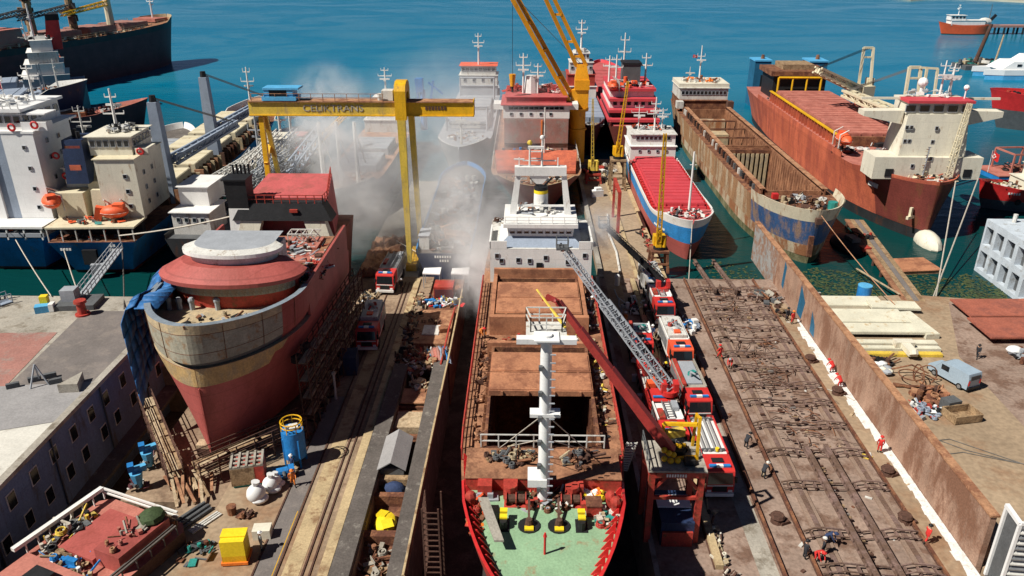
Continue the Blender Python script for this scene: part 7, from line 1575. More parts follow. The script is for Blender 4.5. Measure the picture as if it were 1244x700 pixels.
# ================================================================== left yard
t = thing('blue_tank', 'blue steel tank on legs with a yellow guard ring on top', 'tank', (-20.9, 58.6, .01))
b = MB('blue'); b.cone((0, 0, .9), (0, 0, 3.7), 1.0, n=18); b.cone((0, 0, .4), (0, 0, .9), .35, 1.0, n=18); b.build('vessel', t)
b = MB('blue'); 
for a in range(4): x, y = 1.0 * math.cos(a * PI / 2 + .7), 1.0 * math.sin(a * PI / 2 + .7); b.bar((x, y, 0), (x, y, 3.0), .14)
b.build('leg', t, smooth=False)
b = MB('yellow'); b.ring((0, 0, 4.6), .95, .06); b.ring((0, 0, 4.2), .95, .05)
for a in range(7): b.bar((.95 * math.cos(a * .9), .95 * math.sin(a * .9), 3.7), (.95 * math.cos(a * .9), .95 * math.sin(a * .9), 4.6), .07)
b.build('guard_ring', t); b = MB('white_grimy'); b.ob((.1, .1, 3.85), (.8, .8, .3), .4); b.cone((-.4, -.2, 3.7), (-.4, -.2, 4.1), .2, n=8); b.build('valve_head', t)
t = thing('blue_pump', 'small blue pump unit on the sand beside the blue tank', 'pump', (-21.5, 56.4, .01), .4)
b = MB('blue'); b.ob((0, 0, .35), (1.9, .9, .25)); b.cone((-.8, 0, .7), (.5, 0, .7), .4, n=10); b.ob((.8, 0, .7), (.5, .8, .7)); b.build('casing', t); b = MB('grey_dark'); b.cone((.1, -.3, .8), (.1, -1.0, .8), .15, n=8); b.build('pipe', t)
t = thing('skip_bin', 'square brown and red crate with a slotted top near the scaffolding', 'crate', (-24.4, 56.2, .01), .25)
b = MB('wood'); b.box(-1.4, 1.4, -1.1, 1.1, .25, 2.0, 'red_paint'); b.box(-1.42, .6, -1.12, -1.0, .25, 2.0, 'wood'); b.box(-1.3, 1.3, -1.0, 1.0, 0, .25, 'teal'); b.build('box', t, smooth=False)
b = MB('concrete'); 
for i in range(4): b.box(-1.4, 1.4, -1.1 + i * .62, -.85 + i * .62, 2.0, 2.16)
for i in range(5): b.box(-1.4 + i * .65, -1.2 + i * .65, -1.1, 1.1, 2.165, 2.25)
b.build('lid', t, smooth=False)
for i, (x, y, s_, lab) in enumerate(((-22.8, 53.2, 1.15, 'big white sack standing alone left of the navy worker'), (-22.0, 54.6, 1.0, 'white sack between the big sack and the blue pump'), (-21.8, 55.3, .8, 'smallest white sack beside the blue pump'))):
    b = MB('white_clean'); b.ball((0, 0, .75 * s_), .72 * s_, seg=12, rings=8, sc=(1, .9, 1.05)); b.cone((0, 0, 1.4 * s_), (.1, 0, 1.8 * s_), .2 * s_, .32 * s_, n=8); b.ball((.2, -.3, .35 * s_), .6 * s_, seg=10, rings=6, sc=(1.1, .8, .6))
    solo('sack', b, lab, 'sack', (x, y, .01), ru(0, 3), 'white sacks on the sand')
t = thing('yellow_skid', 'bright yellow boxed machine on an orange base at the bottom of the sand yard', 'machine', (-22.2, 46.4, .01), .1)
b = MB('yellow_bright'); b.box(-.9, .9, -.7, .7, .9, 2.3); b.box(-.95, .95, -.2, .75, 2.3, 2.42); b.build('cover', t, smooth=False); b = MB('orange'); b.box(-.9, .9, -.7, .7, .35, .9, 'yellow'); b.box(-1, 1, -.8, .8, .1, .35); b.build('base', t, smooth=False)
b = MB('cream_pale'); b.box(-.7, .7, -.5, .5, 0, .9); solo('pale_crate', b, 'pale crate between the yellow machine and the white sacks', 'crate', (-21.0, 49.0, .01), .1)
b = MB('rust'); b.cone((0, 0, 0), (0, 0, .8), .35, .42, n=10); solo('rusty_pail', b, 'rusty pail on the sand left of the big white sack', 'pail', (-24.4, 51.6, .01))
b = MB('rust'); junk(b, 0, 0, 0, .7, .6, 12, ['rust', 'rust_dark'], .2, .5, .3); solo('scrap_heap', b, 'small brown scrap heap beside the big white sack', 'scrap', (-23.2, 51.2, .01))
b = MB('grey_dark')
for i in range(5): b.cone((-1.6, -.6 + i * .28, .16 + .2 * (i % 2)), (1.6, -.5 + i * .28, .16 + .2 * (i % 2)), .16, n=8)
solo('pipe_bundle', b, 'bundle of dark grey pipes right of the red barge', 'pipes', (-27.6, 51.0, .01), 1.0)
b = MB('white_grimy')
for i in range(3): b.box(-1.4, 1.4, -.3 + i * .25, -.15 + i * .25, .02, .14)
solo('white_bars', b, 'three white bars lying beside the dark pipe bundle', 'bars', (-26.2, 50.4, .01), 1.0)
b = MB('black'); junk(b, 0, 0, 0, 1.4, 1.2, 34, ['black', 'rust_dark', 'grey_dark', 'rust', 'teal'], .2, .7, .6); solo('scrap_heap', b, 'dark scrap heap at the bottom of the sand yard between barge and yellow machine', 'scrap', (-25.6, 46.8, .01))
for x, y, lab in ((-34.0, 57.6, 'upper blue pump stand in the shade left of the scaffolding'), (-33.6, 54.6, 'lower blue pump stand with a funnel shaped top in the shade')):
    t = thing('pump_stand', lab, 'pump', (x, y, .0), .3, 'blue pump stands')
    b = MB('blue_light'); b.cone((0, 0, .3), (0, 0, 1.8), .3, .55, n=8); b.ob((.2, .4, 1.9), (1.2, .5, .5), .4); b.ob((-.3, 0, 2.4), (.5, .7, .6), .2, 'blue'); b.build('body', t); b = MB('grey_dark'); junk(b, 0, 0, .1, .8, .6, 14, ['grey_dark', 'white_grimy', 'hull_maroon'], .2, .5, 1.6); b.build('fittings', t)
b = MB('tan_kerb'); b.box(-.035, .035, 0, 8, 0, .006, 'yellow'); solo('yellow_line', b, 'thin yellow ground line beside the rail at the bottom left', 'line', (-19.0, 44, .03))
# red barge in the near left dock
def red_barge():
    t = thing('red_barge', 'red decked work barge with white gunwale rail cut by the bottom left of the frame', 'barge', (-33.6, 43.8, -3), 1.18)
    b = MB('red_paint'); b.prism([(-9, -4.6), (6.5, -4.6), (7.2, -3.8), (7.2, 3.8), (6.5, 4.6), (-9, 4.6)], -3, 4.2, 'rust_dark', 'hatch_salmon'); b.build('hull', t, smooth=False)
    b = MB('hull_red'); b.box(1.2, 6.0, -3.9, -1.4, 4.2, 5.7); b.box(1.0, 5.8, -1.2, 2.4, 4.25, 4.7); b.box(-6.5, -1.2, -3.2, 2.4, 4.2, 5.8); b.box(-6.6, -1.1, -3.3, 2.5, 5.8, 5.9, 'hatch_salmon'); b.box(-3.8, -2.0, -1.6, .2, 5.9, 6.4, 'black'); b.build('deckhouse', t, smooth=False)
    b = MB('white'); b.bar((6.9, 4.4, 5.3), (-1.0, 4.5, 5.3), .4, .3); b.bar((6.9, 4.4, 5.3), (7.1, -3.6, 5.3), .16); b.bar((6.9, 4.4, 4.9), (7.1, -3.6, 4.9), .12)
    for i in range(8): b.bar((6.9 - i, 4.4, 4.2), (6.9 - i, 4.4, 5.2), .1)
    b.build('gunwale_rail', t, smooth=False); b = MB('concrete_dark')
    for y in (-4.2, -4.5): b.bar((6, y, 5.1), (-9, y, 5.1), .14)
    for i in range(12): b.bar((6 - i * 1.3, -4.5, 4.2), (6 - i * 1.3, -4.5, 5.1), .09)
    b.build('side_rail', t, smooth=False)
    gear(t, 2.6, 3.3, 4.3, 2.6, .9, 50, ['black', 'grey_dark', 'rope', 'white_grimy', 'yellow_pale'], .3, .8, .9); gear(t, .2, .2, 4.3, .9, 2.4, 40, ['blue', 'white_clean', 'blue', 'primer_tan', 'wood'], .25, .7, .5); gear(t, 3.4, -2.6, 5.7, 2.2, 1.0, 26, ['rust', 'hatch_salmon', 'concrete', 'rust_light'], .2, .5, .3)
    b = MB('teal'); b.ball((5.4, -2.8, 5.9), 1.0, 'foliage', 9, 6, (1.1, 1, .6)); b.build('green_cover', t); b = MB('rust'); junk(b, 6.4, -2.4, 4.3, .6, 1.3, 20, ['rust', 'rust_light', 'wood'], .3, .8, .6); b.build('scrap', t)
red_barge()
# slipway trough contents
t = thing('hut', 'small grey gabled hut standing between the two slipway walls', 'hut', (-11.9, 59.6, -1.2), 0)
b = MB('grey_dark'); b.box(-1.05, 1.05, -2.3, 2.3, 0, 1.7); b.build('wall', t, smooth=False); b = MB('roof_grey'); b.hexa([(-1.3, -2.6, 1.65), (0, -2.6, 2.5), (0, 2.6, 2.5), (-1.3, 2.6, 1.65), (-1.3, -2.6, 1.75), (0, -2.6, 2.6), (0, 2.6, 2.6), (-1.3, 2.6, 1.75)]); b.hexa([(0.002, -2.6, 2.5), (1.3, -2.6, 1.65), (1.3, 2.6, 1.65), (.002, 2.6, 2.5), (.002, -2.6, 2.6), (1.3, -2.6, 1.75), (1.3, 2.6, 1.75), (.002, 2.6, 2.6)]); b.build('roof', t, smooth=False)
b = MB('grey_dark'); b.ball((0, 0, .3), .9, 'cloth_navy', 9, 6, (1.1, .8, .7)); solo('dark_tarp', b, 'dark tarpaulin bundle in front of the gabled hut', 'tarpaulin', (-11.5, 55.9, -.9))
b = MB('yellow_bright'); b.ball((0, 0, .2), 1.0, None, 11, 6, (.95, 1.3, .5)); b.ob((.3, -.6, .5), (.9, .9, .3), .4, None, .2); b.ob((-.3, .6, .55), (.8, .9, .3), -.3, None, -.2); o = solo('yellow_tarp', b, 'crumpled yellow tarpaulin bundle between the slipway walls', 'tarpaulin', (-11.6, 51.6, -.9))
ys = [41.5, 44, 49.4, 54.2, 56.6, 62.6, 63.6, 64.6, 65.8, 67.2, 68.4, 69.6, 70.6]
b = MB('wood')
for i, y in enumerate(ys):
    b.box(-13, -10.3, y, y + ru(.4, .8), -1.19, -.6 + ru(0, .5), RND.choice(['wood', 'rust_light', 'wood_pale', 'rust'])); 
solo('cross_beams', b, 'row of timber and steel cross beams lying in the slipway trough', 'beams', kind='stuff')
for y, z, m, lab in ((66.0, -.2, 'wood_pale', 'pale brown panel laid across the trough above the hut'), (70.0, .1, 'rust_light', 'rusty panel laid across the trough under the cream scrap')):
    b = MB(m); b.box(-1.25, 1.25, -1.4, 1.4, 0, .15); solo('trough_board', b, lab, 'panel', (-11.6, y, z))
b = MB('cream_pale'); junk(b, 0, 0, 0, 1.2, 1.2, 26, ['cream_pale', 'wood_pale', 'primer_tan', 'rust'], .4, 1.0, .4); solo('scrap_heap', b, 'cream coloured scrap heap between the slipway wall ends', 'scrap', (-11.5, 71.6, .0))
b = MB('rust'); junk(b, 0, 0, 0, 1.2, 2.6, 50, ['rust', 'rust_light', 'wood', 'concrete'], .3, .8, .4); solo('scrap_heap', b, 'rusty scrap heap at the bottom of the slipway trough', 'scrap', (-11.6, 46.4, -1.1))
b = MB('rust_light'); junk(b, 0, 0, 0, 2.3, 3.0, 110, ['rust_light', 'primer_tan', 'wood', 'white_grimy', 'cream_pale', 'rust_dark', 'red_paint'], .3, 1.0, .8); o = solo('scrap_heap', b, 'big mixed scrap heap left of the blue and violet tarpaulin', 'scrap', (-11.6, 77.2, -.2))
b = MB('deck_brown'); b.box(-2.3, 2.2, -4.6, 4.6, 0, .5, 'rust_light'); b.box(-1.2, .8, -2.5, 0, .5, .62, 'white_grimy'); b.ob((1.4, -1.4, .8), (1.2, .9, .5), .3, 'rust'); junk(b, -.5, .8, .5, 1.3, .5, 12, ['rust_dark', 'wood'], .3, .6, .3); solo('rusty_platform', b, 'flat rusty brown platform before the blue sterned barge', 'platform', (-11.3, 86.2, -.29))
b = MB('cloth_navy'); vs = []; n = 9
for i in range(n):
    for j in range(n): vs.append(((i / 8 - .5) * 2.6 + ru(-.1, .1), (j / 8 - .5) * 4.2 + ru(-.1, .1), 1.2 * math.exp(-((i / 8 - .5) ** 2 + (j / 8 - .5) ** 2) * 7) + ru(0, .22)))
mats = ['blue_light', 'hatch_salmon', 'hull_grey', 'hull_grey', 'hull_grey', 'grey_blue', 'blue', 'blue_light']
for i in range(n - 1):
    b.add([vs[i * n + j] for j in range(n)] + [vs[(i + 1) * n + j] for j in range(n)], [(j, n + j, n + j + 1, j + 1) for j in range(n - 1)], ['blue_light', 'roof_pink', 'hatch_salmon', 'roof_pink', 'grey_blue', 'roof_pink', 'blue', 'grey_blue'][i])
o = solo('violet_tarp', b, 'blue and violet tarpaulin thrown over a scrap heap', 'tarpaulin', (-9.9, 78.8, -.1), .25); md = o.modifiers.new('t', 'SOLIDIFY'); md.thickness = .05
b = MB('rust_dark'); junk(b, 0, 0, 0, .9, 2.2, 30, ['rust_dark', 'black', 'rust'], .3, .8, .8); solo('scrap_heap', b, 'dark scrap heap left of the violet tarpaulin at the wall end', 'scrap', (-13.9, 78.8, .0))
for x, lab in ((-12.9, 'left white canopy in front of the blue stern'), (-9.0, 'right white canopy in front of the blue stern')):
    t = thing('canopy', lab, 'canopy', (x, 99.0, -.3), 0, 'white canopies'); b = MB('white_clean'); b.hexa([(-1.2, -1, 2.4), (1.2, -1, 2.3), (1.2, 1, 2.5), (-1.2, 1, 2.4), (-1.2, -1, 2.55), (1.2, -1, 2.45), (1.2, 1, 2.65), (-1.2, 1, 2.5)]); b.build('roof', t, smooth=False); b = MB('grey_paint')
    for px_ in (-1.1, 1.1):
        for py_ in (-.9, .9): b.bar((px_, py_, 0), (px_, py_, 2.4), .1)
    b.build('post', t, smooth=False)
b = MB('red_paint'); b.box(-1.3, 1.3, -1.2, 1.2, 0, 1.7); b.box(-1.2, 1.2, -1.26, -1.2, .3, 1.4, 'hull_maroon'); solo('red_container', b, 'dark red container between the two white canopies', 'container', (-11.0, 96.4, -.29))
b = MB('blue'); junk(b, 0, 0, 0, 2.4, 1.2, 44, ['blue', 'black', 'grey_dark', 'white_clean', 'bright_red', 'yellow_pale', 'grey_paint'], .3, .9, .6); solo('equipment_heap', b, 'heap of hoses and equipment around the dark red container', 'equipment', (-11, 93.6, -.29))
# lines and ladders along the dock edge left of the burning ship
b = MB('tan_kerb'); b.tube([(-8.9, 44, .9), (-8.8, 60, .9), (-8.6, 77, .9), (-8.5, 96, .8)], .13, n=6); b.tube([(-8.75, 40, .75), (-8.7, 77, .7)], .07, 'wood', 5); solo('edge_pipe', b, 'pale pipe running along the dock edge left of the burning ship', 'pipe')
b = MB('red_paint'); b.tube([(-9.4, 76, .6), (-9.2, 84, 1.0), (-9.0, 90, .9)], .12, n=6); solo('red_pipe', b, 'red pipe beside the rusty platform', 'pipe')
t = thing('dock_ladder', 'tall rusty access ladder tower standing in the dark dock beside the green foredeck ship', 'ladder', (-6.9, 46.6, -6)); b = MB('rust_dark')
for x in (-.6, .6):
    for y in (-1, 1): b.bar((x, y, 0), (x, y, 11.8), .12)
for i in range(22):
    z = .5 + i * .52; b.bar((-.6, -1, z), (.6, -1, z), .08); b.bar((-.6, -1, z), (-.6, 1, z + .5), .06)
b.build('frame', t, smooth=False)
t = thing('dock_ladder', 'pale rung ladder hanging on the right side of the burning ship', 'ladder', (8.4, 51.5, 0)); b = MB('white_grimy')
for i in range(12): b.bar((-.3, i * .35, 7.6 - i * .5), (.5, i * .35, 7.6 - i * .5), .1)
b.bar((-.3, 0, 7.7), (-.3, 4, 1.9), .08); b.bar((.5, 0, 7.7), (.5, 4, 1.9), .08); b.build('frame', t, smooth=False)
# pier with crumpled tarpaulin
b = MB('rust_light'); vs = []; n = 15
for i in range(n):
    for j in range(n): 
        e = min(i, j, n - 1 - i, n - 1 - j); vs.append((-24.0 + i * 5.2 / 14 + ru(-.15, .15), 101.5 + j * 16 / 14 + ru(-.3, .3), .15 + (0 if e == 0 else ru(.2, 1.1))))
b.add(vs, [(i * n + j, (i + 1) * n + j, (i + 1) * n + j + 1, i * n + j + 1) for i in range(n - 1) for j in range(n - 1)]); o = solo('brown_tarp', b, 'large crumpled brown tarpaulin spread over the smoky pier', 'tarpaulin'); md = o.modifiers.new('t', 'SOLIDIFY'); md.thickness = .08
b = MB('wood'); junk(b, 0, 0, 0, 1.6, 1.6, 40, ['wood_pale', 'wood', 'grey_dark', 'primer_tan', 'black'], .2, .7, .5); solo('scrap_heap', b, 'timber and scrap heap near the pier end of the left road', 'scrap', (-21.3, 94.6, .01))
b = MB('blue'); b.box(-.9, .9, -1.2, 1.2, 0, 2.2, 'hull_navy'); solo('dark_container', b, 'dark navy container in the shade beside the left road', 'container', (-19.5, 75.5, .03), .1)
b = MB('white_grimy'); b.cone((0, 0, 0), (0, 0, 3), .12, n=8); b.ball((0, 0, 3.1), .22, seg=8, rings=5); solo('pale_post', b, 'short pale post in the shade beside the unfinished red hull', 'post', (-19.7, 69.5, .03))

b = MB('rust_dark'); junk(b, 0, 0, 0, .7, 12, 80, ['rust_dark', 'rust', 'wood', 'grey_dark', 'black', 'primer_tan', 'rust_light'], .25, .8, .4); solo('edge_debris', b, 'strip of steel offcuts along the shaded side of the left road under the scaffolding', 'debris', (-20.9, 74, .03), kind='stuff')
b = MB('rust'); junk(b, 0, 0, 0, .9, 9, 90, ['rust', 'rust_light', 'wood', 'rust_dark', 'primer_tan', 'grey_dark', 'black'], .25, .8, .5); solo('edge_debris', b, 'strip of rusty offcuts beside the far end of the pale kerb near the barge', 'debris', (-14.0, 88, .03), kind='stuff')
# ================================================================== dock road clutter
b = MB('tan_kerb'); b.box(-.3, .3, 0, 55, 0, .45); b.box(-.42, -.3, 0, 55, 0, .1, 'rust_dark'); solo('pale_kerb_wall', b, 'long low pale kerb wall between the ladder truck and the fire engine row', 'kerb', (14.95, 46, .01))
for x0, y0, x1, y1, lab in ((15.5, 96, 15.6, 47, 'brown hose line along the pale kerb wall'), (12.2, 98, 12.6, 64, 'grey hose line along the dock strip')):
    b = MB('primer_tan' if 'brown' in lab else 'grey_paint'); pts = [(x0 + (x1 - x0) * i / 20 + ru(-.25, .25), y0 + (y1 - y0) * i / 20, .08) for i in range(21)]; b.tube(pts, .08, n=5); solo('hose_line', b, lab, 'hose')
b = MB('rust'); junk(b, 0, 0, 0, .5, 20, 90, ['rust', 'wood_pale', 'primer_tan', 'rust_dark', 'black', 'white_grimy', 'concrete'], .2, .6, .25); o = solo('edge_debris', b, 'strip of debris and fittings along the pale kerb wall', 'debris', (15.75, 68, .01), kind='stuff')
b = MB('primer_tan'); junk(b, 0, 0, 0, .45, 4.4, 46, ['primer_tan', 'cream_pale', 'rope', 'rust_dark'], .2, .5, .3); solo('hose_heap', b, 'pale hose heap running down past the portal crane', 'hose', (15.3, 47, .01), kind='stuff')
b = MB('white_clean'); junk(b, 0, 0, 0, 1.2, 2.4, 30, ['white_clean', 'blue', 'grey_blue', 'white', 'black'], .3, 1.0, .3); solo('equipment_heap', b, 'white and blue equipment heap right of the rearmost engine', 'equipment', (20.2, 87.0, .01))
b = MB('black'); junk(b, 0, 0, 0, 1.4, 2.2, 34, ['black', 'white_clean', 'grey_dark', 'bright_red', 'white_grimy'], .3, .9, .5); solo('equipment_heap', b, 'black and white equipment heap left of the rearmost engine', 'equipment', (14.0, 92.5, .01))
b = MB('bright_red'); b.ob((0, 0, .5), (.8, 1.9, 1.0), .1); b.ob((-.5, .7, 1.1), (1.0, .5, .3), .1); solo('red_trailer', b, 'small bright red pump trailer in the dark dock strip', 'trailer', (11.7, 85.2, .012))
b = MB('white_clean'); b.cone((0, 0, 0), (0, 0, 1.1), .35, n=10); b.ball((0, 0, 1.25), .4, seg=10, rings=6); solo('white_drum', b, 'white drum with a round top on the dock road edge', 'drum', (12.7, 99.6, .012))
b = MB('white'); b.box(-1.3, 1.3, -2, 2, .0, 2.2, 'hull_navy'); b.box(-1.35, 1.35, -.2, 1.3, 2.2, 2.3, 'white_clean'); b.box(-1.2, 1.2, -2.2, -2, 0, 1.4, 'red_paint'); solo('dark_container', b, 'dark container with a white roof patch under the portal crane', 'container', (12.1, 50.6, .01))
b = MB('red_paint'); b.bar((0, 0, 0), (0, 0, 7), .5); b.bar((0, 8, 0), (0, 8, 7), .4); b.bar((0, 0, 6.8), (0, 8, 6.8), .5); solo('red_gantry', b, 'narrow red steel frame at the edge of the far dock road', 'frame', (15.0, 121, -.1))
b = MB('white_clean'); b.ob((0, 0, .6), (2.2, 1.2, 1.2), .3); b.ob((.2, .1, 1.4), (1.2, 1.0, .5), .3); solo('white_tank', b, 'white wrapped box on the far dock road', 'box', (13.2, 141, -.1))
b = MB('rust_dark'); junk(b, 0, 0, 0, 3.6, 8, 80, ['rust_dark', 'black', 'grey_dark', 'wood', 'red_paint', 'white_grimy'], .4, 1.2, .8); solo('scrap_heap', b, 'dark clutter at the far end of the dock road by the cranes', 'scrap', (15, 158, -.1))
b = MB('white_grimy'); b.tube([(13.6, 104, .05), (13.9, 112, .05), (13.5, 120, .05), (14.2, 130, .05)], .18, n=6); solo('white_pipe', b, 'white pipe lying along the far dock road', 'pipe')
b = MB('rust'); junk(b, 0, 0, 0, .5, 6, 30, ['rust', 'red_paint', 'rust_dark', 'black'], .3, .8, .5); solo('scrap_heap', b, 'rusty scrap along the water edge beside the coaster', 'scrap', (19.2, 117, -.1))

# ================================================================== right yard
def slab(label, x0, x1, y0, y1, z0, z1, m='slab_pale', rz=0, name='steel_slab', group='pale steel panels on the yard'):
    b = MB(m); w, d = (x1 - x0) / 2, (y1 - y0) / 2; b.box(-w, w, -d, d, 0, z1 - z0 - .04); b.box(-w + .1, w - .1, -d + .1, d - .1, z1 - z0 - .04, z1 - z0)
    solo(name, b, label, 'panel', ((x0 + x1) / 2, (y0 + y1) / 2, z0), rz, group)
slab('farthest pale panel of the yard stack, long and notched', 38.2, 46.8, 92.6, 95.6, .0, .5); slab('short pale panel sticking out at the far right of the stack', 44.5, 50.6, 91.2, 93.4, .51, .85, rz=-.05)
slab('largest pale panel in the middle of the stack', 38.4, 47.5, 87.2, 91.0, .01, .8); slab('pale panel lying at a slant along the right side of the stack', 47.7, 49.4, 84.2, 90.6, .01, .7, rz=.12)
slab('pale panel with a dark shadow gap below it', 38.6, 48.6, 84.4, 86.9, .5, .85); slab('narrow pale beam in front of the stack', 38.7, 48.6, 82.3, 83.3, .01, .45); slab('narrow pale beam nearest the viewer in the stack', 38.9, 48.4, 81.0, 81.8, .01, .45); slab('yellow edged beam at the front of the pale stack', 38.9, 48.0, 79.7, 80.5, .01, .4, 'yellow_pale')
b = MB('black'); b.box(-4.5, 4.5, -.9, .9, 0, .47); solo('timber_bearer', b, 'black bearer block painting in the shadow gap under the pale panel', 'bearer', (43.6, 85.7, .012))  # black block fills the gap, so its shadow is put into the colour
b = MB('cream_pale'); b.box(-1.1, 1.1, -.5, .5, 0, .7); b.box(-.5, .5, -2.6, -.5, 0, .65); b.cone((0, -2.7, .3), (0, -2.4, .7), .5, n=8); solo('tee_piece', b, 'cream T shaped steel piece lying on the front beams', 'steel piece', (44.2, 81.6, .46))
slab('far rusty red plate raised off the yard at the right edge', 55.6, 80, 89.0, 94.2, .7, .95, 'slab_red', .02, 'steel_plate', 'rusty red plates at the right edge'); slab('near rusty red plate raised off the yard at the right edge', 55.0, 80, 83.2, 88.6, .75, 1.0, 'slab_red', .02, 'steel_plate', 'rusty red plates at the right edge')
for x, y in ((58, 91.6), (68, 91.6), (57.5, 86), (68, 86)): b = MB('wood'); b.box(-.5, .5, -2, 2, 0, .68); solo('timber_bearer', b, 'timber bearer holding a rusty red plate off the ground', 'bearer', (x, y, .012), group='timber bearers under the red plates')
b = MB('blue'); b.cone((0, 0, 0), (0, 0, 1.6), .9, n=14); b.cone((0, 0, 1.6), (0, 0, 1.7), .92, n=14, m='blue_light'); solo('blue_drum', b, 'blue drum at the water edge behind the pale panels', 'drum', (45.4, 96.4, .0))
b = MB('grey_paint'); junk(b, 0, 0, 0, 1.6, .6, 18, ['grey_paint', 'white_grimy', 'black', 'concrete'], .3, .8, .3); solo('rubble_heap', b, 'small grey rubble heap at the water edge by the wall', 'rubble', (38.6, 96.6, 0))
b = MB('white_clean'); 
for i in range(16): b.ball((ru(-1, 1), ru(-1, 1), .3 + ru(0, .4)), ru(.25, .5), RND.choice(['white_clean', 'white_grimy', 'grey_paint', 'cream_pale']), 7, 5, (1.2, 1, .7))
solo('white_bags', b, 'heap of white bags beside the dock wall top', 'bags', (39.2, 76.2, .01))
b = MB('rust_dark'); junk(b, 0, 0, 0, 1.2, .8, 18, ['rust_dark', 'black', 'rust'], .4, 1.0, .5); solo('scrap_heap', b, 'dark scrap heap between pale beams and the white bags', 'scrap', (40.4, 78.2, .01))
b = MB('rust'); 
for i in range(3): b.ring((i * .8 - .4, ru(-.5, .5), .9), 1.2, .07, None, 'zxy'[i], 14)
b.tube([(-2.4, 1.6, .3), (.4, 1.4, 1.2), (2.2, 1.0, .4)], .09); b.tube([(-2.6, -1.4, .2), (2.4, -1.6, .3)], .12); b.bar((-2.4, -.8, .1), (-.8, -1.6, .2), .5, .12); b.tube([(1.6, 1.2, .3), (2.0, -1.2, .9)], .08); solo('bent_pipes', b, 'tangle of bent rusty pipe frames on the yard', 'scrap', (42.1, 74.4, .01))
b = MB('rust'); junk(b, 0, 0, 0, 2.0, 1.6, 56, ['rust', 'rust_light', 'rust', 'hatch_brown', 'rust_dark'], .4, 1.1, .8); solo('scrap_heap', b, 'rusty brown scrap heap left of the van', 'scrap', (42.6, 70.8, .01), .4)
b = MB('white_grimy'); junk(b, 0, 0, 0, 2.0, 1.5, 60, ['white_grimy', 'black', 'grey_blue', 'white_clean', 'red_paint', 'grey_paint'], .3, .8, .7); solo('scrap_heap', b, 'black and white rubbish heap against the wall below the brown scrap', 'scrap', (40.2, 68.2, .01))
b = MB('wood'); b.box(-1.5, 1.5, -1, 1, 0, .1); 
for s in (-1, 1): b.box(-1.5, 1.5, s * 1.0 - .06, s * 1.0 + .06, .1, .9); b.box(s * 1.5 - .06, s * 1.5 + .06, -.94, .94, .1, .9)
solo('open_crate', b, 'open brown crate at the right end of the rubbish heap', 'crate', (43.8, 67.2, .01), .2)
b = MB('grey_dark'); b.ob((0, 0, .6), (1.6, 1.2, 1.2), .3); solo('grey_box', b, 'dark grey box leaning between brown scrap and open crate', 'box', (43.4, 68.8, .01))
b = MB('grey_paint'); junk(b, 0, 0, 0, 1.6, 1.6, 30, ['grey_paint', 'black', 'grey_dark', 'rust'], .4, 1.0, .6); b.ob((1, -1.6, .9), (1.6, 1.6, 1.8), .2, 'steel'); b.ball((-.6, 1.4, .5), .7, 'white_clean', 9, 6, (1.3, 1, .7)); solo('machine_heap', b, 'grey machine parts heap with a white cap at the right edge of the yard', 'machine parts', (57.2, 79.4, .01))
b = MB('rope_dark'); 
for k in range(3): b.tube([(ru(36, 38), ru(60, 66), .05), (ru(38, 42), ru(58, 64), .05), (ru(42, 48), ru(58, 62), .05)], .05, n=4)
solo('cable', b, 'dark cables lying on the yard inside the wall', 'cable')
# pale steel stair tower at lower right
t = thing('steel_stair', 'tall galvanised louvred steel tower standing at the near end of the dock wall', 'tower', (36.6, 45.0, 0), 0)
for x, y in ((-1.6, -.8), (1.9, -.8), (-1.6, .9), (1.9, .9)): b = MB('white_clean'); b.bar((x, y, 0), (x, y, 6.3), .22); b.build('post', t, smooth=False)
b = MB('white_clean'); b.bar((-1.6, -.85, 6.3), (-1.6, 1.0, 6.5), .3); b.bar((-1.6, -.8, 6.35), (1.9, -.8, 6.0), .24); b.build('top_rail', t, smooth=False)
b = MB('steel')
for i in range(13): z = .3 + i * .47; b.hexa([(-1.45, -.95, z), (1.8, -.95, z - .25), (1.8, -.6, z + .05), (-1.45, -.6, z + .3), (-1.45, -.95, z + .1), (1.8, -.95, z - .15), (1.8, -.6, z + .15), (-1.45, -.6, z + .4)], 'white_grimy' if i % 2 else 'steel')
b.build('louvre', t, smooth=False)
b = MB('grey_dark'); b.box(-1.52, -1.46, -.7, .8, .1, 6.1); b.build('side_sheet', t, smooth=False)
# pale blue caisson
t = thing('caisson', 'pale blue slotted concrete caisson standing at the water edge on the right', 'caisson', (66.6, 99, -1))
b = MB('caisson'); L0, L1 = -12, 9.5; cols = 8; pit_ = (L1 - L0) / cols
b.box(.9, 6, L0, L1, 0, 8.0)
for z0, z1 in ((0, .6), (3.3, 4.3), (7.0, 8.01)): b.box(0, .9, L0, L1, z0, z1)
for i in range(cols + 1): y = L0 + i * pit_; b.box(0.004, .9, y - .4 if i else y, y + .4 if i < cols else y, .6, 3.3); b.box(.004, .9, y - .4 if i else y, y + .4 if i < cols else y, 4.3, 7.0)
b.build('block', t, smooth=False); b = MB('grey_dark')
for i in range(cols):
    for z0 in (.6, 4.3): y = L0 + i * pit_ + .4; b.box(.88, .896, y, y + pit_ - .8, z0, z0 + 2.7)  # dark sheets at the back paint shade into the recesses
b.build('slot', t, smooth=False); b = MB('white_grimy'); b.cone((3, 8, 8), (3, 8, 9.2), .3, n=8); b.build('lamp_stub', t)
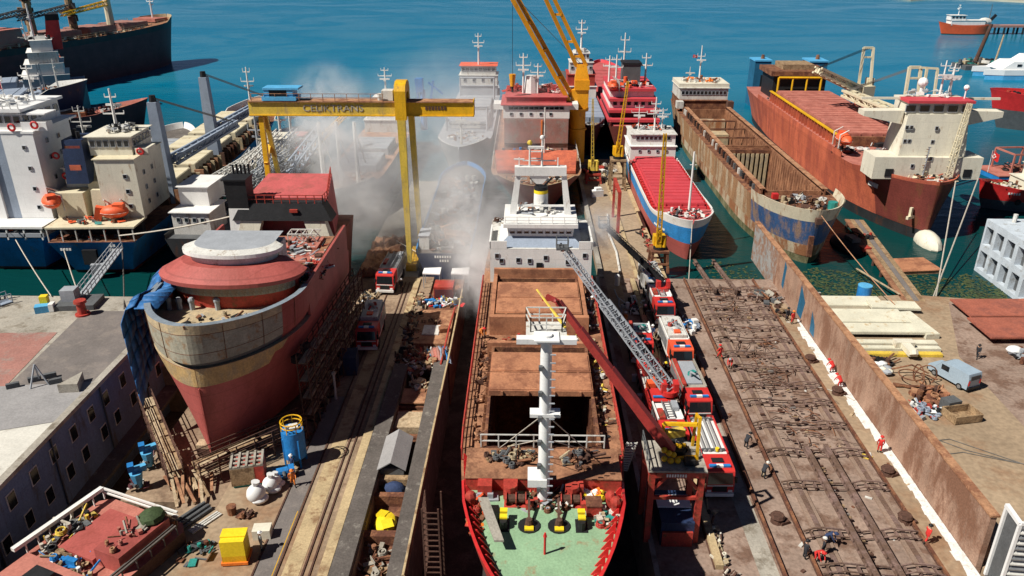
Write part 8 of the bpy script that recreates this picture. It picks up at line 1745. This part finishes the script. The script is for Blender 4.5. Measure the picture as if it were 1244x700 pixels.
# plank jetty, raft, weed
t = thing('plank_jetty', 'weathered brown plank jetty running out to the red ship', 'jetty', (51.6, 95.2, -.6), -.0)
b = MB('wood'); p0, p1 = Vector((0, 0, .5)), Vector((4.6, 33, .5)); d = (p1 - p0).normalized(); n_ = Vector((-d.y, d.x, 0)); 
for k in range(4): b.bar(p0 + n_ * (k - 1.5) * .78, p1 + n_ * (k - 1.5) * .78, .72, .22, ['wood', 'roof_dark', 'wood', 'deck_brown'][k])
b.build('planks', t, smooth=False); b = MB('rust_dark')
for i in range(8):
    for s in (-1, 1): c = p0.lerp(p1, .05 + i * .13) + n_ * s * 1.4; b.cone((c.x, c.y, -3), (c.x, c.y, .38), .22, n=7)
b.build('pile', t); gear(t, 3.2, 24, .65, 1.0, 1.0, 14, ['red_paint', 'rust', 'black'], .3, .8, .3)
b = MB('deck_brown'); b.box(-3.4, 3.4, -2.4, 2.4, 0, .7, 'rust_light'); b.box(-3.5, 3.5, -2.5, 2.5, .7, .8, 'hatch_brown'); solo('raft', b, 'flat rusty brown raft moored against the plank jetty', 'raft', (57.4, 109, -1.2), .12)
b = MB('black'); b.ball((0, 0, 0), 1, 'black', 12, 7, (2.6, 4.6, 1.6)); b.ob((0, -1, 1.2), (1.4, 2.2, 1.6), .2, 'grey_dark'); b.ob((1.2, -3.4, .9), (1.4, 1.2, .6), .2, 'red_paint'); solo('black_launch', b, 'small black launch in the shade behind the blue rusty bow', 'boat', (51.6, 118, -1))
b = MB('rope'); b.bar((48.6, 107, -.3), (50.3, 96.6, .3), .2, .14, 'wood_pale'); solo('loose_plank', b, 'long loose plank leaning over the weed by the jetty', 'plank')
b = MB('algae')
for (x0, x1, y0, y1, n) in ((36, 49.5, 96.6, 108, 1700), (54, 66, 94.5, 106, 1500), (27, 34, 101.8, 110, 260), (62, 67, 95, 104, 240)):
    for i in range(n):
        u, w_ = RND.random(), RND.random() ** 1.7; x = x0 + (x1 - x0) * u; y = y0 + (y1 - y0) * w_ + .8 * math.sin(x * .9); s = ru(.15, .5)
        s *= .6; a = ru(0, 6); b.add([(x + s * math.cos(a + k * 1.257) * ru(.6, 1.3), y + s * math.sin(a + k * 1.257) * ru(.6, 1.3), -.985 + ru(0, .07)) for k in range(5)], [(0, 1, 2, 3, 4)], RND.choice(['algae', 'algae', 'foliage']))
solo('floating_weed', b, 'green weed floating in the shallows along the yard edge', 'weed', kind='stuff', smooth=False)

# ================================================================== mooring lines
def rope(label, pts, r=.07, m='rope', sag=0.0):
    p, q = Vector(pts[0]), Vector(pts[-1]); L = []
    for i in range(9): f = i / 8; c = p.lerp(q, f); c.z -= sag * 4 * f * (1 - f); L.append(c)
    b = MB(m); b.tube(L, r, n=4); solo('mooring_rope', b, label, 'rope')
rope('pale mooring rope from the left blue stern down to the quay', [(-73, 103.6, 4.6), (-56.5, 83.6, 5.1)], .08, 'rope', .4)
rope('pale mooring rope from the stern with the bridge blocks to the winch platform', [(-66, 103, 3.4), (-52.6, 82.8, 5.6)], .08, 'rope', .6)
rope('second pale rope crossing to the winch platform', [(-58.5, 103, 3.6), (-52, 82.6, 5.6)], .08, 'rope', .5)
rope('dark mooring rope slanting from the blue quarter to the unfinished ship', [(-57.5, 103, 4.0), (-46, 80, 5.2)], .08, 'rope_dark', .4)
rope('long pale rope from the blue quarter toward the unfinished ship deck', [(-57.8, 103.4, 5.4), (-37, 99, 10.6)], .12, 'rope', .4)
rope('brown mooring rope from the gutted ship bow to the yard by the jetty', [(42.9, 108.8, 7.2), (47.6, 92.0, .9)], .07, 'rust_light', .3)
rope('upright pale mooring rope from the big red bow to the weed edge', [(67.6, 120.6, 9.0), (56.0, 98.0, -.6)], .09, 'rope', .2)
rope('slanting pale mooring rope from the right shoulder of the red bow', [(73.0, 124.0, 8.6), (55.4, 97.6, -.6)], .09, 'rope', .2)
rope('thin pale line added as the mast reflection below the coaster bow', [(24.6, 110.2, 6.0), (23.2, 102.4, -.7)], .06, 'rope', .1)  # added line stands in for the mast reflected in the water
rope('thin rope from the smoky pier to the barge in the smoke', [(-22, 118, .2), (-15.4, 104.6, 2.6)], .07, 'rope', .1)

# ================================================================== smoke
def smoke(label, c, r, dens, seed, sc=2.2, cut=.42, col=(.985, .988, .99)):
    m = bpy.data.materials.new('smoke'); m.use_nodes = True; nt = m.node_tree; N = nt.nodes; Lk = nt.links; N.clear()
    out = N.new('ShaderNodeOutputMaterial'); pv = N.new('ShaderNodeVolumePrincipled'); pv.inputs['Color'].default_value = col + (1,); pv.inputs['Anisotropy'].default_value = -.05
    tc = N.new('ShaderNodeTexCoord'); ln = N.new('ShaderNodeVectorMath'); ln.operation = 'LENGTH'; Lk.new(tc.outputs['Object'], ln.inputs[0])
    fo = N.new('ShaderNodeMapRange'); fo.interpolation_type = 'SMOOTHSTEP'; fo.inputs['From Min'].default_value = 1.0; fo.inputs['From Max'].default_value = .0; Lk.new(ln.outputs['Value'], fo.inputs['Value'])
    mp = N.new('ShaderNodeMapping'); mp.inputs['Location'].default_value = (seed * 3.1, seed * 1.7, seed); mx = max(r); mp.inputs['Scale'].default_value = tuple(k / mx * 1.2 for k in r); Lk.new(tc.outputs['Object'], mp.inputs['Vector'])
    nz = N.new('ShaderNodeTexNoise'); nz.inputs['Scale'].default_value = sc; nz.inputs['Detail'].default_value = 6; nz.inputs['Roughness'].default_value = .58; nz.inputs['Distortion'].default_value = 1.1; Lk.new(mp.outputs['Vector'], nz.inputs['Vector'])
    mr = N.new('ShaderNodeMapRange'); mr.inputs['From Min'].default_value = cut; mr.inputs['From Max'].default_value = cut + .24; Lk.new(nz.outputs['Fac'], mr.inputs['Value'])
    mu = N.new('ShaderNodeMath'); mu.operation = 'MULTIPLY'; Lk.new(fo.outputs['Result'], mu.inputs[0]); Lk.new(mr.outputs['Result'], mu.inputs[1])
    m2 = N.new('ShaderNodeMath'); m2.operation = 'MULTIPLY'; m2.inputs[1].default_value = dens; Lk.new(mu.outputs[0], m2.inputs[0]); Lk.new(m2.outputs[0], pv.inputs['Density']); Lk.new(pv.outputs[0], out.inputs['Volume'])
    MATS['smoke%d' % seed] = m
    b = MB('smoke%d' % seed); b.ball((0, 0, 0), 1, None, 16, 10); o = solo('smoke', b, label, 'smoke', c, 0, None, 'stuff'); o.scale = r
smoke('thick grey smoke rolling off the burning bridge house', (-8, 106, 9), (12, 20, 10), .24, 1, 2.4, .42)
smoke('white smoke column rising beside the unfinished red ship', (-25.5, 113, 8), (9, 12, 12), .5, 2, 2.2, .41)
smoke('thin white smoke wisp drifting up past the inner crane leg', (-30, 118, 18), (9, 11, 11), .5, 6, 2.0, .44)
smoke('broad thin smoke veil over the gantry crane and pier', (-19, 128, 11), (26, 30, 15), .075, 3, 3.0, .41)
smoke('pale smoke pocket low in the dock beside the left side of the burning bridge house', (-6.0, 90, 6.5), (5, 9, 7), .55, 7, 1.8, .42)
smoke('small dark smoke curl at the shoulder of the bridge house', (9.2, 93, 10.5), (3.6, 5.5, 5), .5, 4, 2.0, .42, (.85, .87, .9))
smoke('faint smoke haze drifting over the water beyond the pier', (-14, 172, 12), (26, 36, 14), .03, 5, 2.4, .38)

# ================================================================== pieces that lie apart become parts of their own
def split_pieces(o):
    me = o.data; n = len(me.vertices); par = list(range(n))
    def find(i):
        while par[i] != i: par[i] = par[par[i]]; i = par[i]
        return i
    for e in me.edges: par[find(e.vertices[0])] = find(e.vertices[1])
    isl = {}
    for v in me.vertices: isl.setdefault(find(v.index), []).append(v.index)
    keys = list(isl); bx = []
    for k in keys:
        c = [me.vertices[i].co for i in isl[k]]; bx.append(([min(p[a] for p in c) for a in range(3)], [max(p[a] for p in c) for a in range(3)]))
    g = list(range(len(keys)))
    def fg(i):
        while g[i] != i: g[i] = g[g[i]]; i = g[i]
        return i
    size = [max(h[a] - l[a] for a in range(3)) for l, h in bx]
    for i in range(len(keys)):
        for j in range(i):
            gap = math.sqrt(sum(max(0, bx[i][0][a] - bx[j][1][a], bx[j][0][a] - bx[i][1][a]) ** 2 for a in range(3)))
            if gap < max(.02, .5 * max(size[i], size[j])): g[fg(i)] = fg(j)
    pieces = {}
    for i, k in enumerate(keys): pieces.setdefault(fg(i), set()).update(isl[k])
    if len(pieces) < 2: return
    mats = list(me.materials); co = [v.co.copy() for v in me.vertices]; polys = [(tuple(p.vertices), p.material_index, p.use_smooth) for p in me.polygons]
    for q, vs in enumerate(pieces.values()):
        idx = {v: i for i, v in enumerate(sorted(vs))}; pf = [p for p in polys if p[0][0] in idx]
        m2 = bpy.data.meshes.new(me.name); m2.from_pydata([co[v] for v in sorted(vs)], [], [[idx[v] for v in p[0]] for p in pf])
        for m in mats: m2.materials.append(m)
        m2.polygons.foreach_set('material_index', [p[1] for p in pf]); m2.polygons.foreach_set('use_smooth', [p[2] for p in pf]); m2.set_sharp_from_angle(angle=math.radians(34)); m2.update()
        if q == 0: o.data = m2
        else:
            c = o.copy(); c.data = m2; COL.objects.link(c)
SPLIT = 'bulwark_stay side_rail forward_locker deck_fittings bridge_wing gantry_leg cross_deck side_locker radar_dome davit anchor roof_box operator_seat bumper post stern_lettering cross_beam'.split()
for o in [x for x in COL.objects if x.type == 'MESH' and x.parent and x.name.split('.')[0] in SPLIT and x.data.users == 1]: split_pieces(o)
for name in ('stern_lettering',): pass
